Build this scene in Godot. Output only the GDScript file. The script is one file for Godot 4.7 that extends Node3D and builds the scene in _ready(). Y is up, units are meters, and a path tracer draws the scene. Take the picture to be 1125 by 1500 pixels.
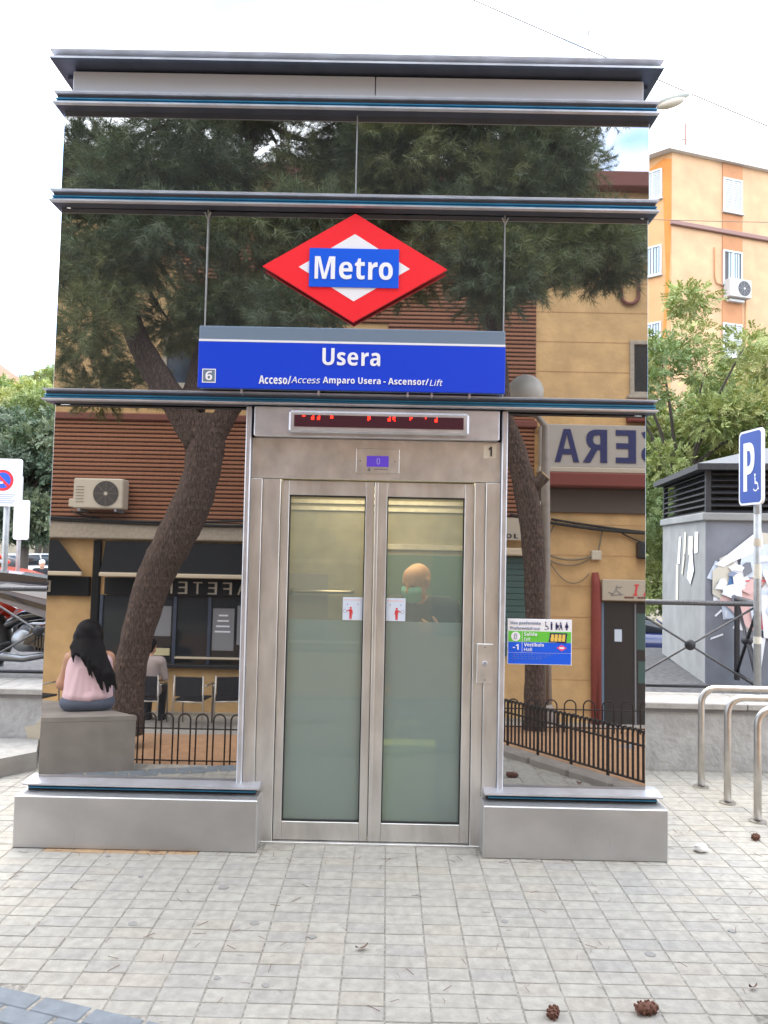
extends Node3D

var M := {}
var noise_tex := {}
var used_names := {}
var rng := RandomNumberGenerator.new()
var font_bold: SystemFont
var font_plain: SystemFont
var shared := {}

func _ready() -> void:
	rng.seed = 4711
	set_camera_and_light()
	make_materials()
	build_ground()
	build_pavers()
	build_lift()
	build_lift_writing()
	build_cabin()
	build_terrace()
	build_kiosk()
	build_apartments()
	build_background()
	build_cafe()
	build_cafe_signs()
	build_planters()
	build_pines()
	build_background_trees()
	build_street_things()
	build_vehicles()
	build_people()
	build_litter()

# ------------------------------------------------------------------ camera, sky, sun
func set_camera_and_light() -> void:
	var cam := Camera3D.new()
	cam.name = "camera"
	cam.fov = 67.29
	cam.near = 0.05
	cam.far = 600.0
	add_child(cam)
	cam.position = Vector3(0.124, 1.75, 4.55)
	cam.rotation = Vector3(0.0405, 0.0049, 0.0208)
	cam.current = true
	var env := Environment.new()
	env.background_mode = Environment.BG_SKY
	env.tonemap_mode = Environment.TONE_MAPPER_LINEAR
	env.tonemap_exposure = 3.35
	env.sdfgi_enabled = true
	env.ssao_enabled = true
	env.ssil_enabled = true
	var sky := Sky.new()
	var pan := PanoramaSkyMaterial.new()
	pan.panorama = ImageTexture.create_from_image(sky_image())
	pan.filter = true
	sky.sky_material = pan
	env.sky = sky
	env.background_energy_multiplier = 2.0
	env.ambient_light_source = Environment.AMBIENT_SOURCE_SKY
	var we := WorldEnvironment.new()
	we.name = "environment"
	we.environment = env
	add_child(we)
	var sun := DirectionalLight3D.new()
	sun.name = "sun"
	sun.light_energy = 0.32
	sun.light_color = Color(1.0, 0.95, 0.87)
	sun.light_angular_distance = 45.0
	sun.shadow_enabled = true
	add_child(sun)
	# the sun stands high beyond the lift, behind thin cloud
	sun.rotation = Vector3(deg_to_rad(-54.0), deg_to_rad(180.0 + 14.0), 0.0)

func sky_image() -> Image:
	# a bright broken overcast; the same everywhere but for the cloud field and the hazy side of the sun
	var w := 768
	var h := 384
	var im := Image.create(w, h, false, Image.FORMAT_RGBF)
	var n := FastNoiseLite.new()
	n.seed = 21
	n.noise_type = FastNoiseLite.TYPE_SIMPLEX_SMOOTH
	n.frequency = 1.15
	n.fractal_octaves = 5
	n.fractal_gain = 0.52
	var to_sun := Vector3(0.14, 0.81, -0.57).normalized()
	for y in h:
		var el := (0.5 - (float(y) + 0.5) / h) * PI
		for x in w:
			var az := (float(x) + 0.5) / w * TAU
			var d := Vector3(sin(az) * cos(el), sin(el), -cos(az) * cos(el)) * -1.0
			d.y = -d.y
			var up := maxf(d.y, 0.0)
			var t := pow(1.0 - up, 3.0)
			var blue := Vector3(0.13, 0.25, 0.52).lerp(Vector3(0.30, 0.42, 0.62), t)
			var p := Vector3(d.x, d.y * 1.9 + 0.2, d.z) * 1.6
			var c := 1.55 * n.get_noise_3dv(p) + 0.36 * n.get_noise_3dv(p * 2.7 + Vector3(7, 3, 1))
			var haze := clampf(d.dot(to_sun) * 0.5 + 0.5, 0.0, 1.0)
			var cover := smoothstep(-0.24 - 0.42 * haze, 0.26 - 0.42 * haze, c - 0.03)
			var white := Vector3(0.60, 0.62, 0.65) * (0.86 + 0.55 * pow(haze, 2.5) + 0.14 * c)
			var col := blue.lerp(white, cover)
			col = col.lerp(Vector3(0.58, 0.6, 0.63), 0.45 * t * t)
			if d.y < 0.0:
				col = Vector3(0.22, 0.21, 0.20)
			im.set_pixel(x, y, Color(col.x, col.y, col.z))
	return im

# ------------------------------------------------------------------ materials
func noise_texture(key: String, freq: float, oct: int, lo: float, hi: float, kind := FastNoiseLite.TYPE_SIMPLEX_SMOOTH, size := 512, normal := false, sd := 3) -> NoiseTexture2D:
	if noise_tex.has(key):
		return noise_tex[key]
	var n := FastNoiseLite.new()
	n.seed = sd
	n.noise_type = kind
	n.frequency = freq
	n.fractal_octaves = oct
	var t := NoiseTexture2D.new()
	t.width = size
	t.height = size
	t.seamless = true
	t.noise = n
	if normal:
		t.as_normal_map = true
		t.bump_strength = hi
	else:
		var g := Gradient.new()
		g.set_color(0, Color(lo, lo, lo))
		g.set_color(1, Color(hi, hi, hi))
		t.color_ramp = g
	noise_tex[key] = t
	return t

func lin(r: float, g: float, b: float, a := 1.0) -> Color:
	var c := Color(r, g, b).linear_to_srgb()
	c.a = a
	return c

func mat(key: String, r: float, g: float, b: float, rough := 0.8, metal := 0.0) -> StandardMaterial3D:
	var m := StandardMaterial3D.new()
	m.resource_name = key
	m.albedo_color = lin(r, g, b)
	m.roughness = rough
	m.metallic = metal
	M[key] = m
	return m

func grain(m: StandardMaterial3D, tex: Texture2D, scale: Vector3, bump: Texture2D = null, cm := 0.3, rough: Texture2D = null) -> StandardMaterial3D:
	m.uv1_triplanar = true
	m.uv1_world_triplanar = true
	m.uv1_scale = scale
	if tex:
		m.albedo_texture = tex
	if bump:
		m.heightmap_enabled = true
		m.heightmap_texture = bump
		m.heightmap_scale = cm
	if rough:
		m.roughness_texture = rough
	return m

func make_materials() -> void:
	font_bold = SystemFont.new()
	font_bold.font_names = PackedStringArray(["Droid Sans"])
	font_bold.font_weight = 700
	font_plain = SystemFont.new()
	font_plain.font_names = PackedStringArray(["Droid Sans"])
	var soft := noise_texture("soft", 0.006, 5, 0.86, 1.0)
	var fine := noise_texture("fine", 0.03, 5, 0.62, 1.0)
	var blot := noise_texture("blot", 0.012, 6, 0.86, 1.0, FastNoiseLite.TYPE_SIMPLEX_SMOOTH, 512, false, 9)
	var height := noise_texture("height", 0.04, 5, 0.0, 1.0, FastNoiseLite.TYPE_SIMPLEX_SMOOTH, 512, false, 5)
	var cells := noise_texture("cells", 0.02, 4, 0.0, 1.0, FastNoiseLite.TYPE_CELLULAR, 512, false, 6)
	var fissure := noise_texture("fissure", 0.022, 4, 0.42, 1.0, FastNoiseLite.TYPE_CELLULAR, 512, false, 14)
	var smear := noise_texture("smear", 0.008, 5, 0.86, 1.0, FastNoiseLite.TYPE_SIMPLEX_SMOOTH, 512, false, 12)
	var rough_smear := noise_texture("rough_smear", 0.008, 5, 0.75, 1.0, FastNoiseLite.TYPE_SIMPLEX_SMOOTH, 512, false, 13)
	# paving: five tones of one concrete
	var tones := [[0.395, 0.372, 0.322], [0.382, 0.36, 0.314], [0.402, 0.38, 0.328], [0.36, 0.342, 0.305], [0.395, 0.364, 0.308]]
	for i in tones.size():
		grain(mat("paver%d" % i, tones[i][0], tones[i][1], tones[i][2], 0.85), blot, Vector3(2.3, 2.3, 2.3), height, 0.2)
	grain(mat("paver_rust", 0.45, 0.30, 0.17, 0.9), blot, Vector3(2.2, 2.2, 2.2), height, 0.25)
	grain(mat("dark_slab", 0.20, 0.225, 0.25, 0.75), blot, Vector3(1.6, 1.6, 1.6), height, 0.2)
	grain(mat("joint", 0.43, 0.40, 0.345, 0.95), fine, Vector3(2, 2, 2), height, 0.3)
	var pf := grain(mat("paver_field", 1.0, 1.0, 1.0, 0.85), blot, Vector3(2.3, 2.3, 2.3))
	pf.vertex_color_use_as_albedo = true
	grain(mat("earth", 0.30, 0.27, 0.22, 0.95), blot, Vector3(0.4, 0.4, 0.4), height, 0.8)
	grain(mat("hill_green", 0.12, 0.15, 0.06, 0.95), blot, Vector3(0.15, 0.15, 0.15))
	grain(mat("asphalt", 0.11, 0.11, 0.115, 0.9), fine, Vector3(0.8, 0.8, 0.8))
	grain(mat("terrace", 0.40, 0.37, 0.33, 0.9), blot, Vector3(0.5, 0.5, 0.5), height, 0.3)
	grain(mat("soil", 0.46, 0.26, 0.14, 0.95), blot, Vector3(1.3, 1.3, 1.3), cells, 1.2)
	grain(mat("granite", 0.33, 0.295, 0.26, 0.75), soft, Vector3(1.5, 1.5, 1.5))
	grain(mat("bench_stone", 0.31, 0.275, 0.245, 0.6), soft, Vector3(1.2, 1.2, 1.2))
	grain(mat("render_wall", 0.42, 0.41, 0.39, 0.9), blot, Vector3(0.7, 0.7, 0.7), height, 0.6)
	grain(mat("coping", 0.40, 0.375, 0.34, 0.85), blot, Vector3(1.2, 1.2, 1.2), height, 0.2)
	grain(mat("coping_edge", 0.20, 0.19, 0.185, 0.85), blot, Vector3(1.2, 1.2, 1.2))
	mat("gum", 0.24, 0.23, 0.215, 0.8)
	mat("scuff", 0.45, 0.44, 0.425, 0.5, 0.6)
	# metals
	grain(mat("alu", 0.66, 0.67, 0.71, 0.4, 0.65), smear, Vector3(1, 1, 1))
	grain(mat("band_alu", 0.64, 0.66, 0.71, 0.4, 0.7), smear, Vector3(1, 1, 1))
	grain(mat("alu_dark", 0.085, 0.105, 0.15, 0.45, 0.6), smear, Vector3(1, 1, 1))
	grain(mat("blue_strip", 0.04, 0.24, 0.42, 0.3, 0.25), smear, Vector3(1, 1, 1))
	grain(mat("steel", 0.74, 0.73, 0.705, 0.5, 0.8), smear, Vector3(1.4, 0.5, 1.4), null, 0.3, rough_smear)
	grain(mat("steel_flat", 0.74, 0.73, 0.705, 0.5, 0.8), smear, Vector3(1.6, 1.2, 1.6), null, 0.3, rough_smear)
	grain(mat("steel_plinth", 0.57, 0.56, 0.55, 0.48, 0.75), smear, Vector3(0.35, 0.5, 0.35), null, 0.3, rough_smear)
	grain(mat("steel_tube", 0.60, 0.57, 0.53, 0.38, 1.0), smear, Vector3(2, 2, 2))
	mat("fascia", 0.43, 0.43, 0.46, 0.5, 0.1)
	mat("mirror_glass", 0.44, 0.45, 0.46, 0.012, 0.965)
	mat("mirror_glass_clean", 0.45, 0.445, 0.435, 0.012, 0.985)
	mat("black", 0.012, 0.012, 0.014, 0.5)
	mat("rubber", 0.02, 0.02, 0.02, 0.75)
	mat("shaft", 0.05, 0.05, 0.055, 0.8)
	var pane := mat("pane", 0.29, 0.35, 0.33, 0.02)
	pane.transparency = BaseMaterial3D.TRANSPARENCY_ALPHA
	pane.albedo_color.a = 0.42
	var frost := mat("frost", 0.28, 0.40, 0.37, 0.55)
	frost.transparency = BaseMaterial3D.TRANSPARENCY_ALPHA
	frost.albedo_color.a = 0.66
	# sign paints
	mat("sign_red", 0.86, 0.018, 0.03, 0.45)
	mat("sign_white", 0.78, 0.80, 0.84, 0.45)
	mat("sign_blue", 0.004, 0.10, 0.72, 0.4)
	mat("panel_blue", 0.004, 0.05, 0.62, 0.4)
	mat("panel_grey", 0.15, 0.21, 0.29, 0.5)
	mat("sign_green", 0.12, 0.52, 0.05, 0.45)
	mat("sign_yellow", 0.75, 0.52, 0.10, 0.5)
	mat("sign_pink", 0.75, 0.07, 0.22, 0.5)
	mat("navy", 0.012, 0.015, 0.09, 0.5)
	mat("print_grey", 0.25, 0.30, 0.42, 0.6)
	mat("paper_white", 0.80, 0.82, 0.86, 0.7)
	mat("paper_blue", 0.08, 0.19, 0.40, 0.7)
	mat("parking_blue", 0.03, 0.075, 0.33, 0.5)
	mat("paper_pale", 0.60, 0.68, 0.80, 0.7)
	mat("paper_pink", 0.72, 0.48, 0.46, 0.7)
	mat("paper_red", 0.62, 0.05, 0.06, 0.7)
	mat("paper_cream", 0.60, 0.57, 0.48, 0.8)
	mat("letter_white", 0.82, 0.84, 0.88, 0.5)
	mat("letter_black", 0.015, 0.015, 0.018, 0.6)
	var led := mat("led", 0.9, 0.06, 0.03, 0.5)
	led.emission_enabled = true
	led.emission = Color(1.0, 0.10, 0.05)
	led.emission_energy_multiplier = 2.2
	mat("led_panel", 0.05, 0.012, 0.022, 0.35)
	var scr := mat("lcd", 0.06, 0.03, 0.35, 0.3)
	scr.emission_enabled = true
	scr.emission = lin(0.10, 0.05, 0.42)
	scr.emission_energy_multiplier = 0.2
	var scd := mat("lcd_digit", 0.2, 0.2, 0.4, 0.4)
	scd.emission_enabled = true
	scd.emission = lin(0.3, 0.25, 0.55)
	scd.emission_energy_multiplier = 0.2
	var cl := mat("ceiling_light", 0.9, 0.85, 0.6, 0.5)
	cl.emission_enabled = true
	cl.emission = lin(1.0, 0.84, 0.48)
	cl.emission_energy_multiplier = 1.0
	grain(mat("cabin_wall", 0.37, 0.36, 0.285, 0.4, 0.2), smear, Vector3(1, 1, 1))
	mat("cabin_teal", 0.08, 0.15, 0.135, 0.3)
	mat("cabin_floor", 0.08, 0.10, 0.11, 0.7)
	# buildings
	grain(mat("ochre", 0.66, 0.425, 0.195, 0.9), soft, Vector3(0.5, 0.5, 0.5), height, 0.4)
	grain(mat("brick_red", 0.50, 0.215, 0.12, 0.85), fine, Vector3(2.2, 6, 2.2))
	grain(mat("brick_red2", 0.44, 0.185, 0.10, 0.85), fine, Vector3(2.2, 6, 2.2))
	grain(mat("mortar_dark", 0.16, 0.08, 0.055, 0.95), fine, Vector3(2, 2, 2))
	mat("mould_red", 0.16, 0.05, 0.035, 0.7)
	grain(mat("concrete", 0.42, 0.36, 0.28, 0.85), blot, Vector3(2.3, 2.3, 2.3))
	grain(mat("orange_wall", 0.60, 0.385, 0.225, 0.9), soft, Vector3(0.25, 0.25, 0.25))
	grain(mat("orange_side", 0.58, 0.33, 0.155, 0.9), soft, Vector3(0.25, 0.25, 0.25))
	grain(mat("orange_dark", 0.48, 0.23, 0.11, 0.9), soft, Vector3(0.3, 0.3, 0.3))
	grain(mat("orange_stain", 0.62, 0.23, 0.05, 0.9), soft, Vector3(0.3, 0.3, 0.3))
	mat("roof_grey", 0.62, 0.64, 0.63, 0.7)
	mat("white_frame", 0.52, 0.53, 0.54, 0.5)
	mat("shutter", 0.40, 0.415, 0.41, 0.6)
	mat("dark_glass", 0.02, 0.024, 0.028, 0.08)
	mat("curtain", 0.36, 0.42, 0.46, 0.8)
	mat("belt", 0.25, 0.15, 0.13, 0.8)
	mat("ac_white", 0.46, 0.46, 0.45, 0.5)
	mat("ac_beige", 0.52, 0.46, 0.36, 0.5)
	mat("grille_dark", 0.035, 0.035, 0.04, 0.6)
	mat("grille_grey", 0.22, 0.22, 0.23, 0.6)
	mat("awning_black", 0.008, 0.009, 0.011, 1.0)
	mat("awning_red", 0.17, 0.04, 0.03, 0.8)
	mat("awning_brown", 0.10, 0.075, 0.06, 0.8)
	mat("bar_beige", 0.55, 0.46, 0.33, 0.6)
	mat("cream_board", 0.44, 0.385, 0.30, 0.6)
	mat("grey_board", 0.36, 0.33, 0.295, 0.6)
	mat("cable", 0.015, 0.014, 0.014, 0.7)
	mat("cable_grey", 0.17, 0.14, 0.10, 0.7)
	mat("teal_shutter", 0.055, 0.105, 0.095, 0.6)
	mat("glow_shelf", 0.55, 0.48, 0.28, 0.6)
	grain(mat("red_pipe", 0.26, 0.045, 0.03, 0.7), blot, Vector3(3, 3, 3))
	mat("door_dark", 0.03, 0.028, 0.028, 0.35)
	grain(mat("roof_tile", 0.45, 0.20, 0.12, 0.85), fine, Vector3(1, 1, 1))
	grain(mat("house_wall", 0.55, 0.48, 0.36, 0.9), soft, Vector3(0.2, 0.2, 0.2))
	# kiosk and street furniture
	grain(mat("kiosk_grey", 0.30, 0.305, 0.295, 0.7), soft, Vector3(0.8, 0.8, 0.8))
	grain(mat("kiosk_front", 0.215, 0.23, 0.265, 0.7), soft, Vector3(0.8, 0.8, 0.8))
	grain(mat("kiosk_dark", 0.04, 0.04, 0.045, 0.6), fine, Vector3(1, 1, 1))
	mat("kiosk_roof", 0.13, 0.135, 0.14, 0.9)
	grain(mat("iron", 0.045, 0.045, 0.05, 0.5, 0.4), fine, Vector3(3, 3, 3))
	grain(mat("rail_top", 0.17, 0.165, 0.165, 0.45, 0.6), fine, Vector3(3, 3, 3))
	grain(mat("fence_iron", 0.035, 0.022, 0.018, 0.7), fine, Vector3(3, 3, 3))
	grain(mat("galv", 0.42, 0.43, 0.43, 0.5, 0.6), blot, Vector3(2, 2, 2))
	grain(mat("lamp_pole", 0.33, 0.28, 0.24, 0.5, 0.4), soft, Vector3(2, 2, 2))
	mat("globe", 0.55, 0.50, 0.42, 0.4)
	mat("lamp_head", 0.55, 0.60, 0.58, 0.5)
	# plants
	grain(mat("bark", 0.24, 0.155, 0.12, 0.95), fissure, Vector3(5.0, 1.3, 5.0), cells, 5.0)
	grain(mat("bark_grey", 0.10, 0.085, 0.07, 0.95), blot, Vector3(3, 1.5, 3))
	mat("cut_wood", 0.55, 0.40, 0.20, 0.8)
	for k in [["needle", 0.145, 0.165, 0.10], ["leaf", 1.0, 1.0, 1.0]]:
		var lm := mat(k[0], k[1], k[2], k[3], 0.6)
		lm.cull_mode = BaseMaterial3D.CULL_DISABLED
		lm.vertex_color_use_as_albedo = true
		lm.backlight_enabled = true
		lm.backlight = Color(0.5, 0.52, 0.25)
	# vehicles and people
	for k in [["car_white", 0.72, 0.73, 0.74], ["car_blue", 0.012, 0.02, 0.075], ["car_red", 0.62, 0.045, 0.02], ["bike_grey", 0.17, 0.16, 0.17], ["bike_light", 0.42, 0.41, 0.40], ["bike_black", 0.018, 0.018, 0.02]]:
		var cm := mat(k[0], k[1], k[2], k[3], 0.25)
		cm.clearcoat_enabled = true
		cm.clearcoat = 0.7
		cm.clearcoat_roughness = 0.08
	mat("tail_red", 0.6, 0.02, 0.02, 0.2)
	mat("engine", 0.28, 0.29, 0.30, 0.4, 0.8)
	mat("rim", 0.55, 0.56, 0.57, 0.35, 0.9)
	mat("bin_grey", 0.14, 0.14, 0.13, 0.7)
	for k in [["skin", 0.50, 0.27, 0.17], ["skin_light", 0.50, 0.29, 0.18]]:
		var sm := mat(k[0], k[1], k[2], k[3], 0.55)
		sm.subsurf_scatter_enabled = true
		sm.subsurf_scatter_strength = 0.12
	mat("hair", 0.008, 0.007, 0.008, 0.5).metallic_specular = 0.22
	mat("pink_top", 0.76, 0.53, 0.56, 0.85)
	mat("denim", 0.10, 0.115, 0.16, 0.85)
	mat("dark_cloth", 0.025, 0.04, 0.05, 0.9)
	mat("grey_shirt", 0.34, 0.28, 0.26, 0.85)
	mat("trouser_black", 0.016, 0.016, 0.02, 0.9)
	mat("mask_teal", 0.18, 0.52, 0.50, 0.8)
	mat("hivis", 0.50, 0.72, 0.08, 0.7)
	mat("cone_brown", 0.13, 0.055, 0.035, 0.85)
	mat("tissue", 0.75, 0.74, 0.72, 0.9)

# ------------------------------------------------------------------ nodes
func numbered(called: String) -> String:
	var n: int = used_names.get(called, 0)
	used_names[called] = n + 1
	return called if n == 0 else "%s_%03d" % [called, n]

func tag(o: Node, label := "", category := "", group := "", kind := "") -> Node:
	if label: o.set_meta("label", label)
	if category: o.set_meta("category", category)
	if group: o.set_meta("group", group)
	if kind: o.set_meta("kind", kind)
	return o

func thing(called: String, label: String, category: String, at := Vector3.ZERO, turn := 0.0, group := "") -> Node3D:
	var o := Node3D.new()
	o.name = numbered(called)
	add_child(o)
	o.position = at
	o.rotation.y = turn
	tag(o, label, category, group)
	return o

func inst(called: String, mesh: Mesh, m: Material, parent: Node, xf := Transform3D.IDENTITY) -> MeshInstance3D:
	var o := MeshInstance3D.new()
	o.name = called if parent != self else numbered(called)
	o.mesh = mesh
	o.transform = xf
	if m:
		o.material_override = m
	parent.add_child(o, true)
	return o

func obj(called: String, st: SurfaceTool, m: Material, parent: Node = self, xf := Transform3D.IDENTITY) -> MeshInstance3D:
	st.generate_normals()
	var mesh := st.commit()
	if m:
		mesh.surface_set_material(0, m)
	return inst(called, mesh, null, parent, xf)

func struct(called: String, st: SurfaceTool, m: Material) -> MeshInstance3D:
	var o := obj(called, st, m)
	o.set_meta("kind", "structure")
	return o

# ------------------------------------------------------------------ shapes
func S(smooth := false) -> SurfaceTool:
	var s := SurfaceTool.new()
	s.begin(Mesh.PRIMITIVE_TRIANGLES)
	s.set_smooth_group(0 if smooth else -1)
	return s

func tri(s: SurfaceTool, a: Vector3, b: Vector3, c: Vector3, out: Vector3) -> void:
	if (b - a).cross(c - a).dot(out) > 0.0:
		s.add_vertex(a); s.add_vertex(c); s.add_vertex(b)
	else:
		s.add_vertex(a); s.add_vertex(b); s.add_vertex(c)

func quad(s: SurfaceTool, a: Vector3, b: Vector3, c: Vector3, d: Vector3, out: Vector3) -> void:
	tri(s, a, b, c, out)
	tri(s, a, c, d, out)

func box(s: SurfaceTool, lo: Vector3, hi: Vector3, bev := 0.0, xf := Transform3D.IDENTITY) -> SurfaceTool:
	var c := (lo + hi) * 0.5
	var h := (hi - lo) * 0.5
	bev = minf(bev, minf(h.x, minf(h.y, h.z)) * 0.9)
	if bev <= 0.0:
		for ax in 3:
			for sg: float in [-1.0, 1.0]:
				var n := Vector3.ZERO; n[ax] = sg
				var u := Vector3.ZERO; u[(ax + 1) % 3] = 1.0
				var v := Vector3.ZERO; v[(ax + 2) % 3] = 1.0
				quad(s, xf * (c + n * h - u * h - v * h), xf * (c + n * h + u * h - v * h), xf * (c + n * h + u * h + v * h), xf * (c + n * h - u * h + v * h), xf.basis * n)
		return s
	var i := h - Vector3.ONE * bev
	for ax in 3:
		var a2 := (ax + 1) % 3
		var a3 := (ax + 2) % 3
		for sg: float in [-1.0, 1.0]:
			var n := Vector3.ZERO; n[ax] = sg
			var f := []
			for k: Vector2 in [Vector2(-1, -1), Vector2(1, -1), Vector2(1, 1), Vector2(-1, 1)]:
				var p := Vector3.ZERO
				p[ax] = sg * h[ax]; p[a2] = k.x * i[a2]; p[a3] = k.y * i[a3]
				f.append(xf * (c + p))
			quad(s, f[0], f[1], f[2], f[3], xf.basis * n)
			for s2: float in [-1.0, 1.0]:
				var e := []
				for k: Vector2 in [Vector2(1, -1), Vector2(1, 1), Vector2(0, 1), Vector2(0, -1)]:
					var p := Vector3.ZERO
					p[ax] = sg * (h[ax] if k.x > 0.5 else i[ax]); p[a2] = s2 * (i[a2] if k.x > 0.5 else h[a2]); p[a3] = k.y * i[a3]
					e.append(xf * (c + p))
				var o := Vector3.ZERO; o[ax] = sg; o[a2] = s2
				quad(s, e[0], e[1], e[2], e[3], xf.basis * o)
	for sx: float in [-1.0, 1.0]:
		for sy: float in [-1.0, 1.0]:
			for sz: float in [-1.0, 1.0]:
				var g := Vector3(sx, sy, sz)
				tri(s, xf * (c + g * Vector3(h.x, i.y, i.z)), xf * (c + g * Vector3(i.x, h.y, i.z)), xf * (c + g * Vector3(i.x, i.y, h.z)), xf.basis * g)
	return s

func bx(x0: float, x1: float, y0: float, y1: float, z0: float, z1: float, bev := 0.0) -> SurfaceTool:
	return box(S(), Vector3(x0, y0, z0), Vector3(x1, y1, z1), bev)

# a tube along points; radius may vary
func tube(s: SurfaceTool, pts: Array, radii: Array, sides := 8, caps := true, lump := 0.0) -> SurfaceTool:
	var n := pts.size()
	var rings := []
	var up := Vector3.UP
	for k in n:
		var d: Vector3 = (pts[mini(k + 1, n - 1)] - pts[maxi(k - 1, 0)]).normalized()
		if absf(d.dot(up)) > 0.95:
			up = Vector3.RIGHT if absf(d.x) < 0.8 else Vector3.BACK
		var u := d.cross(up).normalized()
		up = u.cross(d).normalized()
		var r: float = radii[mini(k, radii.size() - 1)]
		var ring := []
		for j in sides:
			var a := TAU * j / sides
			var rr := r * (1.0 + lump * sin(a * 3.0 + k * 1.7) + lump * 0.7 * sin(a * 5.0 - k * 2.3))
			ring.append(pts[k] + (u * cos(a) + up * sin(a)) * rr)
		rings.append(ring)
	for k in n - 1:
		var mid: Vector3 = (pts[k] + pts[k + 1]) * 0.5
		for j in sides:
			var j2 := (j + 1) % sides
			var a: Vector3 = rings[k][j]
			var b: Vector3 = rings[k][j2]
			var c: Vector3 = rings[k + 1][j2]
			var d: Vector3 = rings[k + 1][j]
			quad(s, a, b, c, d, (a + b + c + d) * 0.25 - mid)
	if caps:
		for e in [[0, 1], [n - 1, n - 2]]:
			var o: Vector3 = pts[e[0]] - pts[e[1]]
			for j in range(1, sides - 1):
				tri(s, rings[e[0]][0], rings[e[0]][j], rings[e[0]][j + 1], o)
	return s

func rod(s: SurfaceTool, a: Vector3, b: Vector3, r: float, sides := 6) -> SurfaceTool:
	return tube(s, [a, b], [r], sides)

# a lathe about +y through at; profile of (radius, y)
func lathe(s: SurfaceTool, prof: Array, seg := 16, xf := Transform3D.IDENTITY) -> SurfaceTool:
	for k in prof.size() - 1:
		var p: Vector2 = prof[k]
		var q: Vector2 = prof[k + 1]
		var nrm := Vector2(q.y - p.y, -(q.x - p.x))
		for j in seg:
			var a := TAU * j / seg
			var b := TAU * (j + 1) / seg
			var m := (a + b) * 0.5
			var out := Vector3(cos(m) * nrm.x, nrm.y, sin(m) * nrm.x)
			var v := [Vector3(cos(a) * p.x, p.y, sin(a) * p.x), Vector3(cos(b) * p.x, p.y, sin(b) * p.x), Vector3(cos(b) * q.x, q.y, sin(b) * q.x), Vector3(cos(a) * q.x, q.y, sin(a) * q.x)]
			if p.x > 1e-5:
				tri(s, xf * v[0], xf * v[1], xf * v[2], xf.basis * out)
			if q.x > 1e-5:
				tri(s, xf * v[0], xf * v[2], xf * v[3], xf.basis * out)
	return s

func ball(s: SurfaceTool, c: Vector3, r: Vector3, seg := 12, rings := 8) -> SurfaceTool:
	var prof := []
	for k in rings + 1:
		var a := -PI / 2 + PI * k / rings
		prof.append(Vector2(cos(a), sin(a)))
	return lathe(s, prof, seg, Transform3D(Basis.from_scale(r), c))

# an outline in the x-y plane, given thickness from z0 to z1
func slab(s: SurfaceTool, pts: PackedVector2Array, z0: float, z1: float, xf := Transform3D.IDENTITY) -> SurfaceTool:
	var ids := Geometry2D.triangulate_polygon(pts)
	for k in range(0, ids.size(), 3):
		var a := pts[ids[k]]; var b := pts[ids[k + 1]]; var c := pts[ids[k + 2]]
		tri(s, xf * Vector3(a.x, a.y, z1), xf * Vector3(b.x, b.y, z1), xf * Vector3(c.x, c.y, z1), xf.basis * Vector3(0, 0, z1 - z0))
		tri(s, xf * Vector3(a.x, a.y, z0), xf * Vector3(b.x, b.y, z0), xf * Vector3(c.x, c.y, z0), xf.basis * Vector3(0, 0, z0 - z1))
	var cw := Geometry2D.is_polygon_clockwise(pts)
	for k in pts.size():
		var a := pts[k]; var b := pts[(k + 1) % pts.size()]
		var nrm := Vector2(b.y - a.y, a.x - b.x)
		if cw: nrm = -nrm
		quad(s, xf * Vector3(a.x, a.y, z0), xf * Vector3(b.x, b.y, z0), xf * Vector3(b.x, b.y, z1), xf * Vector3(a.x, a.y, z1), xf.basis * Vector3(nrm.x, nrm.y, 0))
	return s

# the same lying down: outline in x-z, from y0 up to y1
func plate(s: SurfaceTool, pts: PackedVector2Array, y0: float, y1: float) -> SurfaceTool:
	return slab(s, pts, -y0, -y1, Transform3D(Basis(Vector3(1, 0, 0), Vector3(0, 0, 1), Vector3(0, -1, 0)), Vector3.ZERO))

func rounded_rect(w: float, h: float, r: float, n := 4) -> PackedVector2Array:
	var p := PackedVector2Array()
	for k in 4:
		var c := Vector2((w / 2 - r) * (1 if k == 0 or k == 3 else -1), (h / 2 - r) * (1 if k < 2 else -1))
		for j in n + 1:
			var a := PI / 2 * (k + float(j) / n)
			p.append(c + Vector2(cos(a), sin(a)) * r)
	return p

func disc(r: float, n := 20, at := Vector2.ZERO, squash := 1.0) -> PackedVector2Array:
	var p := PackedVector2Array()
	for k in n:
		p.append(at + Vector2(cos(TAU * k / n), sin(TAU * k / n) * squash) * r)
	return p

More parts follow.
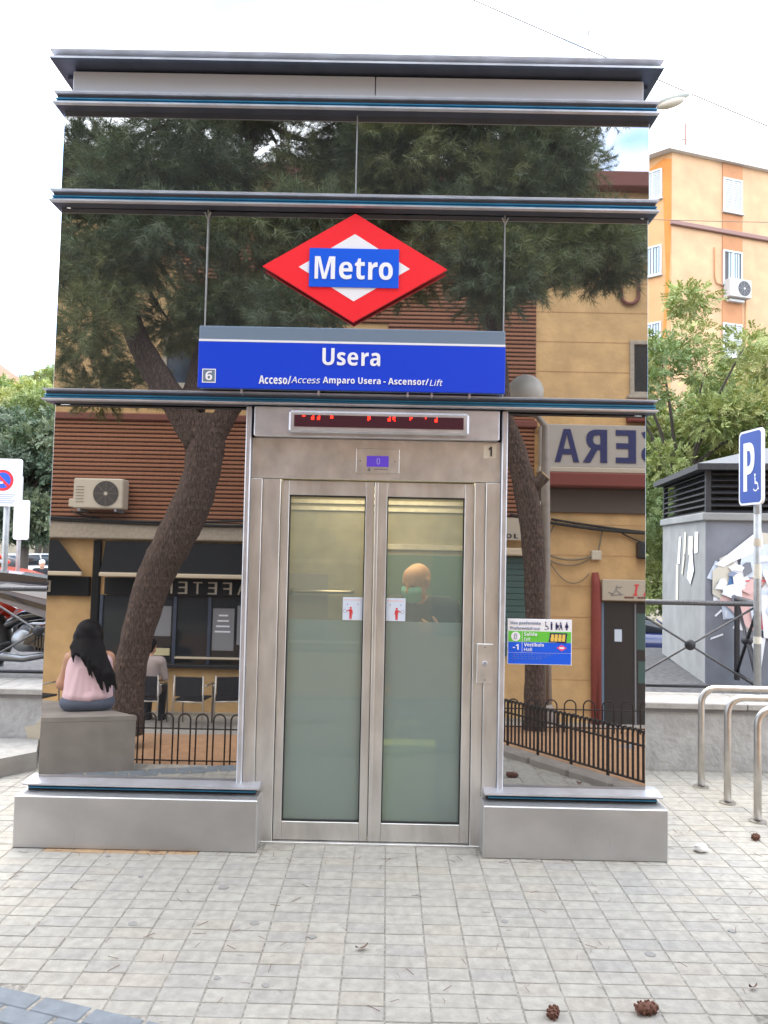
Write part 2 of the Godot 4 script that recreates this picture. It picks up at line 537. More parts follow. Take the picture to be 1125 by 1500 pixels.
# lettering fitted to a rectangle (x0..x1, y0..y1) in the parent's x-y plane at depth z; slant leans it over
func letters(words: String, x0: float, x1: float, y0: float, y1: float, z: float, m: Material, parent: Node, bold := true, slant := 0.0, depth := 0.003, called := "lettering", facing_back := false) -> MeshInstance3D:
	var t := TextMesh.new()
	t.font = font_bold if bold else font_plain
	t.text = words
	t.font_size = 48
	t.pixel_size = 0.01
	t.depth = 0.02
	t.curve_step = 1.5
	var src := t.surface_get_arrays(0)
	var v: PackedVector3Array = src[Mesh.ARRAY_VERTEX]
	var lo := Vector3.INF
	var hi := -Vector3.INF
	for p in v:
		lo = lo.min(p); hi = hi.max(p)
	var sc := Vector2((x1 - x0) / maxf(hi.x - lo.x, 1e-5), (y1 - y0) / maxf(hi.y - lo.y, 1e-5))
	var nrm: PackedVector3Array = src[Mesh.ARRAY_NORMAL]
	for k in v.size():
		var p := v[k]
		var py := (p.y - lo.y) * sc.y
		v[k] = Vector3(x0 + (p.x - lo.x) * sc.x + slant * (py - (y1 - y0) * 0.3), y0 + py, z + (depth if p.z > 0.0 else 0.0))
		if facing_back:
			v[k] = Vector3(-v[k].x, v[k].y, z - (depth if p.z > 0.0 else 0.0))
			nrm[k] = Vector3(-nrm[k].x, nrm[k].y, -nrm[k].z)
	var arr := []
	arr.resize(Mesh.ARRAY_MAX)
	arr[Mesh.ARRAY_VERTEX] = v
	arr[Mesh.ARRAY_NORMAL] = nrm
	arr[Mesh.ARRAY_INDEX] = src[Mesh.ARRAY_INDEX]
	var am := ArrayMesh.new()
	am.add_surface_from_arrays(Mesh.PRIMITIVE_TRIANGLES, arr)
	am.surface_set_material(0, m)
	return inst(called, am, null, parent)

# ------------------------------------------------------------------ ground
const LX0 := -1.884
const LX1 := 1.655

func plaza_y(x: float, z: float) -> float:
	# falls gently towards the cafe; the bed beside the bench dips a little sooner
	var dip := smoothstep(1.72, 2.45, z) * smoothstep(0.7, -0.7, x)
	return -0.20 * dip - (0.9 - 0.2 * smoothstep(0.7, -0.7, x)) * smoothstep(3.2, 7.4, z)

func back_y(x: float, z: float) -> float:
	var t := clampf((-z - 4.5) / 14.0, 0.0, 1.0)
	var y := lerpf(0.47, -1.43 - 0.064 * clampf(x, -16.0, 14.0), t * t * (3.0 - 2.0 * t))
	# a wooded hill far off on one side
	var hill := smoothstep(-44.0, -120.0, z) * 23.0 * (0.35 + 0.65 * smoothstep(10.0, -40.0, x))
	return y + hill

func sheet(xs: Array, zs: Array, f: Callable) -> SurfaceTool:
	var s := S(true)
	for i in xs.size() - 1:
		for j in zs.size() - 1:
			var p := []
			for k in [[i, j], [i + 1, j], [i + 1, j + 1], [i, j + 1]]:
				var x: float = xs[k[0]]
				var z: float = zs[k[1]]
				p.append(Vector3(x, f.call(x, z), z))
			quad(s, p[0], p[1], p[2], p[3], Vector3.UP)
	s.index()
	return s

func steps(a: float, b: float, n: int) -> Array:
	var r := []
	for k in n + 1:
		r.append(lerpf(a, b, float(k) / n))
	return r

func build_ground() -> void:
	var o := struct("plaza_ground", sheet(steps(-120, -8, 6) + steps(-7, 7, 7) + steps(8, 120, 6), [-1.64, 0.0, 1.5] + steps(1.7, 7.6, 22) + [20.0, 60.0, 200.0], func(x, z): return plaza_y(x, z) - 0.035), M.earth)
	tag(o, "trodden earth ground sloping from the paving down to the cafe")
	var b := struct("back_ground", sheet(steps(-160, -32, 16) + steps(-30, 30, 20) + steps(34, 160, 12), steps(-44, -1.9, 20), back_y), M.asphalt)
	var hs := struct("hillside", sheet(steps(-160, -32, 16) + steps(-30, 30, 20) + steps(34, 160, 12), steps(-190, -44, 26), back_y), M.hill_green)
	tag(hs, "wooded hillside rising far behind the street")
	tag(b, "grey street ground falling away behind the retaining wall")

func band_z(x: float) -> float:
	return 1.0 + (x + 3.0) * 0.3

func paved(x: float, z: float) -> bool:
	if z < -1.62 or z > 3.1:
		return false
	if x > LX0 - 0.02 and x < LX1 + 0.04 and z < 0.12 and not (x > -0.56 and x < 0.69 and z > -0.02):
		return false
	var b := band_z(x)
	if z > b + 0.015 and z < b + 0.17:
		return false
	if x < 0.85 and z > 1.74:
		return false
	if (Vector2(x, z) - Vector2(1.21, 2.55)).dot(Vector2(-0.839, -0.544)) < 0.2:
		return false
	return true

func build_pavers() -> void:
	var pw := 0.174
	var pd := 0.0905
	var bed := MeshInstance3D.new()
	bed.name = "pavement"
	var st := S()
	quad(st, Vector3(-4.2, -0.003, -1.64), Vector3(4.2, -0.003, -1.64), Vector3(4.2, -0.003, 1.74), Vector3(-4.2, -0.003, 1.74), Vector3.UP)
	quad(st, Vector3(0.85, -0.003, 1.74), Vector3(4.2, -0.003, 1.74), Vector3(4.2, -0.003, 3.1), Vector3(0.85, -0.003, 3.1), Vector3.UP)
	st.generate_normals()
	bed.mesh = st.commit()
	bed.material_override = M.joint
	add_child(bed)
	tag(bed, "pale concrete block paving around the lift", "", "", "structure")
	var meshes := []
	for v in 6:
		var r := RandomNumberGenerator.new()
		r.seed = 50 + v
		var b := S()
		box(b, Vector3(-pw / 2 + 0.0022 + r.randf() * 0.0016, -0.05, -pd / 2 + 0.0018 + r.randf() * 0.0012), Vector3(pw / 2 - 0.0022 - r.randf() * 0.0016, 0.0, pd / 2 - 0.0018 - r.randf() * 0.0012), 0.0022)
		b.generate_normals()
		meshes.append(b.commit())
	var cam: Camera3D = get_node("camera")
	var inv := cam.transform.affine_inverse()
	var spots := []
	var rest := []
	var nx := int(8.4 / pw)
	for i in nx:
		var off := (rng.randf() - 0.5) * 0.006
		for j in 54:
			var x := -4.2 + (i + 0.5) * pw
			var z := -1.6 + (j + 0.5) * pd + off
			if not paved(x, z):
				continue
			var p := Vector3(x, (rng.randf() - 0.5) * 0.0025, z)
			var q := inv * p
			var seen := q.z < -0.5 and absf(q.x / -q.z) < 0.53 and absf(q.y / -q.z) < 0.70
			var e := {"p": p, "d": -q.z, "turn": (rng.randf() - 0.5) * 0.012, "tilt": Vector2(rng.randf() - 0.5, rng.randf() - 0.5) * 0.012, "v": rng.randi() % 6, "t": [0, 0, 1, 1, 2, 3, 4][rng.randi() % 7]}
			if x > -1.72 and x < -0.96 and z < 0.25 and z > 0.1:
				e.t = 9
			(spots if seen else rest).append(e)
	spots.sort_custom(func(a, b): return a.d < b.d)
	var seen_n := 0
	var all_rest := rest.duplicate()
	for e in spots:
		var xf := Transform3D(Basis.from_euler(Vector3(e.tilt.x, e.turn, e.tilt.y)), e.p)
		if seen_n < 300 or e.t == 9:
			inst("paver", meshes[e.v], M.paver_rust if e.t == 9 else M["paver%d" % e.t], bed, xf)
			seen_n += 1
		else:
			all_rest.append(e)
	var mm := MultiMesh.new()
	mm.transform_format = MultiMesh.TRANSFORM_3D
	mm.use_colors = true
	mm.mesh = meshes[0]
	mm.instance_count = all_rest.size()
	var tints := [Color(0.395, 0.372, 0.322), Color(0.382, 0.36, 0.314), Color(0.402, 0.38, 0.328), Color(0.36, 0.342, 0.305), Color(0.395, 0.364, 0.308)]
	for k in all_rest.size():
		var e = all_rest[k]
		mm.set_instance_transform(k, Transform3D(Basis.from_euler(Vector3(e.tilt.x, e.turn, e.tilt.y)), e.p))
		mm.set_instance_color(k, tints[mini(e.t, 4)])
	var mi := MultiMeshInstance3D.new()
	mi.name = "paver_field"
	mi.multimesh = mm
	mi.material_override = M.paver_field
	mi.set_meta("kind", "stuff")
	bed.add_child(mi)
	# trodden gum and oil spots
	for k in 15:
		var r := RandomNumberGenerator.new()
		r.seed = 300 + k
		var at := Vector2(r.randf_range(-2.2, 2.6), r.randf_range(0.25, 1.5))
		if not paved(at.x, at.y): continue
		var g := S()
		var pts := PackedVector2Array()
		var rad := r.randf_range(0.008, 0.024)
		for j in 11:
			var a := TAU * j / 11
			pts.append(at + Vector2(cos(a) * rad * r.randf_range(0.75, 1.2), sin(a) * rad * r.randf_range(0.7, 1.1)))
		plate(g, pts, 0.0, 0.0028)
		obj("gum_spot", g, M.gum, bed)
	# the diagonal course of dark slabs
	var cs := S()
	for k in 2:
		var xa := -3.3 + 3.9 * k
		var xb := xa + 3.9
		quad(cs, Vector3(xa, -0.002, band_z(xa)), Vector3(xb, -0.002, band_z(xb)), Vector3(xb, -0.002, band_z(xb) + 0.185), Vector3(xa, -0.002, band_z(xa) + 0.185), Vector3.UP)
	var course := struct("slab_course", cs, M.joint)
	tag(course, "diagonal course of dark blue grey slabs at the paving edge")
	var sb := S()
	box(sb, Vector3(-0.104, -0.03, -0.044), Vector3(0.104, 0.003, 0.044), 0.004)
	sb.generate_normals()
	var sm := sb.commit()
	var ang := -atan(0.3)
	for i in 30:
		for j in 2:
			var along := -3.2 + i * 0.215 + j * 0.1
			var p := Vector3(along, 0.0, band_z(along) + 0.047 + j * 0.093)
			inst("slab", sm, M.dark_slab, course, Transform3D(Basis.from_euler(Vector3(0, ang, 0)), p))

# ------------------------------------------------------------------ the lift
var lift: Node3D

func band(parent: Node, m: Material, y: float, e: float, prof: Array, called: String) -> MeshInstance3D:
	var s := S()
	for k in prof.size() - 1:
		var p: Vector2 = prof[k]
		var q: Vector2 = prof[k + 1]
		var nn := Vector2(-(q.y - p.y), (q.x - p.x) * e)
		var ring := func(f: float, yy: float) -> Array:
			var x0 := LX0 - 0.035 * f
			var x1 := LX1 + 0.035 * f
			return [Vector3(x0, y + yy, e * f), Vector3(x1, y + yy, e * f), Vector3(x1, y + yy, -1.9 - 0.035 * f), Vector3(x0, y + yy, -1.9 - 0.035 * f)]
		var a: Array = ring.call(p.x, p.y)
		var b: Array = ring.call(q.x, q.y)
		var dirs := [Vector3.BACK, Vector3.RIGHT, Vector3.FORWARD, Vector3.LEFT]
		for j in 4:
			var j2 := (j + 1) % 4
			quad(s, a[j], a[j2], b[j2], b[j], dirs[j] * nn.x + Vector3.UP * nn.y)
	return obj(called, s, m, parent)

func trim(y: float, tall := 1.0) -> void:
	var e := 0.078
	var t := tall
	var a := band(lift, M.band_alu, y, e, [Vector2(0, 0), Vector2(1, 0), Vector2(1, -0.006 * t), Vector2(0.86, -0.012 * t), Vector2(0.70, -0.013 * t)], "trim_band")
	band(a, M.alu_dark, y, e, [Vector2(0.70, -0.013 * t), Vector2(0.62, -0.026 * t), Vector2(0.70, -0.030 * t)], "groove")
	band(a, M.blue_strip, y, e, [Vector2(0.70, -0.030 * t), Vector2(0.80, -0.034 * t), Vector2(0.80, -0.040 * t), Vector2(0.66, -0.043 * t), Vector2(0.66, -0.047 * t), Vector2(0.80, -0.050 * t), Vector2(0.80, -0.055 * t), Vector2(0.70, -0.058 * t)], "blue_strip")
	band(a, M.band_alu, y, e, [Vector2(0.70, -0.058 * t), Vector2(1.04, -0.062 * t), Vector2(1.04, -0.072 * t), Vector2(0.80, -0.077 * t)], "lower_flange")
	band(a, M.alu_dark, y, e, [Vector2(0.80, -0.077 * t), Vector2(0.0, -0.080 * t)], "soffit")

func mirror_panel(x0: float, x1: float, y0: float, y1: float) -> void:
	# each sheet leans back by one degree about its foot
	var s := S()
	box(s, Vector3(x0, 0, -0.008), Vector3(x1, y1 - y0, 0.0), 0.0015)
	obj("glass_panel", s, M.mirror_glass if y0 > 2.0 else M.mirror_glass_clean, lift, Transform3D(Basis.from_euler(Vector3(deg_to_rad(-1.0 + 0.05 * sin(x0 * 9.0 + y0 * 5.0)), deg_to_rad(0.06 * sin(x0 * 5.0 + y0 * 11.0)), 0)), Vector3(0, y0, 0.012)))

func build_lift() -> void:
	lift = thing("lift_entrance", "glass and steel station lift with a red diamond sign over its doors", "lift entrance")
	# body behind the glass
	obj("body", bx(LX0 + 0.03, -0.74, 0.02, 4.50, -1.87, -0.07), M.shaft, lift)
	obj("body", bx(0.83, LX1 - 0.03, 0.02, 4.50, -1.87, -0.07), M.shaft, lift)
	obj("body", bx(-0.738, 0.828, 2.46, 4.50, -1.87, -0.07), M.shaft, lift)
	obj("body", bx(-0.738, 0.828, 0.02, 2.458, -1.87, -1.66), M.shaft, lift)
	# front glass
	mirror_panel(-1.880, -0.112, 3.800, 4.326)
	mirror_panel(-0.104, 1.652, 3.800, 4.326)
	mirror_panel(-1.882, -0.995, 2.622, 3.732)
	mirror_panel(-0.987, 0.787, 2.622, 3.732)
	mirror_panel(0.795, 1.653, 2.622, 3.732)
	mirror_panel(-1.883, -0.722, 0.345, 2.542)
	mirror_panel(0.822, 1.654, 0.345, 2.542)
	# glass on the other sides
	for sx in [LX0, LX1 - 0.012]:
		for r in [[0.31, 2.53], [2.61, 3.70], [3.86, 4.28]]:
			obj("glass_panel", bx(sx, sx + 0.012, r[0], r[1], -1.88, -0.066, 0.002), M.mirror_glass, lift)
	obj("glass_panel", bx(LX0 + 0.02, LX1 - 0.02, 0.31, 4.28, -1.90, -1.888), M.mirror_glass, lift)
	# thin steel strips over the glass joints, with a forked clip at the head
	for j in [[-0.108, 3.815, 4.325], [-0.991, 2.62, 3.73], [0.791, 2.62, 3.73]]:
		var s := bx(j[0] - 0.0032, j[0] + 0.0032, j[1], j[2], -0.012, 0.014, 0.001)
		if j[1] < 3.0:
			rod(s, Vector3(j[0], j[2] - 0.06, 0.010), Vector3(j[0] - 0.018, j[2] - 0.02, 0.02), 0.0035)
			rod(s, Vector3(j[0], j[2] - 0.06, 0.010), Vector3(j[0] + 0.018, j[2] - 0.02, 0.02), 0.0035)
		obj("joint_strip", s, M.galv, lift)
	# bands, cornice, roof
	trim(2.620, 0.95)
	trim(3.812, 1.02)
	trim(4.408, 1.06)
	var top := band(lift, M.band_alu, 4.618, 0.15, [Vector2(0, 0.0), Vector2(1, 0), Vector2(1, -0.006), Vector2(0.72, -0.026), Vector2(0.70, -0.030), Vector2(0.78, -0.035), Vector2(0.78, -0.040), Vector2(1.0, -0.045), Vector2(1.0, -0.057)], "cornice")
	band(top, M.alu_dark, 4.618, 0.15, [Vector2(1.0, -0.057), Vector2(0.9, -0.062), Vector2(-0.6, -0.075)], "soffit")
	obj("roof_plate", bx(LX0 + 0.01, LX1 - 0.01, 4.53, 4.612, -1.89, -0.01), M.alu_dark, lift)
	for x in [[-1.815, -0.006], [0.0, 1.60]]:
		obj("fascia", bx(x[0], x[1], 4.412, 4.540, -1.85, 0.055, 0.004), M.fascia, lift)
	# mullions beside the doors
	for x in [[-0.722, -0.690], [0.788, 0.822]]:
		obj("mullion", bx(x[0], x[1], 0.30, 2.543, -0.06, 0.045, 0.006), M.alu, lift)
	# foot: steel plinths and sills
	for p in [[-1.945, -0.573, -1.955], [0.694, 1.730, 1.72]]:
		var s := bx(p[0], p[1], 0.0, 0.290, -0.06, 0.172, 0.006)
		obj("plinth", s, M.steel_plinth, lift)
		obj("plinth_gap", bx(p[0] + 0.03, p[1] - 0.03, 0.289, 0.334, -0.05, 0.065), M.black, lift)
		var sl := S()
		slab(sl, PackedVector2Array([Vector2(-0.05, 0.318), Vector2(0.085, 0.322), Vector2(0.105, 0.328), Vector2(0.105, 0.338), Vector2(0.0, 0.350), Vector2(-0.05, 0.350)]), p[0] + 0.015, p[1] - 0.005, Transform3D(Basis(Vector3(0, 0, 1), Vector3(0, 1, 0), Vector3(1, 0, 0)), Vector3.ZERO))
		var sill := obj("sill", sl, M.alu, lift)
		obj("blue_strip", bx(p[0] + 0.04, p[1] - 0.03, 0.305, 0.313, -0.03, 0.085, 0.002), M.blue_strip, sill)
	for e in [[-1.62, 0.08, 0.20, 0.008], [-1.60, 0.05, 0.17, 0.006], [-1.30, 0.02, 0.07, 0.004], [-0.98, 0.03, 0.11, 0.004], [-0.80, 0.20, 0.203, 0.07], [1.18, 0.08, 0.19, 0.007], [1.33, 0.12, 0.22, 0.008], [1.40, 0.07, 0.16, 0.005]]:
		obj("scuff", bx(e[0], e[0] + e[3], e[1], e[2], 0.1715, 0.1726), M.scuff, lift)
	for sx in [[-1.945, -1.885], [1.662, 1.73]]:
		obj("plinth", bx(sx[0], sx[1], 0.0, 0.288, -1.95, -0.062, 0.006), M.steel_plinth, lift)
	# door surround
	obj("jamb", bx(-0.689, -0.620, 0.0, 2.118, -0.06, 0.020, 0.003), M.steel, lift)
	obj("jamb", bx(-0.618, -0.512, 0.0, 2.118, -0.06, 0.010, 0.003), M.steel, lift)
	obj("jamb", bx(0.637, 0.700, 0.0, 2.118, -0.06, 0.010, 0.003), M.steel, lift)
	obj("jamb", bx(0.702, 0.787, 0.0, 2.118, -0.06, 0.020, 0.003), M.steel, lift)
	obj("lintel", bx(-0.689, 0.787, 2.121, 2.362, -0.06, 0.012, 0.004), M.steel_flat, lift)
	obj("threshold", bx(-0.575, 0.695, -0.02, 0.008, -0.10, 0.018, 0.003), M.steel_flat, lift)
	obj("display_housing", bx(-0.672, 0.770, 2.364, 2.540, -0.05, 0.062, 0.006), M.alu, lift)
	var disp := obj("display", bx(-0.462, 0.586, 2.384, 2.512, 0.06, 0.112, 0.012), M.alu, lift)
	obj("screen", bx(-0.430, 0.553, 2.416, 2.485, 0.105, 0.1145), M.led_panel, disp)
	var spots := [[98, 0.2], [150, 1.0], [185, 1.0], [262, 0.6], [482, 1.0], [600, 1.0], [628, 1.0], [728, 0.8], [810, 0.4], [875, 1.0]]
	for sp in spots:
		var cx := -0.43 + (float(sp[0]) - 42.0) / 1000.0 * 0.988
		var st := S()
		var rows := int(2.0 * sp[1]) + 1
		for a in rows:
			for c in 2:
				if (a + c + int(sp[0])) % 5 == 0:
					continue
				var px := cx + (c - 0.5) * 0.0085
				var py := 2.478 - a * 0.0085
				box(st, Vector3(px - 0.0034, py - 0.0034, 0.1144), Vector3(px + 0.0034, py + 0.0034, 0.1162))
		obj("led_segment", st, M.led, disp)
	# floor indicator plate
	var pl := obj("indicator_plate", bx(-0.070, 0.187, 2.162, 2.307, 0.011, 0.018, 0.003), M.steel_flat, lift)
	obj("indicator_screen", bx(-0.006, 0.123, 2.200, 2.264, 0.017, 0.0205), M.lcd, pl)
	letters("0", 0.052, 0.072, 2.214, 2.250, 0.0204, M.lcd_digit, pl, false)
	obj("keyhole", lathe(S(), [Vector2(0.0, 0.004), Vector2(0.007, 0.004), Vector2(0.010, 0.0)], 14, Transform3D(Basis.from_euler(Vector3(PI / 2, 0, 0)), Vector3(0.009, 2.183, 0.018))), M.engine, pl)
	obj("slot", bx(0.035, 0.118, 2.184, 2.187, 0.0175, 0.0188), M.alu_dark, pl)
	for x in [-0.045, 0.162]:
		obj("screw", lathe(S(), [Vector2(0.0, 0.003), Vector2(0.004, 0.002), Vector2(0.005, 0.0)], 10, Transform3D(Basis.from_euler(Vector3(PI / 2, 0, 0)), Vector3(x, 2.234, 0.018))), M.engine, pl)
	var one := obj("number_sticker", bx(0.684, 0.763, 2.264, 2.345, 0.0115, 0.0128), M.paper_cream, lift)
	letters("1", 0.712, 0.733, 2.276, 2.334, 0.0127, M.letter_black, one)
	# call plate
	var call := obj("call_plate", bx(0.661, 0.757, 0.945, 1.175, 0.0195, 0.0265, 0.003), M.steel_flat, lift)
	obj("call_button", lathe(S(), [Vector2(0.0, 0.006), Vector2(0.013, 0.006), Vector2(0.0165, 0.0)], 18, Transform3D(Basis.from_euler(Vector3(PI / 2, 0, 0)), Vector3(0.709, 1.06, 0.026))), M.alu, call)
	obj("button_mark", bx(0.7055, 0.7125, 1.052, 1.070, 0.031, 0.0335), M.print_grey, call)
	for y in [0.965, 1.155]:
		obj("screw", lathe(S(), [Vector2(0.0, 0.003), Vector2(0.004, 0.002), Vector2(0.005, 0.0)], 10, Transform3D(Basis.from_euler(Vector3(PI / 2, 0, 0)), Vector3(0.709, y, 0.026))), M.engine, call)
	# doors
	door_leaf(-0.508, 0.041, -0.461, -0.007)
	door_leaf(0.0445, 0.633, 0.120, 0.580)

func door_leaf(x0: float, x1: float, g0: float, g1: float) -> void:
	var s := S()
	box(s, Vector3(x0, 0.012, -0.045), Vector3(g0, 2.112, -0.004), 0.003)
	box(s, Vector3(g1, 0.012, -0.045), Vector3(x1, 2.112, -0.004), 0.003)
	box(s, Vector3(g0 + 0.0005, 0.012, -0.045), Vector3(g1 - 0.0005, 0.118, -0.0045), 0.003)
	box(s, Vector3(g0 + 0.0005, 2.026, -0.045), Vector3(g1 - 0.0005, 2.112, -0.0045), 0.003)
	var leaf := obj("door_leaf", s, M.steel, lift)
	# black gasket round the glass
	var k := S()
	box(k, Vector3(g0, 0.118, -0.040), Vector3(g0 + 0.007, 2.026, -0.0135))
	box(k, Vector3(g1 - 0.007, 0.118, -0.040), Vector3(g1, 2.026, -0.0135))
	box(k, Vector3(g0 + 0.007, 0.118, -0.040), Vector3(g1 - 0.007, 0.125, -0.0135))
	box(k, Vector3(g0 + 0.007, 2.019, -0.040), Vector3(g1 - 0.007, 2.026, -0.0135))
	obj("gasket", k, M.rubber, leaf)
	var p := S()
	quad(p, Vector3(g0 + 0.004, 0.121, -0.026), Vector3(g1 - 0.004, 0.121, -0.026), Vector3(g1 - 0.004, 2.022, -0.026), Vector3(g0 + 0.004, 2.022, -0.026), Vector3.BACK)
	obj("pane", p, M.pane, leaf)
	var f := S()
	quad(f, Vector3(g0 + 0.007, 0.125, -0.031), Vector3(g1 - 0.007, 0.125, -0.031), Vector3(g1 - 0.007, 1.288, -0.031), Vector3(g0 + 0.007, 1.288, -0.031), Vector3.BACK)
	obj("frosted_film", f, M.frost, leaf)
	if x0 > 0.0:
		obj("astragal", bx(0.047, 0.066, 0.014, 2.110, -0.004, 0.004, 0.003), M.steel, leaf)

func pictogram(st: SurfaceTool, c: Vector3, h: float, arm := 0) -> void:
	# a standing figure of height h, its feet at c
	slab(st, disc(h * 0.09, 12, Vector2(c.x, c.y + h * 0.91)), c.z, c.z + 0.0012)
	var w := h * 0.12
	slab(st, PackedVector2Array([Vector2(c.x - w, c.y + h * 0.80), Vector2(c.x + w, c.y + h * 0.80), Vector2(c.x + w * 0.85, c.y + h * 0.42), Vector2(c.x + w * 0.8, c.y), Vector2(c.x + w * 0.12, c.y), Vector2(c.x, c.y + h * 0.38), Vector2(c.x - w * 0.12, c.y), Vector2(c.x - w * 0.8, c.y), Vector2(c.x - w * 0.85, c.y + h * 0.42)]), c.z, c.z + 0.0012)
	if arm != 0:
		slab(st, PackedVector2Array([Vector2(c.x + arm * w * 0.8, c.y + h * 0.79), Vector2(c.x + arm * h * 0.36, c.y + h * 0.66), Vector2(c.x + arm * h * 0.36, c.y + h * 0.59), Vector2(c.x + arm * w * 0.8, c.y + h * 0.68)]), c.z, c.z + 0.0012)
		slab(st, PackedVector2Array([Vector2(c.x - arm * w, c.y + h * 0.79), Vector2(c.x - arm * w * 1.6, c.y + h * 0.42), Vector2(c.x - arm * w * 1.15, c.y + h * 0.42), Vector2(c.x - arm * w * 0.8, c.y + h * 0.7)]), c.z, c.z + 0.0012)

func ring2d(st: SurfaceTool, c: Vector2, r: float, w: float, z: float, n := 20, a0 := 0.0, a1 := TAU) -> void:
	for k in n:
		var a := lerpf(a0, a1, float(k) / n)
		var b := lerpf(a0, a1, float(k + 1) / n)
		quad(st, Vector3(c.x + cos(a) * r, c.y + sin(a) * r, z), Vector3(c.x + cos(b) * r, c.y + sin(b) * r, z), Vector3(c.x + cos(b) * (r - w), c.y + sin(b) * (r - w), z), Vector3(c.x + cos(a) * (r - w), c.y + sin(a) * (r - w), z), Vector3.BACK)

func build_lift_writing() -> void:
	# red diamond
	var ds := S()
	slab(ds, PackedVector2Array([Vector2(-0.648, 3.378), Vector2(-0.104, 3.052), Vector2(0.446, 3.378), Vector2(-0.104, 3.704)]), 0.030, 0.052)
	var d := obj("diamond_sign", ds, M.sign_red, lift)
	var iw := S()
	slab(iw, PackedVector2Array([Vector2(-0.434, 3.376), Vector2(-0.104, 3.176), Vector2(0.226, 3.376), Vector2(-0.104, 3.580)]), 0.0515, 0.0535)
	obj("inner_diamond", iw, M.sign_white, d)
	obj("name_band", bx(-0.371, 0.160, 3.258, 3.490, 0.045, 0.0590), M.sign_blue, d)
	letters("Metro", -0.338, 0.124, 3.305, 3.440, 0.0588, M.letter_white, d)
	# name panel box
	var p := obj("name_panel", bx(-0.995, 0.787, 2.632, 2.996, 0.0, 0.118, 0.004), M.panel_grey, lift)
	obj("blue_field", bx(-0.996, 0.788, 2.631, 2.902, 0.10, 0.1215, 0.002), M.panel_blue, p)
	obj("white_line", bx(-0.996, 0.788, 2.904, 2.916, 0.10, 0.1210), M.sign_white, p)
	letters("Usera", -0.274, 0.062, 2.776, 2.876, 0.1213, M.letter_white, p)
	letters("Acceso/", -0.640, -0.452, 2.660, 2.708, 0.1213, M.letter_white, p)
	letters("Access", -0.450, -0.286, 2.667, 2.704, 0.1213, M.letter_white, p, false, 0.22)
	letters("Amparo Usera - Ascensor/", -0.268, 0.346, 2.658, 2.707, 0.1213, M.letter_white, p)
	letters("Lift", 0.354, 0.424, 2.667, 2.704, 0.1213, M.letter_white, p, false, 0.22)
	var sq := S()
	for r in [[-0.970, -0.891, 2.660, 2.665], [-0.970, -0.891, 2.736, 2.741], [-0.970, -0.965, 2.665, 2.736], [-0.896, -0.891, 2.665, 2.736]]:
		box(sq, Vector3(r[0], r[2], 0.1213), Vector3(r[1], r[3], 0.1235))
	obj("number_frame", sq, M.letter_white, p)
	obj("number_field", bx(-0.9648, -0.8962, 2.6652, 2.7358, 0.1212, 0.1226), M.panel_grey, p)
	letters("6", -0.950, -0.911, 2.674, 2.727, 0.1225, M.letter_white, p)
	for x in [-0.75, -0.3, 0.22, 0.36, 0.58]:
		obj("bracket", bx(x, x + 0.012, 2.604, 2.634, 0.02, 0.10), M.alu, lift)
	# the floor plaque on the glass
	var z := 0.012
	var q := obj("floor_plaque", bx(0.842, 1.217, 1.058, 1.322, -0.012, z, 0.001), M.sign_white, lift)
	obj("green_field", bx(0.846, 1.213, 1.190, 1.252, z - 0.001, z + 0.0012), M.sign_green, q)
	obj("blue_field", bx(0.846, 1.213, 1.128, 1.188, z - 0.001, z + 0.0012), M.sign_blue, q)
	obj("blue_field", bx(0.846, 1.213, 1.062, 1.126, z - 0.001, z + 0.0012), M.sign_blue, q)
	letters("Uso preferente", 0.858, 1.035, 1.286, 1.309, z, M.print_grey, q)
	letters("Preferential use", 0.858, 1.030, 1.260, 1.279, z, M.print_grey, q, false)
	var ps := S()
	pictogram(ps, Vector3(1.098, 1.262, z), 0.047)
	pictogram(ps, Vector3(1.126, 1.262, z), 0.044)
	slab(ps, disc(0.010, 12, Vector2(1.131, 1.283)), z, z + 0.0013)
	pictogram(ps, Vector3(1.187, 1.262, z), 0.047)
	slab(ps, disc(0.0105, 12, Vector2(1.187, 1.283)), z, z + 0.0013)
	# the stooping figure with a stick
	slab(ps, disc(0.0045, 10, Vector2(1.151, 1.303)), z, z + 0.0012)
	slab(ps, PackedVector2Array([Vector2(1.150, 1.299), Vector2(1.157, 1.294), Vector2(1.163, 1.262), Vector2(1.158, 1.262), Vector2(1.153, 1.280), Vector2(1.146, 1.262), Vector2(1.142, 1.262), Vector2(1.148, 1.285)]), z, z + 0.0012)
	slab(ps, PackedVector2Array([Vector2(1.148, 1.292), Vector2(1.139, 1.281), Vector2(1.138, 1.262), Vector2(1.1365, 1.262), Vector2(1.137, 1.283), Vector2(1.147, 1.296)]), z, z + 0.0012)
	# wheelchair
	ring2d(ps, Vector2(1.066, 1.274), 0.013, 0.003, z + 0.001, 18, -2.6, 1.6)
	slab(ps, disc(0.004, 10, Vector2(1.063, 1.306)), z, z + 0.0012)
	slab(ps, PackedVector2Array([Vector2(1.061, 1.300), Vector2(1.065, 1.300), Vector2(1.066, 1.284), Vector2(1.076, 1.284), Vector2(1.083, 1.268), Vector2(1.080, 1.266), Vector2(1.074, 1.280), Vector2(1.062, 1.280)]), z, z + 0.0012)
	obj("pictograms", ps, M.navy, q)
	var ws := S()
	slab(ws, disc(0.027, 22, Vector2(0.888, 1.221)), z + 0.001, z + 0.0022)
	obj("white_disc", ws, M.letter_white, q)
	letters("0", 0.879, 0.897, 1.204, 1.238, z + 0.0018, M.print_grey, q, false)
	var ls := bx(0.9255, 0.9275, 1.130, 1.250, z, z + 0.002)
	obj("divider", ls, M.letter_white, q)
	letters("Salida", 0.938, 1.012, 1.226, 1.246, z + 0.001, M.letter_white, q)
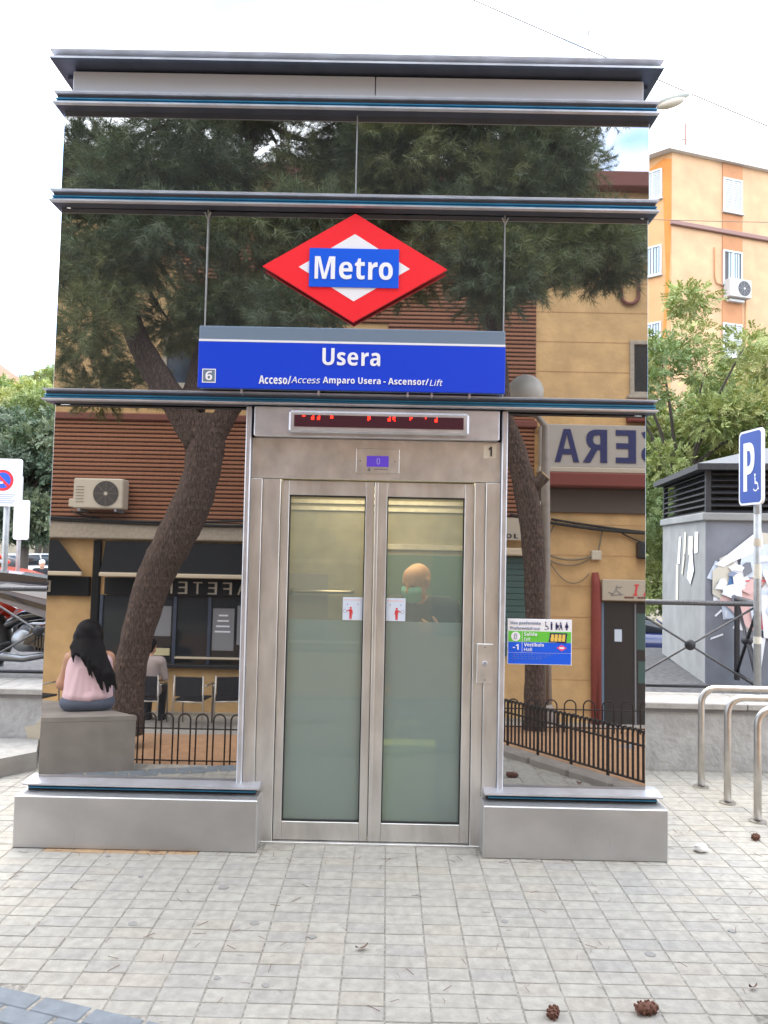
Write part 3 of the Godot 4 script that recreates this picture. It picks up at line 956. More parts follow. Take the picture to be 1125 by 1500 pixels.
	letters("Exit", 0.938, 0.974, 1.197, 1.216, z + 0.001, M.letter_white, q, false)
	letters("-1", 0.872, 0.906, 1.144, 1.176, z + 0.001, M.letter_white, q)
	letters("Vestíbulo", 0.938, 1.054, 1.164, 1.185, z + 0.001, M.letter_white, q)
	letters("Hall", 0.938, 0.984, 1.136, 1.157, z + 0.001, M.letter_white, q, false)
	var ms := S()
	slab(ms, PackedVector2Array([Vector2(1.128, 1.158), Vector2(1.158, 1.139), Vector2(1.188, 1.158), Vector2(1.158, 1.177)]), z + 0.001, z + 0.0024)
	obj("small_diamond", ms, M.sign_pink, q)
	obj("small_band", bx(1.144, 1.172, 1.153, 1.163, z + 0.002, z + 0.003), M.letter_white, q)
	# a yellow sticker of scrawled lettering on the plaque
	var ys := S()
	slab(ys, PackedVector2Array([Vector2(1.082, 1.192), Vector2(1.184, 1.186), Vector2(1.190, 1.244), Vector2(1.090, 1.246)]), z + 0.001, z + 0.0026)
	obj("scrawl_sticker", ys, M.navy, q)
	for k in 4:
		var x := 1.092 + k * 0.022
		var zz := S()
		slab(zz, PackedVector2Array([Vector2(x, 1.196), Vector2(x + 0.018, 1.195), Vector2(x + 0.021, 1.236), Vector2(x + 0.005, 1.238)]), z + 0.002, z + 0.0034)
		if k % 2 == 0:
			box(zz, Vector3(x - 0.002, 1.208, z + 0.002), Vector3(x + 0.024, 1.213, z + 0.0036))
		obj("scrawl", zz, M.sign_yellow, q)
	# raised dots for reading by touch
	var br := S()
	for row in 3:
		for k in [46, 40, 36][row]:
			if (k * 7 + row * 5) % 4 == 0 or (k % 9) == 8:
				continue
			box(br, Vector3(0.868 + k * 0.0052, 1.112 - row * 0.0125 + 0.004 * ((k * 3 + row) % 2), z + 0.001), Vector3(0.8708 + k * 0.0052, 1.1148 - row * 0.0125 + 0.004 * ((k * 3 + row) % 2), z + 0.0026))
	obj("touch_dots", br, M.print_grey, q)
	# two notices on the door glass
	for e in [[-0.131, -0.014, 1], [0.122, 0.240, -1]]:
		var x0: float = e[0]
		var x1: float = e[1]
		var zz := -0.0225
		var n := obj("door_notice", bx(x0, x1, 1.291, 1.426, zz - 0.002, zz), M.paper_pale, lift)
		obj("notice_header", bx(x0 + 0.010, x1 - 0.010, 1.409, 1.413, zz - 0.001, zz + 0.001), M.paper_pink, n)
		var fg := S()
		var cx := (x0 + x1) * 0.5 + (-0.011 if e[2] > 0 else 0.008)
		pictogram(fg, Vector3(cx, 1.298, zz), 0.072, -e[2])
		obj("red_figure", fg, M.paper_red, n)
		var rg := S()
		ring2d(rg, Vector2(cx - e[2] * 0.034, 1.345), 0.011, 0.002, zz + 0.0012)
		obj("notice_ring", rg, M.print_grey, n)
		for dx in [x0 + 0.028, x1 - 0.028]:
			var dt := S()
			slab(dt, disc(0.004, 8, Vector2(dx, 1.385)), zz, zz + 0.001)
			obj("notice_dot", dt, M.print_grey, n)

func build_cabin() -> void:
	var cabin := thing("lift_cabin", "pale panelled lift cabin seen through the door glass", "lift cabin", Vector3(0, 0, 0))
	obj("floor", bx(-0.70, 0.80, -0.01, 0.014, -1.60, -0.10), M.cabin_floor, cabin)
	obj("side_wall", bx(-0.73, -0.70, 0.0, 2.45, -1.65, -0.075), M.cabin_wall, cabin)
	obj("side_wall", bx(0.80, 0.825, 0.0, 2.45, -1.65, -0.075), M.cabin_wall, cabin)
	obj("ceiling", bx(-0.70, 0.80, 2.24, 2.30, -1.64, -0.08), M.cabin_wall, cabin)
	obj("back_wall", bx(-0.70, 0.80, 0.014, 2.24, -1.655, -1.60), M.cabin_wall, cabin)
	obj("teal_panel", bx(0.10, 0.78, 0.03, 1.66, -1.60, -1.588, 0.003), M.cabin_teal, cabin)
	obj("dark_panel", bx(-0.66, -0.34, 1.02, 1.50, -1.60, -1.585, 0.003), M.grille_grey, cabin)
	for k in 4:
		obj("header_strip", bx(-0.69, 0.79, 2.00 + k * 0.055, 2.035 + k * 0.055, -1.60, -1.57, 0.003), M.steel_flat, cabin)
	obj("cross_strip", bx(0.02, 0.79, 1.70, 1.745, -1.60, -1.57, 0.003), M.steel_flat, cabin)
	var s := S(true)
	tube(s, [Vector3(-0.62, 1.36, -1.57), Vector3(-0.60, 1.36, -1.53), Vector3(-0.16, 1.36, -1.53), Vector3(-0.14, 1.36, -1.57)], [0.016], 10)
	obj("handrail", s, M.steel_tube, cabin)
	obj("ceiling_light", bx(-0.55, 0.65, 2.228, 2.242, -1.35, -0.35), M.ceiling_light, cabin)
	var l := AreaLight3D.new()
	l.name = "cabin_light"
	l.area_size = Vector2(1.2, 1.0)
	l.light_energy = 0.5
	l.light_color = Color(1.0, 0.90, 0.66)
	l.set("area_range", 6.0)
	l.shadow_enabled = true
	cabin.add_child(l)
	l.position = Vector3(0.05, 2.222, -0.85)
	l.rotation = Vector3(-PI / 2, 0, 0)

# ------------------------------------------------------------------ behind the lift
func build_terrace() -> void:
	# retaining wall with a coping, carrying railings
	var w := thing("retaining_wall", "low rendered retaining wall with stone coping behind the lift", "wall")
	obj("wall_face", bx(-7.0, 7.0, -0.05, 0.455, -1.95, -1.645), M.render_wall, w)
	for k in 14:
		obj("coping_stone", bx(-7.0 + k * 1.0 + 0.003, -6.0 + k * 1.0 - 0.003, 0.487, 0.535, -2.06, -1.60, 0.006), M.coping, w)
	obj("drip_course", bx(-7.0, 7.0, 0.456, 0.486, -2.04, -1.625), M.coping_edge, w)
	# patch of missing render
	var ps := S()
	var pts := PackedVector2Array()
	for k in 14:
		var a := TAU * k / 14
		pts.append(Vector2(-2.58 + cos(a) * (0.15 + 0.03 * sin(k * 2.3)), 0.17 + sin(a) * (0.11 + 0.02 * cos(k * 3.1))))
	slab(ps, pts, -1.645, -1.6425)
	obj("bare_patch", ps, M.house_wall, w)
	var st := thing("stone_step", "thick pale stone step slab beside the retaining wall", "step", Vector3(0, 0, 0))
	var s := S()
	plate(s, PackedVector2Array([Vector2(-4.6, -1.64), Vector2(-2.62, -1.64), Vector2(-2.47, -1.27), Vector2(-2.66, -1.05), Vector2(-4.6, -0.75)]), 0.0, 0.135)
	obj("slab", s, M.coping, st)
	railing("railing", "black railing with crossed bars and a ball, in front of the motorcycle", -4.55, -2.25, -2.0, [-3.95, -2.82])
	railing("railing", "black railing with crossed bars and a ball, in front of the poster kiosk", 2.13, 3.27, -2.0, [2.70])
	# the short return towards the kiosk
	var r := thing("railing", "short black railing return beside the kiosk, turned away from the lift", "railing", Vector3.ZERO, 0.0, "railings on the retaining wall")
	obj("post", bx(3.425, 3.465, 0.53, 1.30, -2.79, -2.75, 0.004), M.iron, r)
	var a := S(true)
	rod(a, Vector3(3.29, 1.30, -2.03), Vector3(3.445, 1.30, -2.77), 0.022, 10)
	obj("top_rail", a, M.rail_top, r)
	var b := S(true)
	rod(b, Vector3(3.29, 0.60, -2.03), Vector3(3.445, 0.60, -2.77), 0.014, 8)
	obj("bottom_rail", b, M.iron, r)
	for e in [[1.27, 0.62], [0.62, 1.27]]:
		var c := S(true)
		rod(c, Vector3(3.295, e[0], -2.05), Vector3(3.44, e[1], -2.75), 0.015, 8)
		obj("cross_bar", c, M.iron, r)
	obj("ball", ball(S(true), Vector3(3.368, 0.945, -2.40), Vector3(0.05, 0.045, 0.05)), M.iron, r)

func railing(called: String, label: String, x0: float, x1: float, z: float, centres: Array) -> void:
	var r := thing(called, label, "railing", Vector3.ZERO, 0.0, "railings on the retaining wall")
	var s := S(true)
	rod(s, Vector3(x0, 1.30, z), Vector3(x1, 1.30, z), 0.022, 12)
	obj("top_rail", s, M.rail_top, r)
	var b := S(true)
	rod(b, Vector3(x0, 0.60, z), Vector3(x1, 0.60, z), 0.014, 8)
	obj("bottom_rail", b, M.iron, r)
	for cx in centres:
		var h := 0.55
		for e in [-1.0, 1.0]:
			var c := S(true)
			rod(c, Vector3(cx - h, 0.945 - e * 0.33, z), Vector3(cx + h, 0.945 + e * 0.33, z), 0.0095, 8)
			obj("cross_bar", c, M.rail_top, r)
		var bl := S(true)
		lathe(bl, [Vector2(0, -0.032), Vector2(0.03, -0.03), Vector2(0.044, -0.012), Vector2(0.046, 0.0), Vector2(0.044, 0.012), Vector2(0.03, 0.03), Vector2(0, 0.032)], 16, Transform3D(Basis.from_euler(Vector3(PI / 2, 0, 0)), Vector3(cx, 0.945, z)))
		obj("ball", bl, M.iron, r)
	for x in [x0, x1]:
		obj("post", bx(x - 0.022, x + 0.022, 0.53, 1.315, z - 0.022, z + 0.022, 0.004), M.iron, r)

func build_kiosk() -> void:
	var kx := Transform3D(Basis.from_euler(Vector3(0, deg_to_rad(-9.0), 0)), Vector3(3.2, 0.47, -2.9))
	var k := thing("vent_kiosk", "grey ventilation kiosk with black louvres, plastered with torn notices", "kiosk", kx.origin, deg_to_rad(-9.0))
	var W := 2.3
	var D := 2.1
	obj("wall", bx(0, W, 0, 1.60, -0.02, 0.0), M.kiosk_front, k)
	obj("wall", bx(0, 0.02, 0, 1.60, -D, -0.0205), M.kiosk_grey, k)
	obj("wall", bx(W - 0.02, W, 0, 1.60, -D, -0.0205), M.kiosk_grey, k)
	obj("core", bx(0.12, W - 0.12, 0.0, 2.10, -D + 0.05, -0.12), M.black, k)
	var l := S()
	box(l, Vector3(-0.035, 1.565, -D), Vector3(W + 0.035, 1.64, 0.035), 0.008)
	obj("ledge", l, M.kiosk_grey, k)
	for p in [[0.0, -0.05], [W - 0.05, -0.05], [0.0, -D], [W * 0.5, -0.05]]:
		obj("louvre_post", bx(p[0], p[0] + 0.05, 1.64, 2.11, p[1], p[1] + 0.05, 0.004), M.kiosk_dark, k)
	for i in 7:
		var y := 1.665 + i * 0.062
		var a := S()
		box(a, Vector3(0.05, -0.004, -0.045), Vector3(W - 0.05, 0.004, 0.045), 0.002, Transform3D(Basis.from_euler(Vector3(0.55, 0, 0)), Vector3(0, y, -0.035)))
		obj("louvre_slat", a, M.kiosk_dark, k)
		var b := S()
		box(b, Vector3(-0.045, -0.004, -D + 0.05), Vector3(0.045, 0.004, -0.05), 0.002, Transform3D(Basis.from_euler(Vector3(0, 0, 0.55)), Vector3(0.035, y, 0)))
		obj("louvre_slat", b, M.kiosk_dark, k)
	# hipped metal roof
	var r := S()
	var o := 0.10
	var ev := S()
	var e := [Vector3(-o, 2.11, o), Vector3(W + o, 2.11, o), Vector3(W + o, 2.11, -D - o), Vector3(-o, 2.11, -D - o)]
	var t := [Vector3(0.75, 2.36, -0.75), Vector3(W - 0.75, 2.36, -0.75), Vector3(W - 0.75, 2.36, -D + 0.75), Vector3(0.75, 2.36, -D + 0.75)]
	for j in 4:
		var j2 := (j + 1) % 4
		quad(r, e[j], e[j2], t[j2], t[j], Vector3.UP * 2 + (e[j] + e[j2]) * 0.5 - (t[j] + t[j2]) * 0.5)
	quad(r, t[0], t[1], t[2], t[3], Vector3.UP)
	for j in 4:
		var j2 := (j + 1) % 4
		quad(ev, e[j] + Vector3(0, -0.001, 0), e[j2] + Vector3(0, -0.001, 0), e[j2] + Vector3(0, -0.06, 0), e[j] + Vector3(0, -0.06, 0), (e[j] + e[j2]) * 0.5 - Vector3(W / 2, 2.11, -D / 2))
	quad(ev, e[0] + Vector3(0, -0.06, 0), e[1] + Vector3(0, -0.06, 0), e[2] + Vector3(0, -0.06, 0), e[3] + Vector3(0, -0.06, 0), Vector3.DOWN)
	var rf := obj("roof", r, M.kiosk_roof, k)
	obj("eave", ev, M.kiosk_dark, rf)
	# torn notices: each sheet is a sheet of its own, a little crumpled and lifting
	var z := 0.003
	var front := [
		[M.paper_white, [0.08, 1.14, 0.50, 1.50, 0.52, 1.30, 0.26, 1.18, 0.16, 1.12], 3],
		[M.paper_pale, [0.30, 1.02, 0.62, 1.04, 0.62, 1.36, 0.40, 1.32, 0.32, 1.22], 2],
		[M.paper_cream, [0.06, 0.86, 0.16, 0.80, 0.30, 1.14, 0.12, 1.13, 0.06, 1.08], 1],
		[M.paper_blue, [0.19, 0.92, 0.40, 0.92, 0.30, 1.04, 0.22, 1.06], 4],
		[M.paper_white, [0.20, 1.12, 0.27, 1.16, 0.44, 0.95, 0.40, 0.90], 5],
		[M.paper_pink, [0.12, 0.80, 0.22, 0.72, 0.40, 0.52, 0.46, 0.56, 0.50, 0.92, 0.20, 0.90], 2],
		[M.paper_pale, [0.36, 0.56, 0.62, 0.50, 0.64, 0.92, 0.42, 0.90], 1],
		[M.paper_red, [0.47, 0.56, 0.52, 0.53, 0.55, 0.50, 0.53, 0.70, 0.48, 0.66], 3],
		[M.paper_white, [0.52, 0.46, 0.68, 0.44, 0.68, 0.88, 0.49, 0.86], 5],
		[M.paper_white, [0.40, 0.44, 0.54, 0.46, 0.50, 0.18, 0.46, 0.24], 2],
		[M.paper_red, [0.36, 0.985, 0.58, 0.99, 0.58, 1.0, 0.40, 1.005, 0.35, 0.995], 6],
		[M.paper_pale, [0.70, 0.90, 0.92, 0.92, 0.92, 1.46, 0.70, 1.44], 1],
		[M.paper_white, [0.72, 0.34, 0.98, 0.36, 0.96, 0.94, 0.74, 0.92], 2],
		[M.paper_blue, [0.66, 0.80, 0.73, 0.80, 0.73, 0.96, 0.66, 0.96], 4],
		[M.paper_white, [0.98, 1.0, 1.3, 1.02, 1.28, 1.44, 1.0, 1.42], 1],
		[M.paper_cream, [1.05, 0.4, 1.4, 0.42, 1.38, 0.92, 1.06, 0.9], 1],
		[M.paper_white, [0.04, 0.42, 0.16, 0.47, 0.155, 0.485, 0.05, 0.44], 1],
		[M.paper_white, [0.09, 0.64, 0.15, 0.70, 0.14, 0.715, 0.08, 0.655], 1],
		[M.paper_white, [0.175, 0.645, 0.19, 0.64, 0.195, 0.70, 0.18, 0.71], 1],
	]
	# underneath, scraps of older sheets
	var sr := RandomNumberGenerator.new()
	sr.seed = 77
	for i in 46:
		var cx := sr.randf_range(0.10, 1.25)
		var cy := sr.randf_range(0.5 + 0.9 * maxf(0.0, 0.45 - cx), 1.08 + 0.45 * minf(cx, 0.8))
		var w := sr.randf_range(0.05, 0.15)
		var h := sr.randf_range(0.06, 0.20)
		var an := sr.randf_range(-0.5, 0.5)
		var co := []
		for v: Vector2 in [Vector2(-w, -h), Vector2(w * sr.randf_range(0.5, 1.0), -h * sr.randf_range(0.6, 1.0)), Vector2(w, h * sr.randf_range(0.5, 1.0)), Vector2(w * 0.2, h * sr.randf_range(0.8, 1.1)), Vector2(-w * sr.randf_range(0.6, 1.0), h)]:
			var p := v.rotated(an) * 0.7
			co.append(cx + p.x); co.append(cy + p.y)
		notice(k, [M.paper_white, M.paper_pale, M.paper_white, M.paper_cream, M.paper_pale, M.paper_pink, M.paper_white, M.paper_cream][sr.randi() % 8], co, 0.001 + 0.00016 * i, false)
	for f in front:
		notice(k, f[0], f[1], 0.009 + z + 0.0025 * f[2], false)
	for i in 44:
		var cx := sr.randf_range(0.12, 1.25)
		var cy := sr.randf_range(0.55 + 0.9 * maxf(0.0, 0.45 - cx), 1.04 + 0.45 * minf(cx, 0.8))
		var w := sr.randf_range(0.02, 0.065)
		var h := sr.randf_range(0.02, 0.08)
		var an := sr.randf_range(-0.8, 0.8)
		var co := []
		for v: Vector2 in [Vector2(-w, -h), Vector2(w * 0.8, -h * sr.randf_range(0.4, 1.0)), Vector2(w, h * sr.randf_range(0.3, 1.0)), Vector2(w * 0.1, h * 1.1), Vector2(-w * 0.7, h * 0.8)]:
			var p := v.rotated(an)
			co.append(cx + p.x); co.append(cy + p.y)
		notice(k, [M.paper_white, M.paper_pale, M.print_grey, M.paper_cream, M.kiosk_front, M.paper_pink, M.paper_white, M.paper_pale][sr.randi() % 8], co, 0.029 + 0.0001 * i, false)
	# scraps on the shaded side
	for f in [
		[M.paper_white, [0.22, 1.12, 0.34, 1.12, 0.40, 1.42, 0.30, 1.42], 1], [M.paper_cream, [0.50, 1.20, 0.62, 1.24, 0.66, 1.46, 0.56, 1.47], 1], [M.paper_cream, [0.74, 1.22, 0.96, 1.24, 0.96, 1.42, 0.76, 1.42], 1],
		[M.paper_white, [1.02, 1.24, 1.16, 1.25, 1.18, 1.46, 1.04, 1.46], 1], [M.paper_white, [0.72, 0.98, 0.88, 0.92, 1.02, 1.06, 0.94, 1.30, 0.86, 1.26], 3], [M.paper_cream, [0.14, 0.70, 0.26, 0.68, 0.28, 1.10, 0.16, 1.12], 1],
		[M.paper_cream, [0.44, 1.02, 0.5, 1.0, 0.6, 1.2, 0.52, 1.24], 2]]:
		notice(k, f[0], f[1], 0.003 + 0.0025 * f[2], true)

func notice(parent: Node, m: Material, co: Array, z: float, side: bool) -> void:
	var pts := PackedVector2Array()
	for i in range(0, co.size(), 2):
		pts.append(Vector2(co[i], co[i + 1]))
	var s := S()
	var xf := Transform3D.IDENTITY
	if side:   # distance along the side wall is measured from its far end
		xf = Transform3D(Basis(Vector3(0, 0, 1), Vector3(0, 1, 0), Vector3(-1, 0, 0)), Vector3(0, 0, -1.45))
	slab(s, pts, z, z + 0.0015, xf)
	var o := obj("torn_notice", s, m, parent)
	if side or m == M.paper_red or m == M.paper_blue or pts.size() > 4 or Geometry2D.is_polygon_clockwise(pts):
		return
	# a few lines of print too small to read
	var w: float = pts[1].x - pts[0].x
	if w < 0.12: return
	var ls := S()
	for r in 7:
		var y: float = pts[3].y - 0.05 - r * 0.028
		if y < pts[0].y + 0.03: break
		box(ls, Vector3(pts[0].x + 0.035, y, z + 0.001), Vector3(pts[1].x - 0.035 - 0.03 * (r % 3), y + 0.007, z + 0.0024))
	obj("print", ls, M.print_grey if m != M.paper_pale else M.paper_blue, o)

func build_apartments() -> void:
	var A := Vector3(10.601, 0, -24.0)
	var u := Vector3(0.949, 0, -0.316)
	var u2 := Vector3(-0.7396, 0, -0.6731)
	var b := thing("apartment_building", "orange rendered apartment building with brown window strips and white shutters", "apartment building", A)
	var top := 16.75
	var L := 16.0
	var L2 := 9.0
	var foot := PackedVector2Array([Vector2(0, 0), Vector2(u.x, u.z) * L, Vector2(u.x, u.z) * L + Vector2(u2.x, u2.z) * L2, Vector2(u2.x, u2.z) * L2])
	var s := S()
	plate(s, foot, -4.0, top)
	obj("wall", s, M.orange_wall, b)
	var front := Transform3D(Basis(u, Vector3.UP, u.cross(Vector3.UP)), Vector3.ZERO)
	var side := Transform3D(Basis(-u2, Vector3.UP, (-u2).cross(Vector3.UP)), Vector3.ZERO)
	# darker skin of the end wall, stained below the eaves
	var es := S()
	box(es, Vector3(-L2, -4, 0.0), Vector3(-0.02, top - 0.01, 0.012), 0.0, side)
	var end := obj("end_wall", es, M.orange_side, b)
	var q := S()
	slab(q, PackedVector2Array([Vector2(-0.36, 8.5), Vector2(-0.22, 9.6), Vector2(-0.10, 11.6), Vector2(-0.03, 13.6), Vector2(-0.03, 16.5), Vector2(-0.33, 16.6), Vector2(-0.9, 16.35), Vector2(-0.9, 16.15), Vector2(-0.36, 16.1), Vector2(-0.30, 14.2), Vector2(-0.22, 12.2), Vector2(-0.30, 10.2)]), 0.012, 0.020, side)
	obj("stain", q, M.orange_stain, end)
	# flat roof edge
	var r := S()
	var rim := PackedVector2Array()
	for p in foot:
		rim.append(p + (p - (foot[0] + foot[2]) * 0.5).normalized() * 0.38)
	plate(r, rim, top, top + 0.24)
	obj("roof_edge", r, M.roof_grey, b)
	# belt course
	var c := S()
	box(c, Vector3(-0.1, 13.93, 0.0), Vector3(L, 14.10, 0.14), 0.02, front)
	obj("belt_course", c, M.belt, b)
	for col in [2.32, 7.2, 12.0]:
		var sp := S()
		box(sp, Vector3(col, -4, 0.0), Vector3(col + 0.95, 13.87, 0.035), 0.0, front)
		box(sp, Vector3(col, 14.14, 0.0), Vector3(col + 0.95, top - 0.02, 0.035), 0.0, front)
		obj("window_strip", sp, M.orange_dark, b)
		for k in 5:
			apartment_window(b, front, col, 14.82 - k * 2.84, 0.92, 1.34, 0.036, k != 1)
	for k in 5:
		apartment_window(b, side, -0.80 - 0.30, 15.1 - k * 2.95, 0.72, 1.15, 0.014, k == 0)
	# conduit bent round to a bracket
	var t := S(true)
	tube(t, [front * Vector3(1.93, 13.35, 0.05), front * Vector3(1.94, 12.2, 0.05), front * Vector3(2.02, 11.98, 0.05), front * Vector3(2.3, 11.9, 0.06)], [0.025], 6)
	obj("conduit", t, M.orange_dark, b)
	var g := S(true)
	rod(g, front * Vector3(3.42, 11.9, 0.06), front * Vector3(3.42, 3.0, 0.06), 0.03, 6)
	obj("downpipe", g, M.orange_side, b)
	# air conditioner on the face
	var ac := thing("air_conditioner", "white air conditioner under a shutter of the orange apartment building", "air conditioner", A + front * Vector3(2.86, 11.42, 0.22))
	ac.basis = front.basis
	aircon(ac, 1.02, 0.70, 0.36, M.ac_white, M.grille_grey)
	obj("bracket", bx(-0.35, 0.35, -0.12, -0.02, -0.2, 0.0, 0.01), M.roof_grey, ac)
	# roof mast with stays
	var m := thing("roof_mast", "thin brown mast with wire stays on the orange building's roof", "mast", A)
	var ms := S(true)
	rod(ms, front * Vector3(1.42, top + 0.2, -1.0), front * Vector3(1.42, top + 1.9, -1.0), 0.055, 8)
	obj("pole", ms, M.belt, m)
	for e in [Vector3(-2.6, 0.9, -1.2), Vector3(3.6, 0.2, -0.4), Vector3(-1.9, 0.5, -1.5)]:
		var w := S()
		rod(w, front * Vector3(1.42, top + 1.25, -1.0), front * Vector3(e.x, top + e.y, e.z), 0.014, 5)
		obj("stay", w, M.cable_grey, m)

func aircon(parent: Node3D, w: float, h: float, d: float, body: Material, grille: Material, fan := 1.0) -> void:
	obj("casing", bx(-w / 2, w / 2, 0.0, h, -d / 2, d / 2, 0.02), body, parent)
	var r := h * 0.42
	var cx := w * 0.16 * fan
	var g := S()
	slab(g, disc(r, 26, Vector2(cx, h * 0.5)), d / 2 - 0.002, d / 2 + 0.006)
	var gr := obj("fan_grille", g, M.grille_dark, parent)
	var rs := S()
	for k in 6:
		ring2d(rs, Vector2(cx, h * 0.5), r * (0.25 + 0.15 * k), r * 0.03, d / 2 + 0.010, 24)
	for k in 8:
		var a := TAU * k / 8
		var n := Vector2(cos(a), sin(a)) * r
		var t := Vector2(-sin(a), cos(a)) * r * 0.02
		quad(rs, Vector3(cx + t.x, h * 0.5 + t.y, d / 2 + 0.0115), Vector3(cx + n.x + t.x, h * 0.5 + n.y + t.y, d / 2 + 0.0115), Vector3(cx + n.x - t.x, h * 0.5 + n.y - t.y, d / 2 + 0.0115), Vector3(cx - t.x, h * 0.5 - t.y, d / 2 + 0.0115), Vector3.BACK)
	obj("guard", rs, grille, gr)
	var hub := S()
	slab(hub, disc(r * 0.14, 14, Vector2(cx, h * 0.5)), d / 2 + 0.006, d / 2 + 0.016)
	obj("hub", hub, body, gr)
	var v := S()
	for k in 6:
		box(v, Vector3(minf(-w * 0.44 * fan, -w * 0.28 * fan), h * 0.2 + k * h * 0.1, d / 2), Vector3(maxf(-w * 0.44 * fan, -w * 0.28 * fan), h * 0.2 + k * h * 0.1 + 0.012, d / 2 + 0.004))
	obj("vents", v, grille, parent)

func apartment_window(b: Node, fx: Transform3D, x: float, y: float, w: float, h: float, z: float, shut: bool) -> void:
	var s := S()
	for r in [[x, x + w, y, y + 0.07], [x, x + w, y + h - 0.07, y + h], [x, x + 0.07, y + 0.071, y + h - 0.071], [x + w - 0.07, x + w, y + 0.071, y + h - 0.071], [x + w * 0.46, x + w * 0.46 + 0.05, y + 0.071, y + h - 0.071]]:
		box(s, Vector3(r[0], r[2], z - 0.002), Vector3(r[1], r[3], z + 0.05), 0.006, fx)
	var f := obj("window", s, M.white_frame, b)
	var p := S()
	box(p, Vector3(x + 0.06, y + 0.06, z - 0.001), Vector3(x + w - 0.06, y + h - 0.06, z + 0.012), 0.0, fx)
	obj("pane", p, M.dark_glass, f)
	if shut:
		var k := S()
		for i in 14:
			var y0 := y + 0.075 + (h - 0.15) / 14.0 * i
			box(k, Vector3(x + 0.075, y0, z + 0.012), Vector3(x + w - 0.075, y0 + (h - 0.15) / 14.0 - 0.006, z + 0.032), 0.006, fx)
		obj("roller_shutter", k, M.shutter, f)
	else:
		var k := S()
		for i in 5:
			box(k, Vector3(x + w * 0.28 + i * 0.11, y + 0.08, z + 0.013), Vector3(x + w * 0.28 + i * 0.11 + 0.085, y + h - 0.08, z + 0.028), 0.01, fx)
		obj("curtain", k, M.curtain, f)
	var q := S()
	box(q, Vector3(x - 0.04, y - 0.06, z - 0.002), Vector3(x + w + 0.04, y - 0.002, z + 0.10), 0.008, fx)
	obj("sill", q, M.shutter, f)

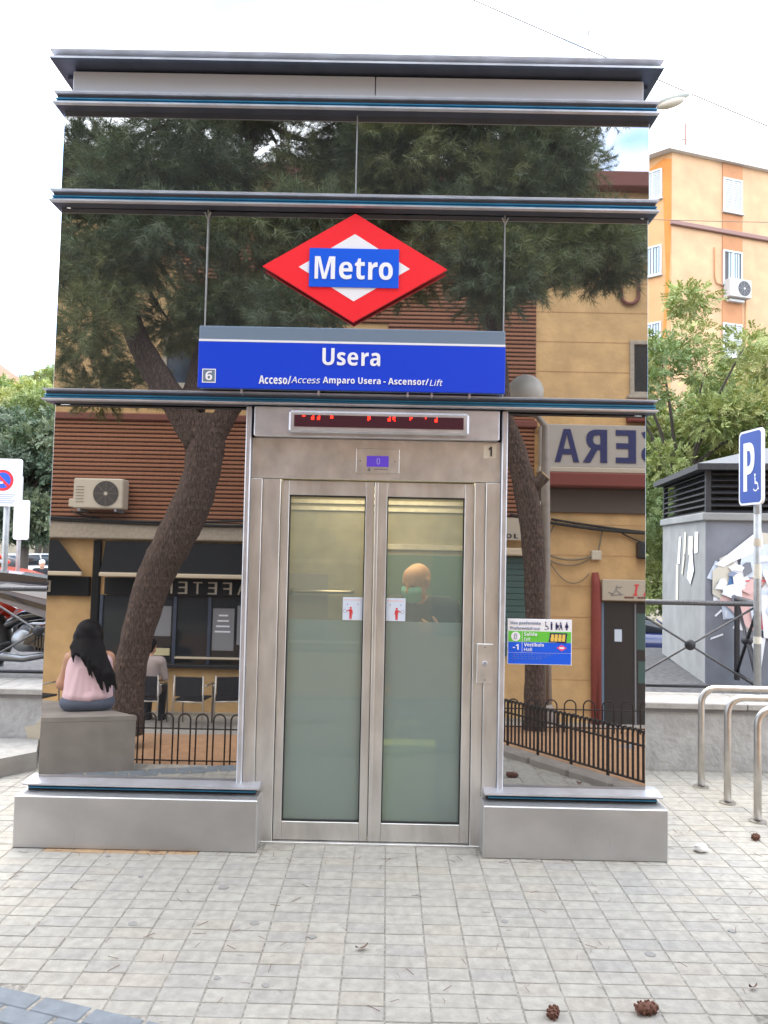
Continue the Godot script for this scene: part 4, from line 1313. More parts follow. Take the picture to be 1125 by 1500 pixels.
func build_background() -> void:
	# house with a red tiled roof among the hillside trees
	var h := thing("hill_house", "house with a pinkish tiled roof among trees on the hill", "house", Vector3(-36.0, 0, -62.0))
	obj("wall", bx(-7, 4.2, 2, 14.2, -4, 4), M.house_wall, h)
	var r := S()
	var e := [Vector3(-7.6, 14.2, 4.6), Vector3(4.9, 14.2, 4.6), Vector3(4.9, 14.2, -4.6), Vector3(-7.6, 14.2, -4.6)]
	var t := [Vector3(-4.5, 17.0, 0), Vector3(1.5, 17.0, 0)]
	quad(r, e[0], e[1], t[1], t[0], Vector3(0, 1, 1))
	quad(r, e[3], e[2], t[1], t[0], Vector3(0, 1, -1))
	tri(r, e[1], e[2], t[1], Vector3(1, 1, 0))
	tri(r, e[0], e[3], t[0], Vector3(-1, 1, 0))
	quad(r, e[0], e[1], e[2], e[3], Vector3.DOWN)
	obj("roof", r, M.roof_tile, h)
	for k in 3:
		var wn := obj("window", bx(-5.5 + k * 3.4, -4.3 + k * 3.4, 9.8, 11.4, 3.98, 4.06, 0.02), M.white_frame, h)
		obj("pane", bx(-5.4 + k * 3.4, -4.4 + k * 3.4, 9.9, 11.3, 4.05, 4.075), M.dark_glass, wn)
	var w := thing("street_wall", "long beige wall along the far street behind parked cars", "wall", Vector3(-24.0, 0, -42.0))
	for k in 7:
		obj("wall_bay", bx(-9 + k * 3.0 + 0.05, -6 + k * 3.0 - 0.05, -1.0, 1.55 + 0.06 * (k % 2), -0.15, 0.15, 0.03), M.house_wall, w)
		obj("pier", bx(-9.15 + k * 3.0, -8.85 + k * 3.0, -1.0, 1.85, -0.22, 0.22, 0.03), M.house_wall, w)
	var w2 := thing("street_wall", "low cream wall between the lift and the kiosk, down the far street", "wall", Vector3(5.6, 0, -24.2))
	obj("wall_bay", bx(-5, 5, -3.5, 0.42, -0.2, 0.2, 0.03), M.house_wall, w2)
	obj("cap", bx(-5.1, 5.1, 0.42, 0.52, -0.26, 0.26, 0.03), M.coping, w2)
	# tall antenna behind the lift
	var a := thing("tv_antenna", "thin television antenna rising behind the lift's cornice", "antenna", Vector3(6.2, 0.0, -20.0))
	var s := S(true)
	rod(s, Vector3(0.17, -2.0, 0), Vector3(0.17, 18.9, 0), 0.035, 6)
	obj("mast", s, M.galv, a)
	var bs := S()
	rod(bs, Vector3(-0.65, 18.35, 0), Vector3(0.75, 18.75, 0.1), 0.014, 5)
	obj("boom", bs, M.galv, a)
	for k in 6:
		var es := S()
		var c := Vector3(-0.6 + k * 0.25, 18.365 + k * 0.071, 0)
		rod(es, c + Vector3(-0.04, -0.15, 0.25), c + Vector3(0.04, 0.15, -0.25), 0.009, 5)
		obj("element", es, M.galv, a)
	# overhead cables
	for e2 in [[Vector3(-9.0, 18.6, -12), Vector3(20.0, 7.2, -13), 0.3, 0.014, "dark overhead cable sloping down above the lift's cornice"], [Vector3(2.0, 13.9, -23), Vector3(26.0, 14.4, -24), 0.25, 0.014, "thin overhead cable passing level in front of the orange building's roof"]]:
		var cs := S()
		var pts := []
		for k in 25:
			var f := k / 24.0
			var p: Vector3 = e2[0].lerp(e2[1], f)
			p.y -= e2[2] * 4.0 * f * (1.0 - f)
			pts.append(p)
		tube(cs, pts, [e2[3]], 5)
		tag(obj("overhead_cable", cs, M.cable_grey), e2[4], "cable")
	# street lamp behind the lift
	var l := thing("street_lamp", "street lamp whose pale flat head looks out past the cornice", "street lamp", Vector3(4.35, 0.3, -9.0))
	var ps := S(true)
	tube(ps, [Vector3(0, 0, 0), Vector3(0, 3, 0), Vector3(0, 8.6, 0), Vector3(0.08, 9.2, 0), Vector3(0.35, 9.42, 0)], [0.09, 0.075, 0.05, 0.045, 0.04], 10)
	obj("pole", ps, M.galv, l)
	var hs := S(true)
	var rot := Transform3D(Basis.from_euler(Vector3(0, 0, 0.30)), Vector3(0.66, 9.50, 0))
	for v in [[Vector3(0.40, 0.075, 0.15), M.lamp_head, "housing", 0.02], [Vector3(0.27, 0.085, 0.12), M.globe, "lens", -0.045]]:
		var bs2 := S(true)
		ball(bs2, Vector3(0.04, v[3], 0), v[0], 16, 8)
		obj(v[2], bs2, v[1], l, rot)

func build_street_things() -> void:
	# parking sign seen nearly edge on
	var p := thing("parking_sign", "blue parking sign with a white P, turned half away, before the kiosk", "road sign", Vector3(3.22, 0.53, -1.9))
	var s := S(true)
	rod(s, Vector3(0, 0, 0), Vector3(0, 1.75, 0), 0.030, 12)
	obj("post", s, M.galv, p)
	var xf := Transform3D(Basis.from_euler(Vector3(0, deg_to_rad(-86.0), 0)), Vector3(-0.05, 1.92, 0.0))
	var q := S()
	slab(q, rounded_rect(0.36, 0.63, 0.045), -0.012, 0.012, xf)
	var pn := obj("plate", q, M.sign_white, p)
	var q2 := S()
	slab(q2, rounded_rect(0.325, 0.595, 0.035), 0.0115, 0.0135, xf)
	obj("blue_field", q2, M.parking_blue, pn)
	var lt := letters("P", -0.10, 0.07, -0.20, 0.21, 0.0130, M.letter_white, pn)
	lt.transform = xf
	var wc := S()
	ring2d(wc, Vector2(0.085, -0.165), 0.042, 0.010, 0.0145, 16, -2.6, 1.6)
	slab(wc, disc(0.012, 10, Vector2(0.075, -0.07)), 0.013, 0.0145)
	slab(wc, PackedVector2Array([Vector2(0.070, -0.085), Vector2(0.082, -0.085), Vector2(0.085, -0.13), Vector2(0.118, -0.135), Vector2(0.135, -0.19), Vector2(0.124, -0.195), Vector2(0.108, -0.148), Vector2(0.073, -0.145)]), 0.013, 0.0145)
	obj("wheelchair_symbol", wc, M.letter_white, pn, xf)
	for k in 5:
		obj("sticker", lathe(S(), [Vector2(0.0312, 0.0), Vector2(0.0316, 0.03), Vector2(0.0312, 0.06 + 0.03 * (k % 3))], 12, Transform3D(Basis.IDENTITY, Vector3(0, 0.45 + k * 0.27, 0))), [M.paper_cream, M.galv, M.paper_cream, M.ac_beige, M.galv][k], p)
	# no-parking sign
	var n := thing("no_parking_sign", "white no parking sign with a red and blue disc on a grey post", "road sign", Vector3(-3.64, 0.47, -3.0))
	var ps := S(true)
	rod(ps, Vector3(0, 0, -0.03), Vector3(0, 1.95, -0.03), 0.028, 12)
	obj("post", ps, M.galv, n)
	var rq := S()
	slab(rq, rounded_rect(0.40, 0.47, 0.03), -0.004, 0.012, Transform3D(Basis.IDENTITY, Vector3(-0.045, 1.80, 0)))
	var pl := obj("plate", rq, M.sign_white, n)
	var dc := Vector2(-0.03, 1.82)
	for v in [[0.105, M.sign_red, 0.0, "red_disc"], [0.078, M.sign_blue, 0.0015, "blue_disc"]]:
		var dsx := S()
		slab(dsx, disc(v[0], 28, dc), 0.0115 + v[2], 0.0135 + v[2])
		obj(v[3], dsx, v[1], pl)
	var bs := S()
	slab(bs, PackedVector2Array([dc + Vector2(-0.064, 0.046), dc + Vector2(-0.046, 0.064), dc + Vector2(0.064, -0.046), dc + Vector2(0.046, -0.064)]), 0.0145, 0.0165)
	obj("red_bar", bs, M.sign_red, pl)
	obj("tow_mark", bx(dc.x - 0.048, dc.x + 0.005, dc.y - 0.032, dc.y - 0.014, 0.0145, 0.017), M.letter_white, pl)
	var pr := S()
	for k in 5:
		box(pr, Vector3(-0.20 + 0.01 * (k % 2), 1.675 - k * 0.020, 0.0115), Vector3(0.10 - 0.02 * (k % 3), 1.682 - k * 0.020, 0.0128))
	obj("print", pr, M.print_grey, pl)
	# a second sign behind it, seen from the back
	var n2 := thing("road_sign", "plain white road sign just behind the no parking sign's post", "road sign", Vector3(-4.55, 0.40, -5.2))
	var p2 := S(true)
	rod(p2, Vector3(0, 0, 0), Vector3(0, 2.1, 0), 0.026, 10)
	obj("post", p2, M.galv, n2)
	var r2 := S()
	slab(r2, rounded_rect(0.20, 0.50, 0.03), 0.027, 0.038, Transform3D(Basis.IDENTITY, Vector3(0.04, 1.55, 0)))
	obj("plate", r2, M.sign_white, n2)
	# bin
	var b := thing("litter_bin", "dark grey street bin with a rounded top behind the red car", "bin", Vector3(-7.35, 0.25, -10.4))
	obj("bin_body", lathe(S(true), [Vector2(0, 0), Vector2(0.26, 0.0), Vector2(0.29, 0.85), Vector2(0.30, 0.86)], 18), M.bin_grey, b)
	obj("lid", lathe(S(true), [Vector2(0.31, 0.86), Vector2(0.31, 0.92), Vector2(0.24, 1.05), Vector2(0.0, 1.10)], 18), M.black, b)
	# bicycle stands
	var words := ["farthest from the camera, by the retaining wall", "middle one of the three", "nearest to the camera"]
	for k in 3:
		var st := thing("bicycle_stand", "brushed steel hoop bicycle stand, " + words[k], "bicycle stand", Vector3(2.48 + 0.04 * k, 0, -1.22 + 0.35 * k), 0.0, "bicycle stands beside the lift")
		var pts := [Vector3(0, 0, 0), Vector3(0, 0.4, 0)]
		for j in 7:
			var a := PI - PI / 2 * j / 6.0
			pts.append(Vector3(0.11 + cos(a) * 0.11, 0.615 + sin(a) * 0.11, 0))
		for j in 7:
			var a := PI / 2 - PI / 2 * j / 6.0
			pts.append(Vector3(0.69 + cos(a) * 0.11, 0.615 + sin(a) * 0.11, 0))
		pts += [Vector3(0.8, 0.4, 0), Vector3(0.8, 0, 0)]
		obj("hoop", tube(S(true), pts, [0.0245], 14), M.steel_tube, st)
		for x in [0.0, 0.8]:
			obj("base_plate", lathe(S(), [Vector2(0.055, 0.001), Vector2(0.055, 0.007), Vector2(0.026, 0.010)], 16, Transform3D(Basis.IDENTITY, Vector3(x, 0, 0))), M.steel_tube, st)

func build_litter() -> void:
	# dry needles and crumbs blown over the paving
	var nr := RandomNumberGenerator.new()
	nr.seed = 91
	var nm := S()
	box(nm, Vector3(-0.03, 0.0, -0.0009), Vector3(0.03, 0.0014, 0.0009))
	nm.generate_normals()
	var mm := MultiMesh.new()
	mm.transform_format = MultiMesh.TRANSFORM_3D
	mm.mesh = nm.commit()
	var xs := []
	for k in 620:
		var p := Vector3(nr.randf_range(-3.0, 3.6), 0.0035, nr.randf_range(-1.5, 1.75))
		if not paved(p.x, p.z): continue
		if nr.randf() < 0.5 and p.z < 1.0 and p.x > -1.9 and p.x < 1.7: p.z = 0.18 + 0.12 * nr.randf() * nr.randf()
		if p.x > -0.56 and p.x < 0.68 and p.z < 0.03: continue
		xs.append(Transform3D(Basis.from_euler(Vector3(0, nr.randf() * TAU, 0)).scaled(Vector3.ONE * nr.randf_range(0.35, 1.0)), p))
	mm.instance_count = xs.size()
	for k in xs.size(): mm.set_instance_transform(k, xs[k])
	var fn := MultiMeshInstance3D.new()
	fn.name = "fallen_needles"
	fn.multimesh = mm
	fn.material_override = M.cone_brown
	add_child(fn)
	tag(fn, "dry brown pine needles scattered over the paving", "pine needles", "", "stuff")
	for e in [[1.14, 1.57, 0.050, 0.2, "brown pine cone on the paving, nearest to the lower edge"], [0.05, 1.17, 0.030, 0.5, "small curled brown leaf in the middle of the paving"], [0.78, 1.60, 0.036, 1.2, "brown pine cone stub beside the larger cone"], [2.40, -0.21, 0.036, 0.9, "brown pine cone beside the bicycle stands"], [1.62, 1.40, 0.020, 0.3, "reddish dry leaf by the paving's edge"]]:
		var t := thing("pine_cone" if float(e[2]) > 0.031 else "dry_leaf", e[4], "pine cone" if float(e[2]) > 0.031 else "leaf", Vector3(e[0], 0.0, e[1]), e[3])
		var r: float = e[2]
		if r > 0.031:
			ball(S(true), Vector3.ZERO, Vector3.ONE)
			obj("core", ball(S(true), Vector3(0, r * 0.40, 0), Vector3(r, r * 0.38, r * 0.5), 12, 8), M.cone_brown, t)
			for k in 26:
				var a := k * 2.4
				var x := -0.85 + 1.7 * k / 25.0
				var rad := sqrt(1.0 - x * x * 0.9)
				var s := S()
				var bs := Basis.from_euler(Vector3(a, 0, 0)) * Basis.from_euler(Vector3(0, 0, 0.5))
				box(s, Vector3(-0.004, 0, -0.006), Vector3(0.002, 0.008, 0.006), 0.001, Transform3D(bs, Vector3(x * r, r * 0.40 + cos(a) * rad * r * 0.36, sin(a) * rad * r * 0.48)))
				obj("scale", s, M.cone_brown, t)
		else:
			var s := S(true)
			for k in 6:
				var f0 := -1.0 + k / 3.0
				var f1 := -1.0 + (k + 1) / 3.0
				var w0 := r * 0.45 * sqrt(maxf(0.0, 1.0 - f0 * f0))
				var w1 := r * 0.45 * sqrt(maxf(0.0, 1.0 - f1 * f1))
				quad(s, Vector3(f0 * r, 0.006 + 0.012 * f0 * f0, -w0), Vector3(f1 * r, 0.006 + 0.012 * f1 * f1, -w1), Vector3(f1 * r, 0.016 + 0.012 * f1 * f1, w1), Vector3(f0 * r, 0.016 + 0.012 * f0 * f0, w0), Vector3.UP)
			obj("blade", s, M.cone_brown, t)
	var ti := S(true)
	var n := FastNoiseLite.new()
	n.seed = 4
	n.frequency = 30.0
	for k in 10:
		for j in 14:
			var v := []
			for c in [[k, j], [k + 1, j], [k + 1, j + 1], [k, j + 1]]:
				var la: float = PI * c[0] / 10.0
				var lo: float = TAU * c[1] / 14.0
				var d := Vector3(sin(la) * cos(lo), cos(la), sin(la) * sin(lo))
				v.append(d * Vector3(0.040, 0.024, 0.032) * (1.0 + 0.55 * n.get_noise_3dv(d * 0.06)) + Vector3(0, 0.022, 0))
			quad(ti, v[0], v[1], v[2], v[3], (v[0] + v[2]) * 0.5 - Vector3(0, 0.022, 0))
	tag(obj("crumpled_tissue", ti, M.tissue, self, Transform3D(Basis.IDENTITY, Vector3(1.98, 0, 0.0))), "crumpled white tissue on the paving by the plinth's corner", "tissue")

# ------------------------------------------------------------------ across the plaza: the cafe building
var cafe: Node3D
const CZ := 8.45

func courses(x0: float, x1: float, y0: float, y1: float) -> void:
	var n := int(round((y1 - y0) / 0.072))
	var h := (y1 - y0) / n
	obj("mortar", bx(x0, x1, y0, y1, CZ - 0.012, CZ + 0.002), M.mortar_dark, cafe)
	for k in n:
		obj("brick_course", bx(x0 + 0.002, x1 - 0.002, y0 + k * h + 0.012, y0 + (k + 1) * h - 0.012, CZ - 0.045, CZ - 0.011, 0.008), M.brick_red if k % 3 else M.brick_red2, cafe)

func cafe_window(x0: float, x1: float, y0: float, y1: float) -> void:
	var s := S()
	box(s, Vector3(x0, y0, CZ - 0.06), Vector3(x0 + 0.07, y1, CZ - 0.001), 0.008)
	box(s, Vector3(x1 - 0.07, y0, CZ - 0.06), Vector3(x1, y1, CZ - 0.001), 0.008)
	box(s, Vector3(x0 + 0.071, y1 - 0.07, CZ - 0.06), Vector3(x1 - 0.071, y1, CZ - 0.001), 0.008)
	box(s, Vector3(x0 + 0.071, y0, CZ - 0.06), Vector3(x1 - 0.071, y0 + 0.07, CZ - 0.001), 0.008)
	var w := obj("window", s, M.concrete, cafe)
	obj("pane", bx(x0 + 0.06, x1 - 0.06, y0 + 0.06, y1 - 0.06, CZ - 0.02, CZ - 0.002), M.dark_glass, w)
	obj("sill", bx(x0 - 0.06, x1 + 0.06, y0 - 0.06, y0 - 0.002, CZ - 0.14, CZ - 0.001, 0.01), M.concrete, w)

func build_cafe() -> void:
	cafe = thing("cafe_building", "cafe building across the plaza with ochre walls and brown ribbed brick", "building")
	obj("wall", bx(-10.0, 10.0, -1.3, 8.22, CZ, CZ + 6.0), M.ochre, cafe)
	obj("roof_edge", bx(-10.2, 10.2, 8.22, 8.50, CZ - 0.22, CZ + 6.2, 0.02), M.mould_red, cafe)
	# fine joints scored in the ochre render
	for k in 17:
		var y := -0.7 + k * 0.52
		obj("render_joint", bx(2.64, 9.9, y, y + 0.008, CZ - 0.004, CZ + 0.001), M.orange_dark, cafe)
	courses(-9.9, 2.62, 2.32, 4.05)
	obj("moulding", bx(-9.9, 2.66, 4.052, 4.18, CZ - 0.09, CZ, 0.02), M.mould_red, cafe)
	courses(-3.58, 2.62, 5.83, 7.45)
	courses(0.05, 2.62, 4.182, 5.828)
	cafe_window(-3.76, -2.2, 4.62, 5.52)
	cafe_window(-7.8, -6.4, 4.62, 5.52)
	cafe_window(-1.9, -0.4, 4.62, 5.52)
	cafe_window(4.22, 5.4, 4.62, 5.58)
	cafe_window(4.1, 5.2, 7.0, 7.9)
	cafe_window(-6.8, -5.4, 6.3, 7.4)
	obj("red_box", bx(4.18, 5.44, 4.18, 4.42, CZ - 0.16, CZ, 0.02), M.awning_red, cafe)
	obj("concrete_beam", bx(-9.9, 2.05, 2.02, 2.31, CZ - 0.20, CZ, 0.02), M.concrete, cafe)
	# shop front: dark glass in dark frames over an ochre dado
	obj("shop_glass", bx(-4.62, -0.2, -0.02, 1.09, CZ - 0.03, CZ + 0.001), M.dark_glass, cafe)
	for x in [-4.66, -3.42, -2.84, -2.02, -0.9]:
		obj("shop_mullion", bx(x, x + 0.055, -0.06, 1.09, CZ - 0.07, CZ - 0.001, 0.006), M.alu_dark, cafe)
	obj("shop_sill", bx(-4.66, -0.2, -0.09, -0.03, CZ - 0.16, CZ - 0.001, 0.008), M.black, cafe)
	obj("counter_shelf", bx(-3.36, -0.3, 0.06, 0.09, CZ - 0.12, CZ - 0.031, 0.004), M.bar_beige, cafe)
	obj("lit_counter", bx(-3.95, -3.46, 0.10, 0.22, CZ - 0.05, CZ - 0.031, 0.004), M.glow_shelf, cafe)
	for r in [[-4.0, -3.46, 0.42, 0.92], [-2.76, -2.40, 0.20, 0.9], [-2.35, -2.1, 0.3, 0.95]]:
		obj("pane_poster", bx(r[0], r[1], r[2], r[3], CZ - 0.036, CZ - 0.0305), M.grille_grey, cafe)
	var wl := S()
	for k in 4:
		box(wl, Vector3(-2.72 + 0.02 * k, 0.50 + k * 0.09, CZ - 0.042), Vector3(-2.46 - 0.015 * k, 0.525 + k * 0.09, CZ - 0.0365))
	obj("window_menu", wl, M.paper_white, cafe)
	obj("dark_post", bx(-4.80, -4.68, -0.9, 2.0, CZ - 0.10, CZ, 0.01), M.awning_black, cafe)
	obj("fascia_band", bx(-4.58, -0.2, 1.10, 1.385, CZ - 0.12, CZ, 0.01), M.awning_black, cafe)
	obj("fascia_band", bx(-9.5, -4.84, 1.06, 1.385, CZ - 0.12, CZ, 0.01), M.awning_black, cafe)
	obj("dado_cap", bx(-9.5, 2.5, -0.93, -0.82, CZ - 0.03, CZ, 0.01), M.concrete, cafe)
	# right of the mast: teal shutter, cream strips
	obj("teal_shutter", bx(0.9, 2.50, 0.20, 1.86, CZ - 0.02, CZ + 0.001), M.teal_shutter, cafe)
	for k in 16:
		obj("shutter_slat", bx(0.92, 2.48, 0.21 + k * 0.103, 0.30 + k * 0.103, CZ - 0.035, CZ - 0.019, 0.008), M.teal_shutter, cafe)
	obj("shutter_head", bx(0.85, 2.53, 1.87, 2.0, CZ - 0.18, CZ, 0.02), M.bar_beige, cafe)
	# brown canopy under the long sign
	obj("canopy", bx(2.66, 7.5, 2.62, 3.03, CZ - 0.06, CZ, 0.01), M.awning_brown, cafe)
	obj("canopy_front", bx(2.68, 7.5, 3.04, 3.27, CZ - 0.34, CZ, 0.02), M.awning_red, cafe)
	# door
	var d := obj("door", bx(3.80, 5.2, -0.93, 1.13, CZ - 0.05, CZ + 0.001, 0.005), M.door_dark, cafe)
	obj("door_bar", bx(4.30, 4.325, -0.92, 1.12, CZ - 0.075, CZ - 0.049, 0.004), M.grille_grey, d)
	obj("door_notice", bx(3.97, 4.09, 0.48, 0.68, CZ - 0.056, CZ - 0.0495), M.paper_pale, d)
	obj("teal_notice", bx(4.34, 4.9, 0.35, 0.95, CZ - 0.056, CZ - 0.0495), M.teal_shutter, d)
	obj("teal_notice", bx(4.36, 4.9, -0.2, 0.16, CZ - 0.056, CZ - 0.0495), M.teal_shutter, d)
	obj("door_step", bx(3.6, 5.4, -1.0, -0.90, CZ - 0.25, CZ, 0.015), M.coping, cafe)
	obj("door_frame", bx(3.745, 3.795, -0.9, 1.13, CZ - 0.06, CZ, 0.008), M.panel_grey, cafe)
	# rusty red downpipe, with smaller grey ones
	var s := S(true)
	tube(s, [Vector3(3.66, -0.9, CZ - 0.07), Vector3(3.655, 0.4, CZ - 0.08), Vector3(3.66, 1.4, CZ - 0.07), Vector3(3.64, 1.62, CZ - 0.07)], [0.085, 0.085, 0.08, 0.055], 10)
	obj("downpipe", s, M.red_pipe, cafe)
	for x in [2.78, 2.86]:
		var p := S(true)
		rod(p, Vector3(x, -0.9, CZ - 0.03), Vector3(x, 1.9, CZ - 0.03), 0.016, 6)
		obj("conduit", p, M.cable_grey, cafe)
	obj("meter_box", bx(2.70, 2.80, 1.70, 1.9, CZ - 0.10, CZ, 0.01), M.ac_beige, cafe)
	obj("meter_box", bx(2.70, 2.80, 0.75, 1.3, CZ - 0.10, CZ, 0.01), M.cable_grey, cafe)
	obj("junction_box", bx(3.58, 3.75, 1.83, 1.99, CZ - 0.08, CZ, 0.012), M.ac_beige, cafe)
	obj("dark_lamp", bx(4.34, 4.66, 1.86, 2.15, CZ - 0.2, CZ, 0.03), M.black, cafe)
	# oval ornament on the ochre wall
	var o := []
	for k in 29:
		var a := TAU * k / 28.0
		o.append(Vector3(4.22 + cos(a) * 0.15, 6.54 + sin(a) * 0.15 + (0.17 if sin(a) > 0 else -0.17), CZ - 0.04))
	obj("oval_ring", tube(S(true), o, [0.032], 8, false), M.mould_red, cafe)
	# black cables slung along the wall
	for c in [[Vector3(2.2, 2.56, -0.10), Vector3(5.5, 2.30, -0.10), 0.10, 0.03, 0], [Vector3(2.9, 2.5, -0.08), Vector3(4.9, 2.28, -0.08), 0.02, 0.022, 0], [Vector3(2.75, 1.95, -0.06), Vector3(3.6, 1.9, -0.06), 0.10, 0.016, 1], [Vector3(2.75, 1.90, -0.05), Vector3(3.6, 1.88, -0.05), 0.16, 0.012, 1], [Vector3(2.8, 2.1, -0.05), Vector3(3.0, 2.5, -0.05), 0.0, 0.01, 1], [Vector3(3.78, 2.4, -0.05), Vector3(3.70, 1.98, -0.05), 0.02, 0.013, 1], [Vector3(4.0, 2.35, -0.05), Vector3(4.7, 2.1, -0.05), 0.05, 0.013, 0], [Vector3(2.85, 1.85, -0.05), Vector3(3.55, 1.6, -0.05), 0.28, 0.009, 1],
		[Vector3(-6.0, 2.40, -0.24), Vector3(-2.0, 2.38, -0.24), 0.07, 0.022, 0], [Vector3(-6.0, 2.36, -0.22), Vector3(-1.0, 2.30, -0.22), 0.05, 0.03, 0], [Vector3(-5.2, 2.48, -0.1), Vector3(-3.6, 2.34, -0.2), 0.10, 0.016, 0]]:
		var pts := []
		for k in 13:
			var f := k / 12.0
			var p: Vector3 = c[0].lerp(c[1], f)
			p.y -= c[2] * 4.0 * f * (1.0 - f)
			p.z += CZ
			pts.append(p)
		obj("cable", tube(S(true), pts, [c[3]], 6), M.cable if c[4] == 0 else M.cable_grey, cafe)
	# folded awnings
	for a in [[-9.4, -5.36, -9.4, -4.86, "black awning over the end of the cafe, its side drawn in"], [-4.57, -0.3, -4.57, -0.3, "long black awning above the cafe's lettered band"]]:
		var w := thing("awning", a[4], "awning", Vector3.ZERO, 0.0, "folded awnings on the cafe front")
		var f := S()
		var q := [Vector3(a[0], 1.985, CZ - 0.17), Vector3(a[1], 1.985, CZ - 0.17), Vector3(a[3], 1.47, CZ - 0.36), Vector3(a[2], 1.47, CZ - 0.36)]
		quad(f, q[0], q[1], q[2], q[3], Vector3(0, 0.5, -1))
		quad(f, q[0] + Vector3(0, -0.012, 0.01), q[1] + Vector3(0, -0.012, 0.01), q[2] + Vector3(0, -0.012, 0.01), q[3] + Vector3(0, -0.012, 0.01), Vector3(0, -0.5, 1))
		obj("fabric", f, M.awning_black, w)
		obj("front_bar", bx(a[2], a[3], 1.40, 1.468, CZ - 0.42, CZ - 0.35, 0.012), M.bar_beige, w)
	# air conditioner on a bracket
	var ac := thing("air_conditioner", "beige air conditioner on the brown brick wall above the cafe", "air conditioner", Vector3(-4.65, 2.51, CZ - 0.26), PI)
	aircon(ac, 0.82, 0.50, 0.30, M.ac_beige, M.cable_grey, -1.0)
	obj("side_valve", bx(0.41, 0.50, 0.02, 0.16, -0.10, 0.10, 0.015), M.ac_beige, ac)
	for x in [-0.3, 0.3]:
		obj("bracket", bx(x - 0.02, x + 0.02, -0.05, -0.002, -0.22, 0.16, 0.004), M.grille_grey, ac)
	# chairs of the cafe terrace
	var proto := make_chair()
	var spots := [[-2.84, 7.62, 0.1, "terrace chair with black back, the fullest in view below the cafe window"], [-2.30, 7.72, -0.25, "terrace chair beside the fullest one, by the lift's mullion in reflection"], [-5.25, 7.5, 0.3, "terrace chair by the ochre wall beyond the seated woman"], [-3.56, 7.62, 0.0, "terrace chair under the person in the grey shirt"]]
	for i in spots.size():
		var c: Node3D = proto if i == 0 else proto.duplicate()
		if i > 0:
			c.name = numbered("terrace_chair")
			add_child(c)
		c.position = Vector3(spots[i][0], -0.9, spots[i][1])
		c.rotation.y = spots[i][2]
		tag(c, spots[i][3], "chair", "chairs on the cafe terrace")

func make_chair() -> Node3D:
	var c := thing("terrace_chair", "", "chair")
	obj("seat", bx(-0.22, 0.22, 0.43, 0.46, -0.22, 0.22, 0.01), M.trouser_black, c)
	var b := S()
	box(b, Vector3(-0.21, 0.50, -0.245), Vector3(0.21, 0.80, -0.225), 0.008)
	obj("backrest", b, M.trouser_black, c)
	for sx in [-1.0, 1.0]:
		var l := S(true)
		tube(l, [Vector3(0.24 * sx, 0.0, -0.27), Vector3(0.235 * sx, 0.44, -0.235), Vector3(0.225 * sx, 0.82, -0.25)], [0.0125], 8)
		obj("leg", l, M.steel_tube, c)
		var f := S(true)
		tube(f, [Vector3(0.25 * sx, 0.0, 0.25), Vector3(0.25 * sx, 0.62, 0.20), Vector3(0.25 * sx, 0.66, 0.14), Vector3(0.25 * sx, 0.66, -0.22)], [0.0125], 8)
		obj("leg", f, M.steel_tube, c)
	var x := S(true)
	rod(x, Vector3(-0.24, 0.42, -0.235), Vector3(0.24, 0.42, -0.235), 0.011, 8)
	obj("stretcher", x, M.steel_tube, c)
	return c

